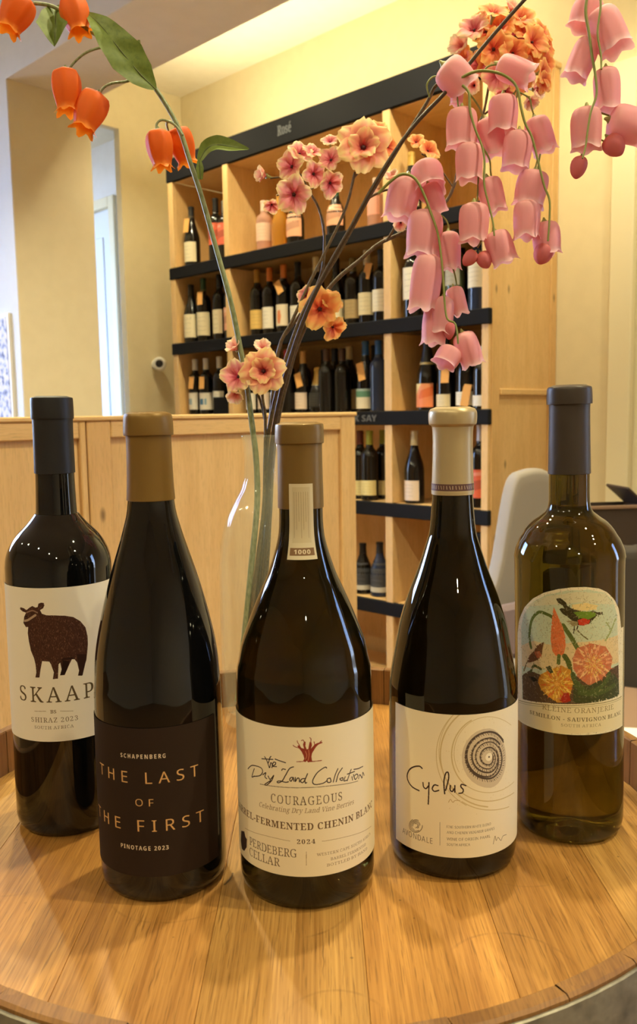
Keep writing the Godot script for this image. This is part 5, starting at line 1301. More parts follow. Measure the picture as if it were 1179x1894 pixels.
	L.stroke([65.46,34.40,65.91,33.25],0.45,Color8(150,132,110))
	L.stroke([64.34,33.48,65.05,32.47],0.45,Color8(86,72,62))
	L.stroke([63.43,32.40,64.35,31.58],0.45,Color8(150,132,110))
	L.stroke([62.75,31.19,63.86,30.60],0.45,Color8(86,72,62))
	L.stroke([62.33,29.92,63.57,29.57],0.45,Color8(150,132,110))
	L.stroke([62.19,28.62,63.51,28.55],0.45,Color8(86,72,62))
	L.stroke([62.32,27.36,63.67,27.56],0.45,Color8(150,132,110))
	L.stroke([62.72,26.19,64.04,26.65],0.45,Color8(86,72,62))
	L.stroke([63.39,25.16,64.63,25.88],0.45,Color8(150,132,110))
	L.stroke([64.29,24.33,65.40,25.26],0.45,Color8(86,72,62))
	L.stroke([65.40,23.73,66.32,24.84],0.45,Color8(150,132,110))
	L.stroke([66.67,23.40,67.37,24.64],0.45,Color8(86,72,62))
	L.stroke([68.06,23.36,68.49,24.67],0.45,Color8(150,132,110))
	L.stroke([69.26,23.57,69.35,24.87],0.45,Color8(86,72,62))
	L.stroke([70.19,24.00,70.08,25.27],0.45,Color8(150,132,110))
	L.stroke([71.07,24.69,70.76,25.86],0.45,Color8(86,72,62))
	L.stroke([71.87,25.61,71.37,26.62],0.45,Color8(150,132,110))
	L.stroke([72.55,26.71,71.87,27.52],0.45,Color8(86,72,62))
	L.stroke([73.06,27.93,72.24,28.51],0.45,Color8(150,132,110))
	L.stroke([73.39,29.23,72.46,29.54],0.45,Color8(86,72,62))
	L.disc(68.83,29.22,2.6,Color8(240,228,204))
	L.disc(68.83,29.22,0.6,Color8(86,72,62))
	L.stroke([24.80,37.89,22.89,36.98,18.77,38.39,15.10,41.32,12.96,45.65,13.69,49.48,17.25,52.41,22.47,53.49],0.95,Color8(58,40,34))
	L.stroke([25.45,47.35,25.86,50.06,27.54,50.88,29.43,48.48],0.85,Color8(58,40,34))
	L.stroke([29.59,46.45,29.41,54.09,29.07,60.98],0.85,Color8(58,40,34))
	L.stroke([35.49,47.42,33.17,47.39,31.82,50.01,33.16,51.62,36.02,50.53],0.85,Color8(58,40,34))
	L.stroke([39.81,52.30,39.29,44.56,40.41,38.91,41.91,37.99,42.28,41.92,40.41,50.01],0.85,Color8(58,40,34))
	L.stroke([43.40,46.59,43.25,49.38,44.52,50.49,45.78,48.45],0.85,Color8(58,40,34))
	L.stroke([46.15,46.46,46.16,50.82],0.85,Color8(58,40,34))
	L.stroke([53.11,46.46,50.47,45.60,49.95,47.18,51.46,49.18,50.86,51.15,48.76,51.55],0.85,Color8(58,40,34))
	L.stroke([42.29,57.80,43.41,55.73,44.90,57.63,46.39,56.37,49.37,56.31],0.40,Color8(190,160,110))
	L.stroke([24.92,76.54,24.71,78.00,24.08,79.44,23.09,80.76,21.81,81.85,20.33,82.62,18.78,83.02,17.30,83.00,16.02,82.55,15.09,81.71,14.60,80.52,14.63,79.08,15.16,77.53,16.12,76.03,17.42,74.71],0.50,Color8(120,104,84))
	L.stroke([22.21,80.61,21.09,81.43,19.85,81.97,18.59,82.18,17.43,82.03,16.48,81.53,15.85,80.72,15.59,79.65,15.75,78.42,16.30,77.15,17.18,75.96,18.29,74.96,19.53,74.25,20.79,73.91,21.94,73.94],0.50,Color8(120,104,84))
	L.stroke([18.59,81.28,17.75,81.06,17.09,80.57,16.70,79.84,16.61,78.95,16.83,77.96,17.34,76.97,18.08,76.08,18.99,75.37,19.96,74.91,20.92,74.74,21.79,74.87,22.48,75.28,22.95,75.94,23.17,76.78],0.50,Color8(120,104,84))
	L.stroke([17.62,79.11,17.63,78.42,17.85,77.69,18.27,76.99,18.84,76.38,19.51,75.92,20.20,75.66,20.88,75.61,21.46,75.78,21.92,76.15,22.20,76.68,22.28,77.33,22.17,78.04,21.86,78.74,21.39,79.38],0.50,Color8(120,104,84))
	L.stroke([19.07,77.19,19.43,76.83,19.84,76.59,20.26,76.47,20.65,76.50,20.98,76.66,21.22,76.93,21.36,77.31,21.37,77.74,21.26,78.20,21.03,78.64,20.72,79.02,20.34,79.32,19.92,79.49],0.50,Color8(120,104,84))
	L.text("AVONDALE","sans",7.95,31.93,83.65,87.42,Color8(120,104,84),2,0.00)
	L.stroke([36.77,71.86,36.76,87.34],0.25,Color8(120,104,84))
	L.text("FINE SOUTHERN WHITE BLEND","sans",41.17,70.52,73.38,75.14,Color8(120,104,84),1,0.00)
	L.text("AND CHENIN VIOGNIER GRAPES","sans",41.17,73.43,77.07,78.83,Color8(120,104,84),1,0.00)
	L.text("WINE OF ORIGIN PAARL","sans",41.17,70.12,81.55,83.32,Color8(120,104,84),1,0.00)
	L.text("SOUTH AFRICA","sans",41.17,55.91,85.19,86.96,Color8(120,104,84),1,0.00)
	L.stroke([72.52,88.54,73.95,83.64,74.99,86.78,76.55,85.20,79.34,88.11,81.08,85.83,84.95,85.98],0.40,Color8(120,104,84))
	return L.im
func label_bird() -> Image:
	var L := Lab.new(91.05,103.30,8.0,Color8(232,220,186))
	L.poly([6.89,85.38,5.88,33.71,9.35,23.89,18.87,13.13,29.42,6.81,43.02,2.89,57.84,2.37,68.83,5.40,76.19,11.71,80.93,21.92,84.51,79.43,59.38,80.67,44.24,81.66,28.85,82.71],Color8(196,204,172))
	L.poly([6.45,46.78,19.28,40.48,33.09,41.28,46.51,38.47,82.25,36.51,83.42,56.04,43.87,57.67,6.74,61.63],Color8(222,196,146))
	L.poly([11.20,17.80,29.43,7.60,50.33,3.46,68.84,5.79,77.44,14.25,50.46,10.87,29.52,13.92],Color8(214,206,168))
	L.dots([7.43,34.98,18.88,13.93,43.04,4.06,70.79,7.15,81.16,27.53,82.34,55.81,7.90,59.64],12,500,Color8(206,190,146))
	L.poly([46.09,12.53,54.94,11.27,63.72,13.59,62.12,16.23,52.04,16.72,46.14,15.66],Color8(232,206,140))
	L.poly([7.32,68.12,15.45,62.58,25.18,63.57,43.94,62.45,83.18,57.60,84.51,79.43,59.38,80.67,44.24,81.66,28.85,82.71,7.65,85.56],Color8(92,70,50))
	L.poly([47.02,70.25,77.92,62.99,83.70,69.06,84.51,79.43,59.38,80.67,47.18,80.66],Color8(70,74,44))
	L.stroke([16.81,45.89,15.29,38.08,17.55,26.26,23.67,19.70,30.42,20.54,33.60,22.14],2.20,Color8(96,108,52))
	L.stroke([40.45,27.00,44.97,33.80,48.37,39.98,51.03,44.66],3.00,Color8(96,108,52))
	L.stroke([69.69,38.56,74.60,32.06,79.06,24.79],1.20,Color8(150,160,96))
	L.stroke([75.15,32.14,70.32,25.98],0.80,Color8(150,160,96))
	L.stroke([50.05,30.47,53.08,33.60,56.56,36.41],0.80,Color8(110,100,60))
	L.poly([34.26,14.55,35.83,17.94,38.17,23.25,40.48,28.58,42.06,35.57,42.01,41.91,40.76,47.57,35.51,48.54,33.30,45.24,32.26,38.20,32.54,30.20,33.21,22.18],Color8(222,120,70))
	L.fur([34.29,16.52,38.18,24.03,41.25,30.89,42.11,38.73,40.75,46.78,35.50,47.75,32.70,41.33,32.75,28.58],5,260,Color8(240,160,90),Color8(196,70,44))
	L.stroke([37.79,48.27,37.49,53.49],2.40,Color8(96,108,52))
	L.stroke([41.51,48.30,44.16,52.87,45.00,59.19],3.40,Color8(86,96,44))
	L.poly([35.70,8.89,38.69,8.25,42.42,11.14,43.18,13.45,46.87,15.64,52.04,16.72,56.58,17.56,60.50,16.93,62.99,18.24,67.32,18.19,67.54,19.86,63.03,20.21,59.84,23.56,57.52,25.82,53.71,26.92,49.99,26.54,46.27,23.50,43.30,20.90,40.33,19.13,38.06,16.16,39.16,15.13,41.38,15.52,40.25,13.24,37.25,11.51],Color8(66,58,34))
	L.poly([46.90,17.59,52.04,17.11,58.13,17.37,62.17,18.58,61.39,20.89,56.68,22.65,50.64,21.43],Color8(112,140,48))
	L.poly([49.93,23.01,53.62,21.82,58.24,23.10,57.51,25.43,53.71,26.84,50.72,26.37],Color8(196,62,40))
	L.poly([46.27,23.50,49.95,24.19,49.99,26.54,47.06,27.41,44.10,25.18,42.24,23.72],Color8(150,136,96))
	L.stroke([47.79,27.38,47.28,32.12],0.60,Color8(70,56,36))
	L.stroke([50.00,27.33,49.31,30.09,50.79,30.46],0.80,Color8(70,56,36))
	L.poly([12.48,57.59,15.28,51.96,19.39,47.76,22.18,43.12,27.42,39.91,26.22,45.58,25.85,49.68,22.33,53.62,16.44,56.59],Color8(110,72,44))
	L.poly([19.40,48.57,24.05,46.79,25.85,50.08,22.32,52.81],Color8(176,96,60))
	L.stroke([16.54,63.12,19.54,58.30,25.12,59.52],1.80,Color8(84,88,48))
	L.stroke([9.39,64.20,13.07,56.61],1.20,Color8(120,100,60))
	L.poly([46.68,49.55,49.51,42.32,58.56,39.24,69.80,42.54,76.34,51.46,74.34,59.14,65.76,65.18,57.56,68.58,50.60,62.93,47.17,56.68],Color8(196,116,80))
	L.poly([78.25,54.86,70.25,52.61,70.33,54.69],Color8(226,156,112))
	L.poly([77.29,59.52,70.18,55.61,69.46,57.49],Color8(204,112,74))
	L.poly([75.61,62.00,69.55,57.32,68.40,58.97],Color8(232,184,128))
	L.poly([71.66,65.18,67.73,59.64,66.03,60.84],Color8(226,156,112))
	L.poly([67.71,66.94,65.63,61.05,63.66,61.80],Color8(204,112,74))
	L.poly([63.33,67.86,63.10,61.93,61.00,62.17],Color8(232,184,128))
	L.poly([58.73,67.75,60.27,62.16,58.20,61.83],Color8(226,156,112))
	L.poly([54.37,66.45,57.44,61.60,55.58,60.73],Color8(204,112,74))
	L.poly([50.80,64.14,55.03,60.36,53.50,59.02],Color8(232,184,128))
	L.poly([47.95,60.78,53.01,58.43,51.93,56.70],Color8(226,156,112))
	L.poly([46.31,57.14,51.74,56.27,51.14,54.31],Color8(204,112,74))
	L.poly([45.63,52.45,51.01,53.41,51.02,51.36],Color8(232,184,128))
	L.poly([46.01,49.02,51.03,51.28,51.47,49.29],Color8(226,156,112))
	L.poly([48.06,43.95,51.99,48.05,53.08,46.37],Color8(204,112,74))
	L.poly([49.70,41.82,52.87,46.63,54.25,45.21],Color8(232,184,128))
	L.poly([53.90,38.78,55.30,44.49,57.12,43.72],Color8(226,156,112))
	L.poly([57.44,37.80,57.42,43.64,59.44,43.42],Color8(204,112,74))
	L.poly([62.03,38.02,60.22,43.46,62.32,43.89],Color8(232,184,128))
	L.poly([65.72,39.25,62.46,43.94,64.51,44.87],Color8(226,156,112))
	L.poly([70.18,41.95,65.16,45.27,66.98,46.74],Color8(204,112,74))
	L.poly([74.88,46.68,67.97,47.82,69.25,49.74],Color8(232,184,128))
	L.poly([77.52,51.41,69.63,50.53,70.25,52.62],Color8(226,156,112))
	L.poly([73.99,55.76,66.97,53.41,66.81,54.81],Color8(204,112,74))
	L.poly([72.59,59.43,66.60,55.48,65.93,56.70],Color8(232,184,128))
	L.poly([69.99,62.16,65.58,57.13,64.53,58.07],Color8(226,156,112))
	L.poly([66.80,63.95,64.16,58.31,62.86,58.91],Color8(204,112,74))
	L.poly([64.50,64.68,63.05,58.84,61.65,59.21],Color8(232,184,128))
	L.poly([60.97,65.06,61.25,59.25,59.80,59.24],Color8(226,156,112))
	L.poly([57.29,64.52,59.27,59.17,57.88,58.76],Color8(204,112,74))
	L.poly([53.30,62.56,57.00,58.31,55.85,57.46],Color8(232,184,128))
	L.poly([51.59,61.03,55.99,57.58,55.02,56.53],Color8(226,156,112))
	L.poly([49.45,57.81,54.64,55.96,54.04,54.67],Color8(204,112,74))
	L.poly([48.35,53.73,53.81,53.85,53.67,52.43],Color8(232,184,128))
	L.poly([48.38,50.87,53.67,52.34,53.84,50.93],Color8(226,156,112))
	L.poly([49.34,47.30,53.99,50.41,54.56,49.14],Color8(204,112,74))
	L.poly([50.78,44.81,54.63,49.03,55.48,47.95],Color8(232,184,128))
	L.poly([53.59,42.18,55.99,47.49,57.16,46.78],Color8(226,156,112))
	L.poly([56.84,40.82,57.65,46.59,59.02,46.30],Color8(204,112,74))
	L.poly([59.07,40.56,58.81,46.33,60.24,46.32],Color8(232,184,128))
	L.poly([63.73,41.43,61.25,46.50,62.67,47.04],Color8(226,156,112))
	L.poly([67.55,43.52,63.25,47.36,64.51,48.31],Color8(204,112,74))
	L.poly([70.30,46.00,64.70,48.49,65.72,49.69],Color8(232,184,128))
	L.poly([72.26,48.62,65.76,49.74,66.49,51.10],Color8(226,156,112))
	L.poly([73.93,52.94,66.76,51.91,66.97,53.36],Color8(204,112,74))
	L.poly([70.34,53.30,63.74,52.46,63.80,53.26],Color8(232,184,128))
	L.poly([69.99,56.29,63.76,53.65,63.54,54.39],Color8(226,156,112))
	L.poly([68.41,58.97,63.35,54.77,62.87,55.38],Color8(204,112,74))
	L.poly([66.92,60.28,62.89,55.36,62.29,55.85],Color8(232,184,128))
	L.poly([64.51,61.53,62.08,55.97,61.35,56.27],Color8(226,156,112))
	L.poly([62.01,62.11,61.18,56.31,60.39,56.41],Color8(204,112,74))
	L.poly([59.41,62.07,60.19,56.40,59.39,56.29],Color8(232,184,128))
	L.poly([56.15,61.05,58.88,56.13,58.16,55.75],Color8(226,156,112))
	L.poly([54.38,59.86,58.13,55.73,57.51,55.21],Color8(204,112,74))
	L.poly([52.59,57.85,57.33,55.01,56.88,54.34],Color8(232,184,128))
	L.poly([51.36,55.23,56.73,54.03,56.50,53.26],Color8(226,156,112))
	L.poly([50.98,53.09,56.49,53.21,56.43,52.42],Color8(204,112,74))
	L.poly([51.29,49.87,56.48,51.96,56.69,51.21],Color8(232,184,128))
	L.poly([52.08,47.87,56.71,51.16,57.09,50.49],Color8(226,156,112))
	L.poly([53.96,45.46,57.35,50.17,57.94,49.68],Color8(204,112,74))
	L.poly([56.21,44.04,58.18,49.54,58.90,49.25],Color8(232,184,128))
	L.poly([58.07,43.52,58.88,49.26,59.66,49.15],Color8(226,156,112))
	L.poly([61.10,43.58,60.04,49.16,60.84,49.31],Color8(204,112,74))
	L.poly([64.11,44.65,61.20,49.43,61.95,49.83],Color8(232,184,128))
	L.poly([66.31,46.14,62.05,49.90,62.70,50.46],Color8(226,156,112))
	L.poly([68.10,47.98,62.76,50.53,63.26,51.21],Color8(204,112,74))
	L.poly([69.84,51.08,63.48,51.63,63.73,52.41],Color8(232,184,128))
	L.poly([66.90,54.39,60.80,52.86,60.77,53.02],Color8(226,156,112))
	L.poly([66.37,55.99,60.76,53.05,60.70,53.20],Color8(204,112,74))
	L.poly([65.04,57.66,60.65,53.27,60.53,53.38],Color8(232,184,128))
	L.poly([63.74,58.54,60.52,53.39,60.38,53.47],Color8(226,156,112))
	L.poly([61.73,59.19,60.30,53.50,60.14,53.53],Color8(204,112,74))
	L.poly([60.45,59.29,60.16,53.53,59.99,53.52],Color8(232,184,128))
	L.poly([58.59,59.00,59.94,53.52,59.78,53.47],Color8(226,156,112))
	L.poly([56.45,57.95,59.68,53.42,59.54,53.31],Color8(204,112,74))
	L.poly([55.32,56.91,59.53,53.31,59.41,53.18],Color8(232,184,128))
	L.poly([54.39,55.51,59.40,53.15,59.32,53.00],Color8(226,156,112))
	L.poly([53.71,53.17,59.28,52.89,59.27,52.72],Color8(204,112,74))
	L.poly([53.70,51.77,59.27,52.72,59.28,52.56],Color8(232,184,128))
	L.poly([54.26,49.71,59.31,52.48,59.38,52.33],Color8(226,156,112))
	L.poly([55.22,48.22,59.40,52.30,59.51,52.18],Color8(204,112,74))
	L.poly([56.68,47.03,59.56,52.14,59.71,52.07],Color8(232,184,128))
	L.poly([58.16,46.44,59.73,52.06,59.89,52.02],Color8(226,156,112))
	L.poly([60.09,46.30,59.95,52.02,60.12,52.03],Color8(204,112,74))
	L.poly([61.66,46.62,60.13,52.03,60.30,52.09],Color8(232,184,128))
	L.poly([63.40,47.45,60.34,52.11,60.48,52.20],Color8(226,156,112))
	L.poly([65.32,49.16,60.57,52.28,60.67,52.41],Color8(204,112,74))
	L.poly([66.22,50.51,60.68,52.42,60.75,52.57],Color8(232,184,128))
	L.poly([66.93,52.77,60.78,52.67,60.80,52.84],Color8(226,156,112))
	L.poly([63.81,53.11,57.92,52.86,57.92,52.40],Color8(204,112,74))
	L.poly([63.65,54.10,57.94,52.28,58.07,51.84],Color8(232,184,128))
	L.poly([63.32,54.82,58.07,51.83,58.30,51.44],Color8(226,156,112))
	L.poly([62.38,55.79,58.52,51.18,58.88,50.92],Color8(204,112,74))
	L.poly([61.66,56.16,58.89,50.91,59.31,50.73],Color8(232,184,128))
	L.poly([60.59,56.40,59.47,50.70,59.94,50.66],Color8(226,156,112))
	L.poly([59.62,56.34,60.03,50.66,60.50,50.75],Color8(204,112,74))
	L.poly([58.69,56.05,60.60,50.78,61.04,50.99],Color8(232,184,128))
	L.poly([57.58,55.28,61.31,51.17,61.66,51.52],Color8(226,156,112))
	L.poly([57.01,54.57,61.70,51.56,61.96,51.97],Color8(204,112,74))
	L.poly([56.66,53.85,61.96,51.97,62.13,52.42],Color8(232,184,128))
	L.poly([56.43,52.57,62.19,52.71,62.19,53.17],Color8(226,156,112))
	L.poly([56.54,51.68,62.19,53.24,62.07,53.68],Color8(204,112,74))
	L.poly([56.96,50.67,61.99,53.84,61.74,54.22],Color8(232,184,128))
	L.poly([57.73,49.83,61.58,54.37,61.21,54.64],Color8(226,156,112))
	L.poly([58.40,49.43,61.21,54.64,60.78,54.81],Color8(204,112,74))
	L.poly([59.61,49.15,60.51,54.87,60.04,54.89],Color8(232,184,128))
	L.poly([60.53,49.23,59.97,54.88,59.50,54.78],Color8(226,156,112))
	L.poly([61.30,49.48,59.52,54.79,59.08,54.60],Color8(204,112,74))
	L.poly([62.57,50.33,58.76,54.38,58.42,54.05],Color8(232,184,128))
	L.poly([63.20,51.10,58.38,53.98,58.13,53.58],Color8(226,156,112))
	L.poly([63.69,52.22,58.04,53.37,57.93,52.92],Color8(204,112,74))
	L.poly([70.15,56.05,66.55,55.05,66.59,56.25],Color8(226,190,96))
	L.poly([69.69,58.95,66.49,56.90,66.12,57.99],Color8(214,140,70))
	L.poly([67.51,62.04,65.46,59.00,64.63,59.76],Color8(226,190,96))
	L.poly([64.76,63.58,63.94,60.17,62.88,60.55],Color8(214,140,70))
	L.poly([61.56,64.01,62.02,60.67,60.90,60.61],Color8(226,190,96))
	L.poly([58.53,63.23,60.10,60.40,59.07,59.91],Color8(214,140,70))
	L.poly([56.01,61.39,58.40,59.42,57.60,58.58],Color8(226,190,96))
	L.poly([54.06,58.19,56.98,57.56,56.57,56.45],Color8(214,140,70))
	L.poly([53.47,55.17,56.42,55.73,56.38,54.54],Color8(226,190,96))
	L.poly([53.90,51.85,56.50,53.64,56.85,52.54],Color8(214,140,70))
	L.poly([55.66,48.73,57.40,51.59,58.15,50.79],Color8(226,190,96))
	L.poly([58.09,46.99,58.81,50.34,59.80,49.94],Color8(214,140,70))
	L.poly([60.76,46.48,60.41,49.83,61.52,49.85],Color8(226,190,96))
	L.poly([64.35,47.40,62.63,50.13,63.70,50.67],Color8(214,140,70))
	L.poly([66.99,49.32,64.30,51.11,65.18,52.00],Color8(226,190,96))
	L.poly([69.46,52.95,65.95,53.17,66.40,54.34],Color8(214,140,70))
	L.poly([68.17,57.55,64.91,56.01,64.73,56.79],Color8(214,140,70))
	L.poly([67.19,59.70,64.55,57.22,64.11,57.87],Color8(226,190,96))
	L.poly([64.99,61.59,63.55,58.38,62.88,58.76],Color8(214,140,70))
	L.poly([63.09,62.25,62.62,58.85,61.86,59.00],Color8(226,190,96))
	L.poly([60.15,62.12,61.07,58.97,60.31,58.76],Color8(214,140,70))
	L.poly([58.09,61.15,59.92,58.57,59.26,58.12],Color8(226,190,96))
	L.poly([56.06,58.98,58.71,57.53,58.28,56.83],Color8(214,140,70))
	L.poly([55.12,56.69,58.08,56.37,57.89,55.56],Color8(226,190,96))
	L.poly([54.96,53.90,57.85,54.90,57.94,54.08],Color8(214,140,70))
	L.poly([55.92,51.00,58.21,53.30,58.62,52.63],Color8(226,190,96))
	L.poly([57.41,49.29,58.92,52.30,59.52,51.85],Color8(214,140,70))
	L.poly([59.57,48.27,60.01,51.63,60.75,51.48],Color8(226,190,96))
	L.poly([62.23,48.32,61.40,51.49,62.18,51.68],Color8(214,140,70))
	L.poly([64.86,49.56,62.81,51.98,63.49,52.48],Color8(226,190,96))
	L.poly([66.98,51.77,63.99,53.01,64.46,53.73],Color8(214,140,70))
	L.poly([68.10,54.23,64.68,54.24,64.89,55.06],Color8(226,190,96))
	L.poly([66.61,55.78,63.28,55.19,63.29,55.65],Color8(226,190,96))
	L.poly([66.24,57.72,63.23,55.96,63.07,56.37],Color8(214,140,70))
	L.poly([65.09,59.38,62.88,56.66,62.57,56.96],Color8(226,190,96))
	L.poly([63.45,60.38,62.32,57.13,61.92,57.28],Color8(214,140,70))
	L.poly([61.23,60.65,61.49,57.34,61.06,57.29],Color8(226,190,96))
	L.poly([59.43,60.11,60.77,57.21,60.38,57.01],Color8(214,140,70))
	L.poly([58.00,59.04,60.17,56.85,59.85,56.52],Color8(226,190,96))
	L.poly([56.73,56.97,59.59,56.10,59.43,55.66],Color8(214,140,70))
	L.poly([56.37,54.70,59.36,55.23,59.37,54.77],Color8(226,190,96))
	L.poly([56.69,52.94,59.42,54.54,59.57,54.12],Color8(214,140,70))
	L.poly([57.87,51.05,59.81,53.76,60.11,53.46],Color8(226,190,96))
	L.poly([59.19,50.15,60.29,53.35,60.67,53.19],Color8(214,140,70))
	L.poly([61.23,49.81,61.05,53.13,61.49,53.16],Color8(226,190,96))
	L.poly([63.12,50.34,61.79,53.25,62.20,53.45],Color8(214,140,70))
	L.poly([64.88,51.66,62.49,53.67,62.81,54.02],Color8(226,190,96))
	L.poly([66.21,53.74,63.06,54.41,63.22,54.86],Color8(214,140,70))
	L.poly([64.87,56.27,61.71,55.30,61.69,55.39],Color8(214,140,70))
	L.poly([64.23,57.72,61.66,55.48,61.60,55.55],Color8(226,190,96))
	L.poly([63.34,58.53,61.57,55.59,61.49,55.64],Color8(214,140,70))
	L.poly([62.24,58.95,61.45,55.65,61.36,55.67],Color8(226,190,96))
	L.poly([60.74,58.90,61.28,55.67,61.19,55.65],Color8(214,140,70))
	L.poly([59.30,58.15,61.10,55.60,61.03,55.54],Color8(226,190,96))
	L.poly([58.48,57.20,60.99,55.50,60.94,55.42],Color8(214,140,70))
	L.poly([57.97,56.00,60.92,55.36,60.89,55.27],Color8(226,190,96))
	L.poly([57.88,54.43,60.89,55.18,60.90,55.09],Color8(214,140,70))
	L.poly([58.29,53.15,60.92,55.03,60.97,54.95],Color8(226,190,96))
	L.poly([59.47,51.89,61.05,54.87,61.12,54.82],Color8(214,140,70))
	L.poly([60.73,51.48,61.19,54.80,61.28,54.80],Color8(226,190,96))
	L.poly([62.04,51.63,61.34,54.80,61.43,54.83],Color8(214,140,70))
	L.poly([63.26,52.28,61.48,54.86,61.56,54.92],Color8(226,190,96))
	L.poly([64.32,53.48,61.61,54.98,61.66,55.07],Color8(214,140,70))
	L.poly([64.80,54.63,61.68,55.11,61.70,55.21],Color8(226,190,96))
	L.poly([63.29,55.33,60.17,55.33,60.16,55.06],Color8(226,190,96))
	L.poly([63.16,56.18,60.20,54.82,60.29,54.58],Color8(214,140,70))
	L.poly([62.76,56.80,60.38,54.43,60.55,54.24],Color8(226,190,96))
	L.poly([62.19,57.19,60.67,54.16,60.89,54.05],Color8(214,140,70))
	L.poly([61.23,57.32,61.21,54.01,61.46,54.04],Color8(226,190,96))
	L.poly([60.60,57.13,61.59,54.08,61.82,54.19],Color8(214,140,70))
	L.poly([59.95,56.63,62.00,54.33,62.18,54.53],Color8(226,190,96))
	L.poly([59.53,55.97,62.29,54.69,62.39,54.94],Color8(214,140,70))
	L.poly([59.36,55.18,62.44,55.14,62.45,55.41],Color8(226,190,96))
	L.poly([59.47,54.35,62.42,55.64,62.33,55.88],Color8(214,140,70))
	L.poly([59.94,53.61,62.19,56.10,62.00,56.27],Color8(226,190,96))
	L.poly([60.56,53.23,61.85,56.36,61.61,56.44],Color8(214,140,70))
	L.poly([61.22,53.13,61.47,56.46,61.21,56.45],Color8(226,190,96))
	L.poly([61.90,53.29,61.07,56.41,60.83,56.31],Color8(214,140,70))
	L.poly([62.72,53.91,60.57,56.12,60.40,55.91],Color8(226,190,96))
	L.poly([63.10,54.51,60.33,55.79,60.22,55.54],Color8(214,140,70))
	L.poly([22.56,69.02,24.29,63.75,30.97,59.24,39.38,54.88,45.34,57.57,47.31,65.44,45.59,73.54,43.48,80.12,36.75,81.31,30.43,77.93,25.32,74.10],Color8(206,140,50))
	L.poly([48.44,67.06,43.91,66.43,43.92,68.17],Color8(230,180,70))
	L.poly([47.84,71.27,43.79,69.06,43.29,70.75],Color8(214,110,50))
	L.poly([46.47,74.34,43.14,71.07,42.25,72.59],Color8(240,200,100))
	L.poly([43.73,77.65,41.64,73.34,40.35,74.50],Color8(230,180,70))
	L.poly([39.92,80.03,39.42,75.09,37.85,75.75],Color8(214,110,50))
	L.poly([36.16,80.98,37.14,75.93,35.48,76.09],Color8(240,200,100))
	L.poly([33.46,80.96,35.47,76.09,33.84,75.87],Color8(230,180,70))
	L.poly([29.68,79.91,33.10,75.65,31.66,74.92],Color8(214,110,50))
	L.poly([26.75,77.93,31.21,74.59,30.09,73.43],Color8(240,200,100))
	L.poly([24.28,74.38,29.53,72.54,28.94,70.98],Color8(230,180,70))
	L.poly([23.52,71.17,28.86,70.64,28.74,68.90],Color8(214,110,50))
	L.poly([24.11,66.34,28.87,67.72,29.39,65.94],Color8(240,200,100))
	L.poly([26.22,62.03,29.82,65.03,30.86,63.44],Color8(230,180,70))
	L.poly([28.73,59.07,31.13,63.11,32.49,61.82],Color8(214,110,50))
	L.poly([32.82,56.27,33.46,61.15,35.07,60.41],Color8(240,200,100))
	L.poly([36.51,55.21,35.70,60.23,37.35,60.03],Color8(230,180,70))
	L.poly([39.44,55.29,37.55,60.04,39.13,60.29],Color8(214,110,50))
	L.poly([43.49,57.00,40.20,60.72,41.51,61.63],Color8(240,200,100))
	L.poly([45.86,59.32,41.82,61.92,42.83,63.21],Color8(230,180,70))
	L.poly([47.76,62.95,43.23,63.97,43.76,65.57],Color8(214,110,50))
	L.poly([46.14,68.45,41.71,67.56,41.59,68.77],Color8(214,110,50))
	L.poly([45.13,72.08,41.37,69.54,40.86,70.66],Color8(240,200,100))
	L.poly([43.56,74.57,40.67,70.96,39.89,71.91],Color8(230,180,70))
	L.poly([41.46,76.53,39.65,72.14,38.67,72.85],Color8(214,110,50))
	L.poly([38.19,78.13,37.98,73.19,36.86,73.53],Color8(240,200,100))
	L.poly([34.82,78.55,36.22,73.61,35.08,73.54],Color8(230,180,70))
	L.poly([32.34,78.12,34.89,73.51,33.82,73.15],Color8(214,110,50))
	L.poly([29.72,76.82,33.45,72.95,32.57,72.26],Color8(240,200,100))
	L.poly([27.51,74.48,32.19,71.82,31.61,70.84],Color8(230,180,70))
	L.poly([26.25,70.94,31.35,70.04,31.20,68.85],Color8(214,110,50))
	L.poly([26.39,67.57,31.23,68.30,31.46,67.06],Color8(240,200,100))
	L.poly([27.41,64.64,31.57,66.74,32.12,65.58],Color8(230,180,70))
	L.poly([29.62,61.41,32.52,64.98,33.39,64.02],Color8(214,110,50))
	L.poly([32.25,59.21,33.77,63.70,34.83,63.03],Color8(240,200,100))
	L.poly([34.72,58.04,35.02,62.94,36.16,62.58],Color8(230,180,70))
	L.poly([37.47,57.59,36.47,62.53,37.61,62.51],Color8(214,110,50))
	L.poly([40.99,58.36,38.41,62.67,39.42,63.13],Color8(240,200,100))
	L.poly([43.34,60.02,39.76,63.36,40.56,64.14],Color8(230,180,70))
	L.poly([45.01,62.32,40.78,64.43,41.32,65.45],Color8(214,110,50))
	L.poly([46.00,65.15,41.46,65.84,41.69,67.00],Color8(240,200,100))
	L.poly([43.96,67.16,39.43,67.31,39.44,67.98],Color8(240,200,100))
	L.poly([43.65,69.70,39.40,68.30,39.22,68.96],Color8(230,180,70))
	L.poly([42.75,71.84,39.13,69.17,38.79,69.77],Color8(214,110,50))
	L.poly([41.18,73.81,38.60,70.01,38.10,70.48],Color8(240,200,100))
	L.poly([39.02,75.30,37.81,70.68,37.21,70.97],Color8(230,180,70))
	L.poly([36.35,76.05,36.80,71.09,36.16,71.15],Color8(214,110,50))
	L.poly([34.24,75.96,35.98,71.14,35.36,71.01],Color8(240,200,100))
	L.poly([32.30,75.29,35.21,70.95,34.67,70.65],Color8(230,180,70))
	L.poly([30.48,73.90,34.47,70.48,34.06,70.01],Color8(214,110,50))
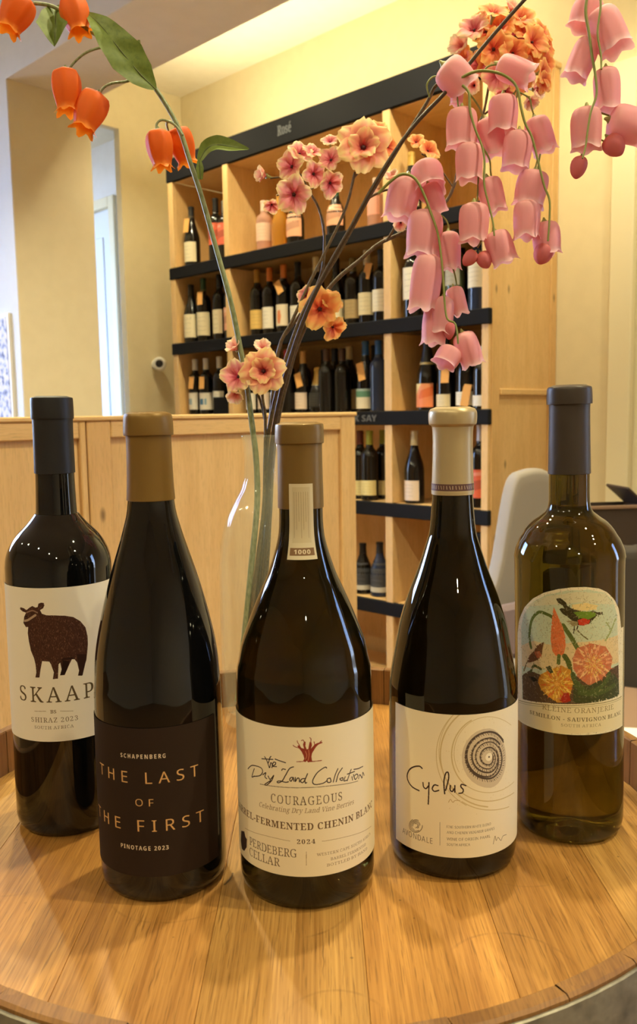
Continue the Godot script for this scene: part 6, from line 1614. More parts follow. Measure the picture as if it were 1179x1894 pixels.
	L.poly([29.18,71.77,33.89,69.72,33.68,69.11],Color8(240,200,100))
	L.poly([28.74,69.62,33.64,68.92,33.61,68.24],Color8(230,180,70))
	L.poly([29.02,67.07,33.64,67.95,33.81,67.27],Color8(214,110,50))
	L.poly([30.22,64.33,33.98,66.88,34.35,66.27],Color8(240,200,100))
	L.poly([31.64,62.57,34.44,66.16,34.94,65.66],Color8(230,180,70))
	L.poly([34.08,60.81,35.31,65.40,35.92,65.11],Color8(214,110,50))
	L.poly([36.32,60.11,36.15,65.03,36.79,64.94],Color8(240,200,100))
	L.poly([38.94,60.24,37.18,64.95,37.78,65.10],Color8(230,180,70))
	L.poly([41.02,61.23,38.03,65.22,38.54,65.57],Color8(214,110,50))
	L.poly([42.59,62.84,38.72,65.74,39.09,66.26],Color8(240,200,100))
	L.poly([43.61,64.99,39.21,66.50,39.40,67.13],Color8(230,180,70))
	L.poly([41.67,68.22,37.17,67.98,37.15,68.12],Color8(230,180,70))
	L.poly([41.15,70.10,37.13,68.20,37.07,68.33],Color8(214,110,50))
	L.poly([40.34,71.41,37.05,68.37,36.96,68.48],Color8(240,200,100))
	L.poly([38.95,72.68,36.90,68.53,36.78,68.61],Color8(230,180,70))
	L.poly([37.56,73.35,36.74,68.63,36.61,68.67],Color8(214,110,50))
	L.poly([35.85,73.61,36.54,68.68,36.41,68.68],Color8(240,200,100))
	L.poly([34.49,73.41,36.38,68.68,36.26,68.64],Color8(230,180,70))
	L.poly([32.98,72.62,36.20,68.60,36.10,68.52],Color8(214,110,50))
	L.poly([31.70,71.03,36.04,68.43,35.98,68.31],Color8(240,200,100))
	L.poly([31.32,69.90,35.98,68.31,35.95,68.17],Color8(230,180,70))
	L.poly([31.28,67.87,35.95,68.08,35.97,67.94],Color8(214,110,50))
	L.poly([31.81,66.16,35.99,67.88,36.05,67.75],Color8(240,200,100))
	L.poly([32.85,64.57,36.09,67.69,36.18,67.58],Color8(230,180,70))
	L.poly([34.08,63.47,36.22,67.55,36.33,67.47],Color8(214,110,50))
	L.poly([35.72,62.68,36.40,67.44,36.53,67.40],Color8(240,200,100))
	L.poly([37.03,62.48,36.55,67.40,36.68,67.39],Color8(230,180,70))
	L.poly([38.60,62.74,36.74,67.40,36.86,67.44],Color8(214,110,50))
	L.poly([40.02,63.58,36.91,67.47,37.01,67.56],Color8(240,200,100))
	L.poly([41.02,64.80,37.05,67.60,37.11,67.71],Color8(230,180,70))
	L.poly([41.59,66.33,37.13,67.76,37.16,67.90],Color8(214,110,50))
	L.poly([39.45,67.54,34.87,68.56,34.85,68.17],Color8(214,110,50))
	L.poly([39.32,68.66,34.88,67.90,34.99,67.51],Color8(240,200,100))
	L.poly([38.99,69.45,35.03,67.42,35.23,67.06],Color8(230,180,70))
	L.poly([38.17,70.42,35.46,66.80,35.77,66.54],Color8(214,110,50))
	L.poly([37.44,70.88,35.87,66.48,36.22,66.31],Color8(240,200,100))
	L.poly([36.59,71.12,36.35,66.28,36.73,66.23],Color8(230,180,70))
	L.poly([35.63,71.08,36.92,66.24,37.27,66.32],Color8(214,110,50))
	L.poly([34.94,70.82,37.34,66.35,37.65,66.53],Color8(240,200,100))
	L.poly([34.11,70.08,37.85,66.73,38.06,67.03],Color8(230,180,70))
	L.poly([33.73,69.29,38.12,67.16,38.23,67.53],Color8(214,110,50))
	L.poly([33.60,68.39,38.24,67.67,38.24,68.07],Color8(240,200,100))
	L.poly([33.74,67.51,38.22,68.18,38.12,68.57],Color8(230,180,70))
	L.poly([34.22,66.46,38.01,68.80,37.78,69.14],Color8(214,110,50))
	L.poly([34.87,65.73,37.68,69.26,37.38,69.52],Color8(240,200,100))
	L.poly([35.67,65.21,37.25,69.60,36.90,69.76],Color8(230,180,70))
	L.poly([36.66,64.94,36.69,69.82,36.31,69.85],Color8(214,110,50))
	L.poly([37.46,65.00,36.21,69.85,35.85,69.77],Color8(240,200,100))
	L.poly([38.19,65.30,35.76,69.73,35.45,69.55],Color8(230,180,70))
	L.poly([38.89,65.95,35.30,69.42,35.08,69.13],Color8(214,110,50))
	L.poly([39.26,66.64,35.04,69.06,34.90,68.71],Color8(240,200,100))
	L.poly([38.25,79.89,41.16,73.91,44.12,73.64,45.68,79.15,42.01,81.06],Color8(170,50,34))
	L.stroke([48.45,67.78,56.09,73.32,67.66,69.39,73.35,62.19],3.40,Color8(80,92,48))
	L.stroke([51.53,73.30,63.38,74.55,78.21,71.11],3.40,Color8(80,92,48))
	L.stroke([46.86,60.68,48.42,65.39,52.97,70.09],3.40,Color8(80,92,48))
	L.poly([14.39,66.97,19.66,66.44,22.54,68.21,18.72,69.95],Color8(40,36,26))
	L.poly([28.50,57.25,31.72,55.90,34.14,60.35,31.80,61.52],Color8(76,76,46))
	L.paint(77,5200,0.22)
	L.poly([-0.51,87.82,28.86,83.12,44.24,81.82,59.39,80.83,90.13,80.92,91.78,102.47,59.80,101.64,44.56,102.47,29.15,104.14,0.01,106.80],Color8(228,212,168))
	L.stroke([1.71,88.18,28.87,84.17,44.26,82.79,59.40,81.79,88.35,81.49],0.40,Color8(120,110,76))
	L.stroke([1.74,89.61,28.89,85.55,44.28,84.07,59.43,83.16,88.43,82.83],0.25,Color8(150,136,100))
	L.text("KLEINE ORANJERIE","serif",25.98,77.60,84.23,88.90,Color8(150,130,92),2,0.00)
	L.text("SEMILLON - SAUVIGNON BLANC","serifb",15.45,86.86,91.06,93.80,Color8(120,104,74),3,0.00)
	L.text("SOUTH AFRICA","serif",39.26,66.52,95.70,97.80,Color8(140,120,86),4,0.00)
	return L.im
const ARCH := [[-1.1706,0.1369],[-1.1490,0.1487],[-1.0505,0.1563],[-0.8960,0.1649],[-0.6734,0.1728],[-0.4349,0.1783],[-0.1859,0.1816],[0.0479,0.1831],[0.2831,0.1834],[0.5383,0.1818],[0.7103,0.1785],[0.8882,0.1726],[1.0211,0.1655],[1.0866,0.1578],[1.1052,0.1513]]
const BIG := {
	"b1": {"at": [-0.1941,0.9,0.6323], "turn": 0.2978, "r": 0.0383, "lab": [-1.62,1.3,0.073,0.184], "prof": [[0.0379,0.1966],[0.0366,0.2035],[0.0335,0.2107],[0.0285,0.2179],[0.0214,0.2251],[0.0157,0.2323],[0.0147,0.2347],[0.0137,0.2686],[0.0136,0.3001],[0.0144,0.3017],[0.0143,0.3138],[0.0140,0.3165]]},
	"b2": {"at": [-0.1066,0.9,0.5485], "turn": 0.1920, "r": 0.0411, "lab": [-1.75,0.98,0.019,0.1142], "prof": [[0.0402,0.1351],[0.0387,0.1530],[0.0354,0.1708],[0.0311,0.1886],[0.0261,0.2062],[0.0185,0.2306],[0.0146,0.2497],[0.0134,0.2886],[0.0149,0.2909],[0.0146,0.3011],[0.0136,0.3042]]},
	"b3": {"at": [-0.0111,0.9,0.5405], "turn": 0.0206, "r": 0.0439, "lab": [-1.75,1.75,0.0235,0.1172], "prof": [[0.0414,0.1485],[0.0391,0.1594],[0.0351,0.1706],[0.0307,0.1818],[0.0259,0.1929],[0.0212,0.2036],[0.0160,0.2202],[0.0140,0.2323],[0.0137,0.2507],[0.0133,0.2825],[0.0145,0.2846],[0.0144,0.2946],[0.0138,0.2963]]},
	"b4": {"at": [0.0891,0.9,0.5708], "turn": -0.1548, "r": 0.0433, "lab": [-1.03,1.75,0.0172,0.1122], "prof": [[0.0423,0.1250],[0.0376,0.1515],[0.0352,0.1633],[0.0298,0.1810],[0.0232,0.1983],[0.0175,0.2158],[0.0151,0.2259],[0.0131,0.2534],[0.0125,0.2891],[0.0148,0.2944],[0.0151,0.3014],[0.0137,0.3042]]},
	"b5": {"at": [0.1809,0.9,0.6081], "turn": -0.2892, "r": 0.0380, "lab": [-1.16,1.235,0.0805,0.1838], "prof": [[0.0382,0.2001],[0.0352,0.2094],[0.0324,0.2140],[0.0296,0.2186],[0.0253,0.2233],[0.0196,0.2275],[0.0146,0.2341],[0.0140,0.2563],[0.0133,0.3034],[0.0148,0.3057],[0.0146,0.3155],[0.0137,0.3177]]},
}
const ORANGE_STEMS := [
	["stem",[[-0.0846,0.917,0.845,0.0032],[-0.0775,0.9711,0.8426,0.0031],[-0.0665,1.0588,0.8403,0.003],[-0.0596,1.1177,0.8379,0.0029],[-0.0594,1.1599,0.8355,0.0029],[-0.0621,1.1912,0.8332,0.0028],[-0.067,1.2373,0.8308,0.0027],[-0.0734,1.2776,0.8284,0.0026],[-0.0798,1.3123,0.8261,0.0025],[-0.0908,1.3563,0.8237,0.0024],[-0.103,1.4043,0.8213,0.0024],[-0.1117,1.4324,0.8189,0.0023],[-0.1211,1.4625,0.8166,0.0022],[-0.1404,1.4955,0.8142,0.0021],[-0.1618,1.5185,0.8118,0.002],[-0.184,1.5361,0.8095,0.0019],[-0.1946,1.5417,0.8071,0.0019],[-0.2157,1.5563,0.8047,0.0018],[-0.228,1.5617,0.8024,0.0017],[-0.2413,1.5627,0.8,0.0016]]],
	["flower_stalk",[[-0.1709,1.5231,0.8,0.0013],[-0.1825,1.5249,0.7995,0.0013],[-0.1968,1.5208,0.799,0.0012],[-0.2075,1.5127,0.7985,0.0011],[-0.2139,1.5045,0.798,0.0011]]],
	["flower_stalk",[[-0.1523,1.5039,0.805,0.0013],[-0.1628,1.4981,0.8038,0.0013],[-0.176,1.496,0.8025,0.0012],[-0.1835,1.4921,0.8013,0.0011],[-0.1872,1.4862,0.8,0.0011]]],
	["flower_stalk",[[-0.1172,1.4549,0.815,0.0013],[-0.1245,1.4642,0.8142,0.0013],[-0.135,1.4678,0.8135,0.0012],[-0.1399,1.4639,0.8128,0.0011],[-0.14,1.4572,0.812,0.0011]]],
	["flower_stalk",[[-0.1186,1.4573,0.815,0.0012],[-0.1273,1.4679,0.82,0.0011],[-0.1326,1.4687,0.825,0.0011],[-0.1321,1.4631,0.83,0.001]]],
]
const LANTERNS := [[-0.2485,1.5665,0.7974,-0.4179,-0.8963,-0.1483,0.0328,0.0268],[-0.2091,1.5663,0.8015,0.2575,-0.9611,-0.0995,0.031,0.025],[-0.2158,1.5071,0.7989,0.0349,-0.9981,-0.0499,0.0369,0.0249],[-0.1899,1.4877,0.8035,-0.3673,-0.9092,-0.1961,0.036,0.028],[-0.1388,1.4589,0.812,0.0698,-0.9976,0,0.0335,0.0233],[-0.1254,1.4668,0.8334,0.3075,-0.9463,0.0995,0.0324,0.024]]
const LEAVES := [
	[[[-0.1375,1.4895,0.8],[-0.1487,1.4996,0.796],[-0.1601,1.5126,0.792],[-0.1717,1.5271,0.79],[-0.1828,1.5414,0.792],[-0.196,1.5544,0.8]],[0.0015,0.0120,0.0165,0.0135,0.0085,0.0005],0.25],
	[[[-0.2245,1.5642,0.81],[-0.2238,1.5512,0.804],[-0.2237,1.5383,0.8],[-0.2237,1.525,0.796]],[0.0020,0.0100,0.0135,0.0005],0.90],
	[[[-0.1028,1.4321,0.815],[-0.0961,1.4424,0.815],[-0.0859,1.4451,0.812],[-0.0718,1.4415,0.807],[-0.0566,1.4383,0.803]],[0.0020,0.0061,0.0076,0.0056,0.0005],0.50],
	[[[-0.102,1.4155,0.813],[-0.1021,1.4247,0.812],[-0.1024,1.4322,0.812]],[0.0020,0.0036,0.0015],0.30],
	[[[-0.159,1.5266,0.814],[-0.1549,1.532,0.814],[-0.1528,1.5366,0.814]],[0.0020,0.0035,0.0005],0.40],
]
const PINK_STEMS := [
	["stem",[[-0.0687,0.915,0.85,0.0027],[-0.0635,0.981,0.8461,0.0026],[-0.0549,1.0583,0.8422,0.0026],[-0.0487,1.1122,0.8383,0.0025],[-0.0459,1.1546,0.8344,0.0024],[-0.0408,1.1909,0.8306,0.0023],[-0.0326,1.2265,0.8267,0.0023],[-0.02,1.2663,0.8228,0.0022],[-0.004,1.3052,0.8189,0.0021],[0.0139,1.3385,0.815,0.0021],[0.0341,1.3711,0.8111,0.002],[0.0587,1.4124,0.8072,0.0019],[0.0877,1.4527,0.8033,0.0018],[0.1208,1.4852,0.7994,0.0018],[0.1532,1.5216,0.7956,0.0017],[0.1873,1.5571,0.7917,0.0016],[0.2161,1.5832,0.7878,0.0015],[0.2356,1.5918,0.7839,0.0015],[0.2439,1.5747,0.78,0.0014]]],
	["raceme_stem",[[0.1285,1.4895,0.788,0.0014],[0.1384,1.4936,0.7861,0.0014],[0.1483,1.4945,0.7841,0.0013],[0.161,1.4918,0.7822,0.0013],[0.1714,1.4856,0.7803,0.0012],[0.177,1.4768,0.7784,0.0012],[0.1795,1.4619,0.7764,0.0011],[0.1829,1.4475,0.7745,0.0011],[0.1881,1.4361,0.7726,0.0011],[0.1915,1.4222,0.7706,0.001],[0.1949,1.4069,0.7687,0.001],[0.1983,1.3925,0.7668,0.0009],[0.2021,1.3812,0.7649,0.0009],[0.2018,1.3651,0.7629,0.0008],[0.2002,1.3463,0.761,0.0008]]],
	["flower_stalk",[[0.1509,1.4985,0.795,0.0008],[0.1551,1.5015,0.7925,0.0008],[0.1616,1.5018,0.79,0.0008]]],
	["flower_stalk",[[0.1792,1.4823,0.79,0.0008],[0.1769,1.4778,0.79,0.0008],[0.1722,1.4752,0.79,0.0007]]],
	["flower_stalk",[[0.1797,1.4809,0.79,0.0008],[0.1776,1.4648,0.7887,0.0008],[0.1765,1.4517,0.7873,0.0007],[0.1777,1.4431,0.786,0.0007]]],
	["flower_stalk",[[0.1807,1.4787,0.79,0.0008],[0.1905,1.4737,0.7917,0.0008],[0.1929,1.4661,0.7933,0.0007],[0.1963,1.4584,0.795,0.0007]]],
	["flower_stalk",[[0.1934,1.4362,0.788,0.0008],[0.1898,1.4231,0.7865,0.0008],[0.1887,1.4091,0.785,0.0007]]],
	["flower_stalk",[[0.1973,1.4212,0.788,0.0008],[0.1921,1.4022,0.785,0.0008],[0.1877,1.3846,0.782,0.0007]]],
	["flower_stalk",[[0.1996,1.4257,0.788,0.0008],[0.1979,1.4143,0.788,0.0008],[0.1965,1.4088,0.788,0.0007]]],
	["raceme_stem",[[0.2401,1.569,0.768,0.0015],[0.2329,1.5508,0.7653,0.0014],[0.2296,1.5327,0.7626,0.0014],[0.2318,1.5145,0.7599,0.0013],[0.2341,1.4941,0.7572,0.0012],[0.2362,1.4781,0.7545,0.0011],[0.2366,1.4621,0.7518,0.0011],[0.2315,1.4485,0.7491,0.001],[0.2282,1.4326,0.7464,0.0009],[0.2259,1.419,0.7437,0.0009],[0.2226,1.4084,0.741,0.0008]]],
	["raceme_stem",[[0.2401,1.569,0.768,0.0012],[0.2406,1.5501,0.764,0.0011],[0.2413,1.5356,0.76,0.001],[0.2378,1.5127,0.756,0.001],[0.2396,1.4941,0.752,0.0009],[0.239,1.4807,0.748,0.0008]]],
	["flower_stalk",[[0.2388,1.4575,0.77,0.0009],[0.245,1.4536,0.769,0.0009],[0.253,1.4505,0.768,0.0008]]],
	["flower_stalk",[[0.2359,1.4349,0.768,0.0009],[0.243,1.4318,0.767,0.0009],[0.2491,1.4287,0.766,0.0008]]],
]
const PINK_STEMS_SHORT := [
	["stem",[[-0.0773,0.9135,0.855,0.0026],[-0.0693,0.9797,0.8516,0.0025],[-0.0585,1.0573,0.8481,0.0024],[-0.0522,1.1116,0.8447,0.0024],[-0.0505,1.1542,0.8413,0.0023],[-0.047,1.1857,0.8378,0.0022],[-0.0365,1.2293,0.8344,0.0021],[-0.0226,1.271,0.8309,0.002],[-0.0066,1.3064,0.8275,0.0019],[0.0192,1.3448,0.8241,0.0019],[0.0496,1.3969,0.8206,0.0018],[0.0793,1.4431,0.8172,0.0017],[0.1035,1.479,0.8137,0.0016],[0.1094,1.4902,0.8103,0.0015],[0.1147,1.493,0.8069,0.0015],[0.1252,1.4925,0.8034,0.0014],[0.1333,1.4884,0.8,0.0013]]],
	["raceme_stem",[[0.1313,1.4841,0.788,0.0013],[0.1365,1.4769,0.7856,0.0012],[0.1371,1.4613,0.7831,0.0012],[0.1414,1.4447,0.7807,0.0011],[0.1466,1.4305,0.7782,0.0011],[0.1485,1.4163,0.7758,0.001],[0.1477,1.3976,0.7733,0.001],[0.1515,1.3789,0.7709,0.0009],[0.1544,1.3648,0.7684,0.0009],[0.1553,1.3525,0.766,0.0008]]],
	["flower_stalk",[[0.1042,1.4789,0.8,0.0009],[0.1018,1.4889,0.8,0.0009],[0.1066,1.4956,0.8,0.0008],[0.1133,1.4964,0.8,0.0008]]],
	["flower_stalk",[[0.1257,1.4913,0.8,0.0009],[0.1283,1.4789,0.7987,0.0009],[0.1291,1.4707,0.7973,0.0008],[0.1312,1.4661,0.796,0.0008]]],
	["flower_stalk",[[0.139,1.4819,0.8,0.0009],[0.145,1.4749,0.801,0.0009],[0.15,1.4674,0.802,0.0008],[0.1531,1.458,0.803,0.0008]]],
	["flower_stalk",[[0.1502,1.4344,0.795,0.0009],[0.1565,1.4238,0.795,0.0009],[0.1575,1.4132,0.795,0.0008],[0.1585,1.4076,0.795,0.0008]]],
	["flower_stalk",[[0.1503,1.4308,0.795,0.0009],[0.1467,1.412,0.7933,0.0009],[0.1455,1.3931,0.7917,0.0008],[0.1433,1.3835,0.79,0.0008]]],
	["flower_stalk",[[0.1559,1.3817,0.793,0.0009],[0.1495,1.3558,0.7915,0.0008],[0.1454,1.3472,0.79,0.0007]]],
	["raceme_stem",[[0.0587,1.3994,0.808,0.0014],[0.0693,1.4089,0.8053,0.0014],[0.0802,1.4146,0.8027,0.0013],[0.091,1.41,0.8,0.0013],[0.0984,1.3962,0.7973,0.0012],[0.1042,1.3796,0.7947,0.0012],[0.1101,1.3612,0.792,0.0011],[0.1126,1.342,0.7893,0.0011],[0.1141,1.3228,0.7867,0.0011],[0.1152,1.2989,0.784,0.001],[0.1172,1.2845,0.7813,0.001],[0.124,1.2794,0.7787,0.0009],[0.1259,1.2622,0.776,0.0009]]],
	["flower_stalk",[[0.1139,1.3819,0.812,0.0009],[0.1196,1.3768,0.8107,0.0009],[0.1223,1.3703,0.8093,0.0008],[0.1221,1.3643,0.808,0.0008]]],
	["flower_stalk",[[0.1143,1.3549,0.808,0.0009],[0.1221,1.3451,0.8073,0.0009],[0.1279,1.3257,0.8067,0.0008],[0.1297,1.3145,0.806,0.0008]]],
	["flower_stalk",[[0.1162,1.3357,0.808,0.0009],[0.1098,1.3303,0.804,0.0009],[0.1063,1.3226,0.8,0.0008]]],
]
const PINK_BELLS := [[0.1671,1.4766,0.79,0,-1,0,0.0316,0.0257],[0.1805,1.4452,0.786,-0.1045,-0.9945,0,0.0324,0.0255],[0.1958,1.4593,0.795,0.309,-0.9511,0,0.0318,0.0229],[0.1954,1.4119,0.788,-0.2079,-0.9781,0,0.0295,0.0276],[0.1869,1.3856,0.782,0,-1,0,0.0323,0.0235],[0.2043,1.3688,0.79,0.1392,-0.9903,0,0.0286,0.0247],[0.1626,1.5037,0.7932,0.8658,-0.4604,-0.1961,0.0326,0.0227],[0.2417,1.5517,0.785,-0.342,-0.9397,0,0.0255,0.0265],[0.244,1.5385,0.7758,0.3673,-0.9092,-0.1961,0.0386,0.029],[0.2393,1.5169,0.778,-0.4067,-0.9135,0,0.035,0.0214],[0.2497,1.4904,0.77,0.0698,-0.9976,0,0.0356,0.0221],[0.2325,1.4569,0.765,0,-1,0,0.0344,0.0258],[0.2526,1.4473,0.768,0.9659,-0.2588,0,0.0317,0.0298]]
const PINK_BELLS_SHORT := [[0.1159,1.5059,0.7986,0.7395,-0.6658,0.0995,0.029,0.03],[0.1296,1.4874,0.803,-0.0872,-0.9962,0,0.0141,0.011],[0.1322,1.4684,0.796,0,-1,0,0.0338,0.0269],[0.1538,1.4612,0.803,0.309,-0.9511,0,0.0331,0.0251],[0.1375,1.4371,0.79,0,-1,0,0.0326,0.0237],[0.1544,1.4085,0.795,0.2756,-0.9613,0,0.0308,0.0229],[0.1416,1.3855,0.788,0,-1,0,0.0335,0.0266],[0.1596,1.3609,0.788,0.342,-0.9397,0,0.0295,0.0236],[0.1023,1.4272,0.8214,0.1553,-0.8808,-0.4472,0.0285,0.0295],[0.087,1.4171,0.82,-0.2419,-0.9703,0,0.0389,0.0297],[0.1052,1.4108,0.82,0.4067,-0.9135,0,0.0287,0.0184],[0.1032,1.3851,0.81,-0.1392,-0.9903,0,0.0415,0.0324],[0.1219,1.3656,0.808,0.0698,-0.9976,0,0.0343,0.0202],[0.1042,1.345,0.802,-0.1392,-0.9903,0,0.0511,0.0271],[0.1261,1.3161,0.806,0.2419,-0.9703,0,0.0262,0.0171],[0.1171,1.307,0.802,-0.1045,-0.9945,0,0.0331,0.0211],[0.1123,1.3006,0.808,-0.1392,-0.9903,0,0.0364,0.0232],[0.1332,1.2745,0.8,0.342,-0.9397,0,0.032,0.022],[0.125,1.2598,0.8006,-0.4789,-0.8295,-0.2873,0.018,0.0229]]
const PINK_BUDS := [[0.2048,1.3483,0.784,-0.342,-0.9397,0,0.0186,0.0167],[0.2506,1.4328,0.766,0.6428,-0.766,0,0.0201,0.0182],[0.2287,1.4169,0.765,-0.2079,-0.9781,0,0.0191,0.0143]]
const PINK_BUDS_SHORT := [[0.1427,1.3435,0.787,-0.6428,-0.766,0,0.0157,0.0123],[0.1472,1.3426,0.787,0.5,-0.866,0,0.0157,0.0138],[0.1203,1.2844,0.797,0.0872,-0.9962,0,0.0169,0.011]]
const TWIGS_A := [
	["stem",[[-0.0739,0.9117,0.86,0.0026],[-0.0656,0.9776,0.8591,0.0025],[-0.0571,1.0555,0.8582,0.0023],[-0.0514,1.1102,0.8573,0.0022],[-0.0514,1.1534,0.8564,0.0021],[-0.0461,1.1959,0.8555,0.002],[-0.0366,1.2638,0.8545,0.0018],[-0.0229,1.2919,0.8536,0.0017],[-0.0039,1.3299,0.8527,0.0016],[0.0095,1.3549,0.8518,0.0015],[0.0308,1.397,0.8509,0.0013],[0.0399,1.4298,0.85,0.0012]]],
	["twig",[[-0.0296,1.2808,0.86,0.0018],[-0.0123,1.3027,0.8589,0.0017],[0.004,1.3305,0.8577,0.0016],[0.009,1.3506,0.8566,0.0015],[0.0099,1.3757,0.8554,0.0013],[0.0051,1.3981,0.8543,0.0012],[-0.0049,1.4155,0.8531,0.0011],[-0.0119,1.4292,0.852,0.001]]],
	["twig",[[-0.0069,1.4177,0.852,0.001],[-0.0176,1.4251,0.8513,0.0009],[-0.0304,1.4262,0.8507,0.0009],[-0.0406,1.4252,0.85,0.0008]]],
	["twig",[[-0.0084,1.4202,0.852,0.001],[-0.0203,1.4152,0.851,0.0009],[-0.0348,1.4092,0.85,0.0008]]],
	["twig",[[-0.0039,1.4142,0.852,0.001],[0.008,1.4222,0.851,0.0009],[0.0169,1.4302,0.85,0.0008]]],
	["twig",[[0.0383,1.4239,0.85,0.001],[0.0518,1.4385,0.85,0.0009],[0.0647,1.452,0.85,0.0008]]],
]
const BLOOMS_A := [[-0.0125,1.4458,0.848,0.1617,0.5659,-0.8085,0.0138,0],[-0.0193,1.4338,0.845,-0.3651,0.1826,-0.9129,0.0158,0],[-0.0182,1.408,0.842,0.0953,-0.286,-0.9535,0.0179,0],[-0.0441,1.4272,0.85,-0.8468,0.0529,-0.5293,0.0117,3],[-0.0396,1.4014,0.85,-0.1886,-0.7544,-0.6287,0.009,0],[0.0004,1.4271,0.845,0.2822,-0.1881,-0.9407,0.0127,0],[-0.0003,1.4472,0.85,0.3637,0.5819,-0.7274,0.0106,0],[0.0174,1.4391,0.845,-0.1881,0.2822,-0.9407,0.0132,0],[0.0167,1.4567,0.85,0,0.7071,-0.7071,0.009,0],[0.0156,1.4185,0.843,0.3637,-0.5819,-0.7274,0.0137,0],[0.0475,1.4494,0.845,-0.099,0.099,-0.9901,0.0264,2],[0.0619,1.4667,0.853,0.285,0.6412,-0.7125,0.0117,1],[0.0704,1.4525,0.852,0.7399,0,-0.6727,0.0122,1]]
const TWIGS_B := [
	["stem",[[-0.08,0.9179,0.842,0.0022],[-0.0717,0.9826,0.8406,0.0021],[-0.0611,1.0589,0.8391,0.0019],[-0.0534,1.1124,0.8377,0.0018],[-0.0512,1.1545,0.8363,0.0016],[-0.0496,1.1987,0.8349,0.0015],[-0.0516,1.2193,0.8334,0.0013],[-0.0511,1.2371,0.832,0.0012]]],
	["twig",[[-0.0503,1.1987,0.838,0.0014],[-0.0559,1.222,0.836,0.0013],[-0.0648,1.2313,0.834,0.0011],[-0.0717,1.2364,0.832,0.001]]],
	["twig",[[-0.0526,1.2229,0.834,0.001],[-0.0635,1.2425,0.8343,0.0009],[-0.0724,1.2579,0.8347,0.0009],[-0.0744,1.262,0.835,0.0008]]],
]
const BLOOMS_B := [[-0.0493,1.2432,0.822,0.0994,0.0497,-0.9938,0.0226,2],[-0.0732,1.2387,0.826,-0.3289,0.094,-0.9397,0.017,0],[-0.0744,1.2641,0.836,-0.3484,0.6271,-0.6967,0.0136,3],[-0.0502,1.2637,0.836,0.0705,0.7053,-0.7053,0.012,3],[-0.0759,1.2252,0.83,-0.14,-0.7001,-0.7001,0.0124,3]]
const TWIGS_C := [
	["stem",[[-0.0654,0.9099,0.865,0.0026],[-0.0605,0.976,0.865,0.0025],[-0.0531,1.0543,0.865,0.0025],[-0.0486,1.1093,0.865,0.0024],[-0.0454,1.1528,0.865,0.0023],[-0.0391,1.1957,0.865,0.0023],[-0.0297,1.2328,0.865,0.0022],[-0.0183,1.2695,0.865,0.0021],[-0.0018,1.3032,0.865,0.0021],[0.0199,1.3313,0.865,0.002],[0.0438,1.3505,0.865,0.0019],[0.0624,1.3656,0.865,0.0019],[0.0809,1.374,0.865,0.0018],[0.0967,1.3813,0.865,0.0017],[0.115,1.3938,0.865,0.0017],[0.1292,1.4057,0.865,0.0016],[0.137,1.4222,0.865,0.0015],[0.1412,1.4387,0.865,0.0015],[0.1525,1.4635,0.865,0.0014],[0.1633,1.4832,0.865,0.0013],[0.1684,1.5063,0.865,0.0013],[0.1729,1.5298,0.865,0.0012]]],
	["twig",[[0.0701,1.3679,0.862,0.0014],[0.0767,1.3778,0.8587,0.0013],[0.0827,1.3896,0.8553,0.0011],[0.086,1.3948,0.852,0.001]]],
	["twig",[[0.0091,1.3182,0.862,0.0012],[0.0152,1.3106,0.856,0.0011],[0.0113,1.3028,0.85,0.001]]],
	["twig",[[0.0499,1.4063,0.86,0.0014],[0.0655,1.4138,0.859,0.0012],[0.0779,1.4159,0.858,0.001]]],
	["twig",[[0.1349,1.4187,0.865,0.001],[0.1175,1.4412,0.8635,0.0009],[0.1044,1.4485,0.862,0.0008]]],
	["twig",[[0.1684,1.5078,0.865,0.0012],[0.1819,1.5193,0.8635,0.001],[0.1968,1.5332,0.862,0.0008]]],
	["twig",[[0.1699,1.5152,0.865,0.0012],[0.1613,1.5294,0.8635,0.001],[0.1538,1.5411,0.862,0.0008]]],
	["twig",[[0.1633,1.4832,0.865,0.001],[0.1824,1.4977,0.865,0.0009],[0.2055,1.5058,0.865,0.0008]]],
]
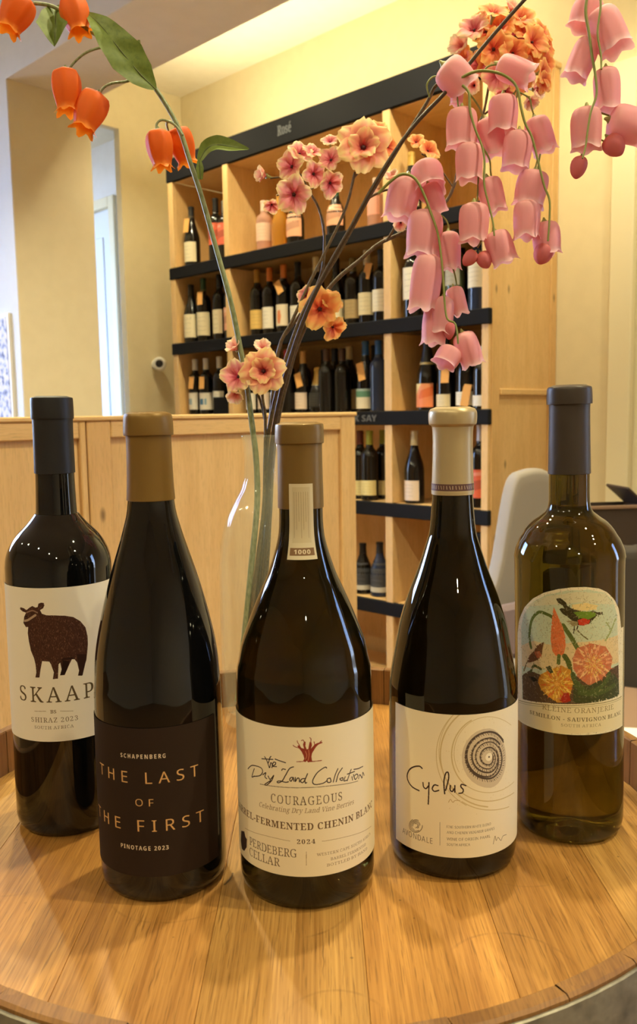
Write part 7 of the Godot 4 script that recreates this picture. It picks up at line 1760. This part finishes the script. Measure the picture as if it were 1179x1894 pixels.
const BLOOMS_C := [[0.1701,1.5681,0.85,0,0.669,-0.7433,0.0159,1],[0.1883,1.5759,0.862,0.2075,0.6917,-0.6917,0.0116,3],[0.2008,1.5731,0.874,0.3244,0.4867,-0.8111,0.0157,1],[0.1526,1.5541,0.85,-0.4729,0.3941,-0.7881,0.0166,0],[0.1446,1.5437,0.862,-0.6671,0.0741,-0.7412,0.0155,3],[0.1678,1.5629,0.874,-0.1881,0.2822,-0.9407,0.0177,1],[0.1703,1.5376,0.85,-0.0995,0,-0.995,0.0178,1],[0.1824,1.548,0.862,0,0.1961,-0.9806,0.011,3],[0.1958,1.5575,0.874,0.2822,0.1881,-0.9407,0.0184,0],[0.2056,1.5428,0.85,0.4983,0.2491,-0.8305,0.0166,1],[0.217,1.5561,0.862,0.5482,0.4796,-0.6852,0.0129,1],[0.2172,1.5414,0.874,0.669,0,-0.7433,0.017,1],[0.2145,1.5162,0.85,0.7001,-0.14,-0.7001,0.014,1],[0.204,1.534,0.862,0.3698,-0.0925,-0.9245,0.0155,1],[0.2144,1.5103,0.874,0.5147,-0.4411,-0.7352,0.0131,3],[0.2036,1.4937,0.85,0.2075,-0.6917,-0.6917,0.0115,3],[0.1702,1.5297,0.862,-0.0976,-0.1952,-0.9759,0.0155,1],[0.1863,1.5093,0.874,0,-0.6247,-0.7809,0.0125,0],[0.1528,1.5061,0.85,-0.3941,-0.4729,-0.7881,0.0115,3],[0.16,1.5279,0.862,-0.3651,-0.1826,-0.9129,0.0142,0],[0.1893,1.5281,0.874,0.0953,-0.286,-0.9535,0.017,1],[0.1943,1.5093,0.85,0.2592,-0.4319,-0.8639,0.014,1],[0.2223,1.5435,0.862,0.6917,0.2075,-0.6917,0.0116,1],[0.2235,1.5334,0.874,0.7071,0,-0.7071,0.0131,1],[0.2161,1.508,0.85,0.6412,-0.285,-0.7125,0.0108,1],[0.1787,1.5601,0.862,-0.0891,0.4454,-0.8909,0.0155,1],[0.2045,1.5623,0.874,0.3369,0.4211,-0.8422,0.0157,1],[0.174,1.5145,0.85,-0.1761,-0.4402,-0.8805,0.014,0],[0.1466,1.533,0.862,-0.669,0,-0.7433,0.0129,1],[0.1631,1.5737,0.874,-0.3484,0.6271,-0.6967,0.0118,1],[0.188,1.5335,0.85,0.0995,0,-0.995,0.0153,1],[0.2021,1.5209,0.862,0.3578,-0.2683,-0.8944,0.0142,0],[0.1518,1.5286,0.874,-0.6529,-0.2176,-0.7255,0.0131,0],[0.0045,1.3026,0.848,-0.0995,0,-0.995,0.0212,1],[-0.0078,1.316,0.855,-0.611,0.4073,-0.6788,0.0107,0],[0.0163,1.2863,0.85,0.4073,-0.611,-0.6788,0.0138,1],[0.0151,1.3091,0.852,0.5569,0.2387,-0.7956,0.0128,1],[0.099,1.4584,0.86,0.0778,0.6228,-0.7785,0.0091,1],[0.1096,1.4497,0.858,0.3578,0.2683,-0.8944,0.0118,1],[0.0761,1.4226,0.855,-0.2281,0.6082,-0.7603,0.0107,3],[0.0831,1.3829,0.85,-0.2281,-0.6082,-0.7603,0.0096,3],[0.0907,1.3889,0.848,0.1881,-0.2822,-0.9407,0.0085,0]]
const SHELF_BOTTLES := [
	["burgundy",-1.804,1.945,-0.070,0.296,"dark","black","cream",0.024,0.121,"dark bottle with a cream label and a tan paper tag",[0.200,0.069,4.0,-0.007],1],
	["bordeaux",-1.630,1.945,-0.085,0.308,"dark","black","orange",0.085,0.187,"dark bottle with an orange and red label",[],1],
	["bordeaux",-1.541,1.945,-0.070,0.278,"dark","grey","coral",0.070,0.172,"dark bottle with a coral label",[],1],
	["bordeaux",-1.279,1.945,-0.085,0.234,"rose","clear","pale",0.051,0.131,"clear rose bottle",[],1],
	["burgundy",-1.170,1.945,-0.085,0.242,"amber","amber","none",0.054,0.149,"clear amber bottle",[],1],
	["burgundy",-1.071,1.945,-0.085,0.243,"dark","black","peach",0.039,0.137,"dark bottle with a peach label",[],1],
	["burgundy",-0.823,1.945,-0.085,0.212,"dark","green","peach",0.047,0.132,"dark bottle with a dark green neck and peach label",[],1],
	["bordeaux",-0.596,1.945,-0.085,0.201,"rose","clear","pink",0.053,0.125,"rose bottle with a pink label",[],1],
	["burgundy",-0.391,1.945,-0.055,0.251,"dark","gold","cream",0.045,0.126,"dark bottle with a gold capsule",[],1],
	["burgundy",-1.807,1.570,-0.055,0.290,"dark","black","cream",0.026,0.141,"dark bottle with a plain cream script label",[],2],
	["bordeaux",-1.725,1.570,-0.070,0.313,"dark","green","cream",0.031,0.145,"dark bottle with a green capsule and tan tag",[0.211,0.065,-3.0,0.005],2],
	["bordeaux",-1.616,1.570,-0.085,0.320,"dark","black","cream",0.034,0.149,"dark bottle with a black capsule and cream script label",[],2],
	["bordeaux",-1.529,1.570,-0.085,0.317,"dark","black","peach",0.043,0.151,"dark bottle with a pale peach label",[],2],
	["bordeaux",-1.511,1.570,-0.170,0.331,"dark","bronze","yellow",0.047,0.138,"dark bottle with an ochre label and bronze capsule",[],2],
	["bordeaux",-1.336,1.570,-0.085,0.308,"dark","bronze","yellow",0.033,0.120,"dark bottle with an ochre label and bronze capsule",[],2],
	["bordeaux",-1.249,1.570,-0.085,0.305,"dark","orange","white",0.029,0.125,"dark bottle with an orange capsule and narrow white label",[],2],
	["bordeaux",-1.154,1.570,-0.085,0.307,"dark","orange","figure",0.033,0.128,"dark bottle with an orange capsule and tilted tan tag",[0.203,0.062,-28.0,-0.009],2],
	["bordeaux",-1.062,1.570,-0.085,0.307,"dark","black","white",0.035,0.114,"dark bottle with a black capsule and white label",[],2],
	["bordeaux",-0.947,1.570,-0.085,0.312,"dark","ivory","cream",0.035,0.114,"dark bottle with an ivory capsule",[],2],
	["burgundy",-0.826,1.570,-0.085,0.292,"dark","black","cream",0.038,0.114,"dark bottle with a black neck and cream label",[],2],
	["bordeaux",-0.729,1.570,-0.085,0.279,"dark","olive","tan",0.028,0.106,"dark bottle with an olive capsule and tan label",[],2],
	["bordeaux",-0.650,1.570,-0.085,0.301,"dark","ivory","cream",0.036,0.126,"dark bottle with an ivory capsule and orange tag",[0.212,0.065,12.0,0.016],2],
	["bordeaux",-0.573,1.570,-0.085,0.292,"dark","black","white",0.043,0.131,"dark bottle with a black capsule and white label",[],2],
	["bordeaux",-0.387,1.570,-0.055,0.308,"dark","black","white",0.069,0.191,"dark bottle with a tall white label",[],2],
	["bordeaux",-0.207,1.570,-0.085,0.314,"green","grey","grey",0.105,0.189,"green bottle with a grey label",[],2],
	["bordeaux",-0.102,1.570,-0.085,0.312,"blue","black","white",0.086,0.176,"dark blue bottle with a white label",[],2],
	["bordeaux",-1.811,1.210,-0.070,0.280,"dark","white","square",0.026,0.111,"dark bottle with a white capsule, tan tag and blue square",[0.161,0.062,3.0,-0.002],3],
	["bordeaux",-1.722,1.210,-0.070,0.280,"dark","white","square",0.024,0.108,"dark bottle with a white capsule, tan tag and blue square",[0.158,0.062,-2.0,-0.005],3],
	["bordeaux",-1.633,1.210,-0.085,0.284,"dark","white","white",0.025,0.114,"dark bottle with a white capsule and white label",[],3],
	["bordeaux",-1.363,1.210,-0.070,0.280,"dark","black","white",0.019,0.095,"dark bottle with a black capsule and white label",[],3],
	["bordeaux",-1.278,1.210,-0.070,0.283,"dark","black","blush",0.020,0.098,"dark bottle with a black capsule and blush label",[],3],
	["bordeaux",-1.192,1.210,-0.070,0.283,"dark","black","white",0.018,0.095,"dark bottle with a black neck and white label",[],3],
	["bordeaux",-1.111,1.210,-0.055,0.282,"dark","red","none",0.017,0.093,"dark bottle with a red capsule",[],3],
	["burgundy",-1.037,1.210,-0.085,0.274,"dark","tan","blush",0.016,0.089,"dark bottle with a tan capsule and blush label",[0.144,0.065,-18.0,-0.023],3],
	["champagne",-0.944,1.210,-0.085,0.197,"dark","gold","charcoal",0.024,0.086,"short dark bottle with a gold neck and charcoal label",[],3],
	["bordeaux",-0.862,1.210,-0.055,0.273,"dark","brown","none",0.013,0.083,"plain dark bottle with a brown capsule",[],3],
	["burgundy",-0.923,1.210,-0.170,0.282,"dark","navy","none",0.013,0.086,"plain dark bottle with a navy capsule",[],3],
	["bordeaux",-0.783,1.210,-0.070,0.269,"dark","brown","none",0.012,0.081,"plain dark bottle with a dark brown capsule",[],3],
	["burgundy",-0.815,1.210,-0.150,0.283,"dark","ivory","cream",0.012,0.097,"dark bottle with an ivory capsule and cream label",[],3],
	["burgundy",-0.663,1.210,-0.085,0.293,"dark","blue","band",0.012,0.094,"dark bottle with a blue capsule and green banded label",[0.165,0.076,-14.0,-0.021],3],
	["bordeaux",-0.579,1.210,-0.070,0.289,"blue","blue","none",0.012,0.091,"blue tinted bottle with a blue capsule",[],3],
	["champagne",-0.548,1.210,-0.230,0.314,"dark","black","sunset",0.012,0.112,"sparkling wine bottle with black foil and orange label",[],3],
	["champagne",-0.339,1.210,-0.085,0.296,"dark","black","sunset",0.012,0.104,"sparkling wine bottle with black foil and orange label",[],3],
	["bordeaux",-0.248,1.210,-0.085,0.291,"dark","black","cream",0.012,0.060,"dark bottle with a low cream label and tan tag",[0.140,0.076,0.0,0.025],3],
	["burgundy",-0.152,1.210,-0.085,0.296,"dark","black","white",0.016,0.067,"dark bottle with a white label and slanted tan tag",[0.053,0.083,8.0,0.042],3],
	["bordeaux",-0.069,1.210,-0.070,0.233,"dark","white","white",0.012,0.051,"dark bottle with a tall white capsule",[],3],
	["bordeaux",-0.699,0.840,-0.085,0.289,"dark","maroon","lemon",0.016,0.079,"dark bottle with a maroon capsule and lemon label",[],4],
	["bordeaux",-0.620,0.840,-0.055,0.290,"dark","lime","lemon",0.022,0.084,"dark bottle with a lime capsule and lemon label",[],4],
	["bordeaux",-0.627,0.840,-0.150,0.290,"dark","lime","lemon",0.015,0.077,"dark bottle with a lime capsule and lemon label",[],4],
	["burgundy",-0.394,0.840,-0.070,0.290,"dark","ivory","blush",0.012,0.092,"dark bottle with an ivory capsule and blush label",[],4],
	["bordeaux",-0.089,0.840,-0.085,0.314,"dark","white","orange",0.038,0.145,"dark bottle with a white capsule and orange label",[],4],
	["burgundy",-0.690,0.430,-0.085,0.216,"dark","black","slate",0.018,0.133,"dark bottle with a slate label",[],5],
	["burgundy",-0.594,0.430,-0.085,0.229,"blue","black","slate",0.019,0.142,"blue tinted bottle with a slate label",[],5],
	["champagne",-0.536,0.430,-0.210,0.170,"dark","black","coral",0.012,0.071,"squat dark bottle with a coral label",[],5],
	["bordeaux",-0.090,0.430,-0.085,0.313,"dark","black","none",0.072,0.194,"plain dark bottle with a black capsule",[],5],
]
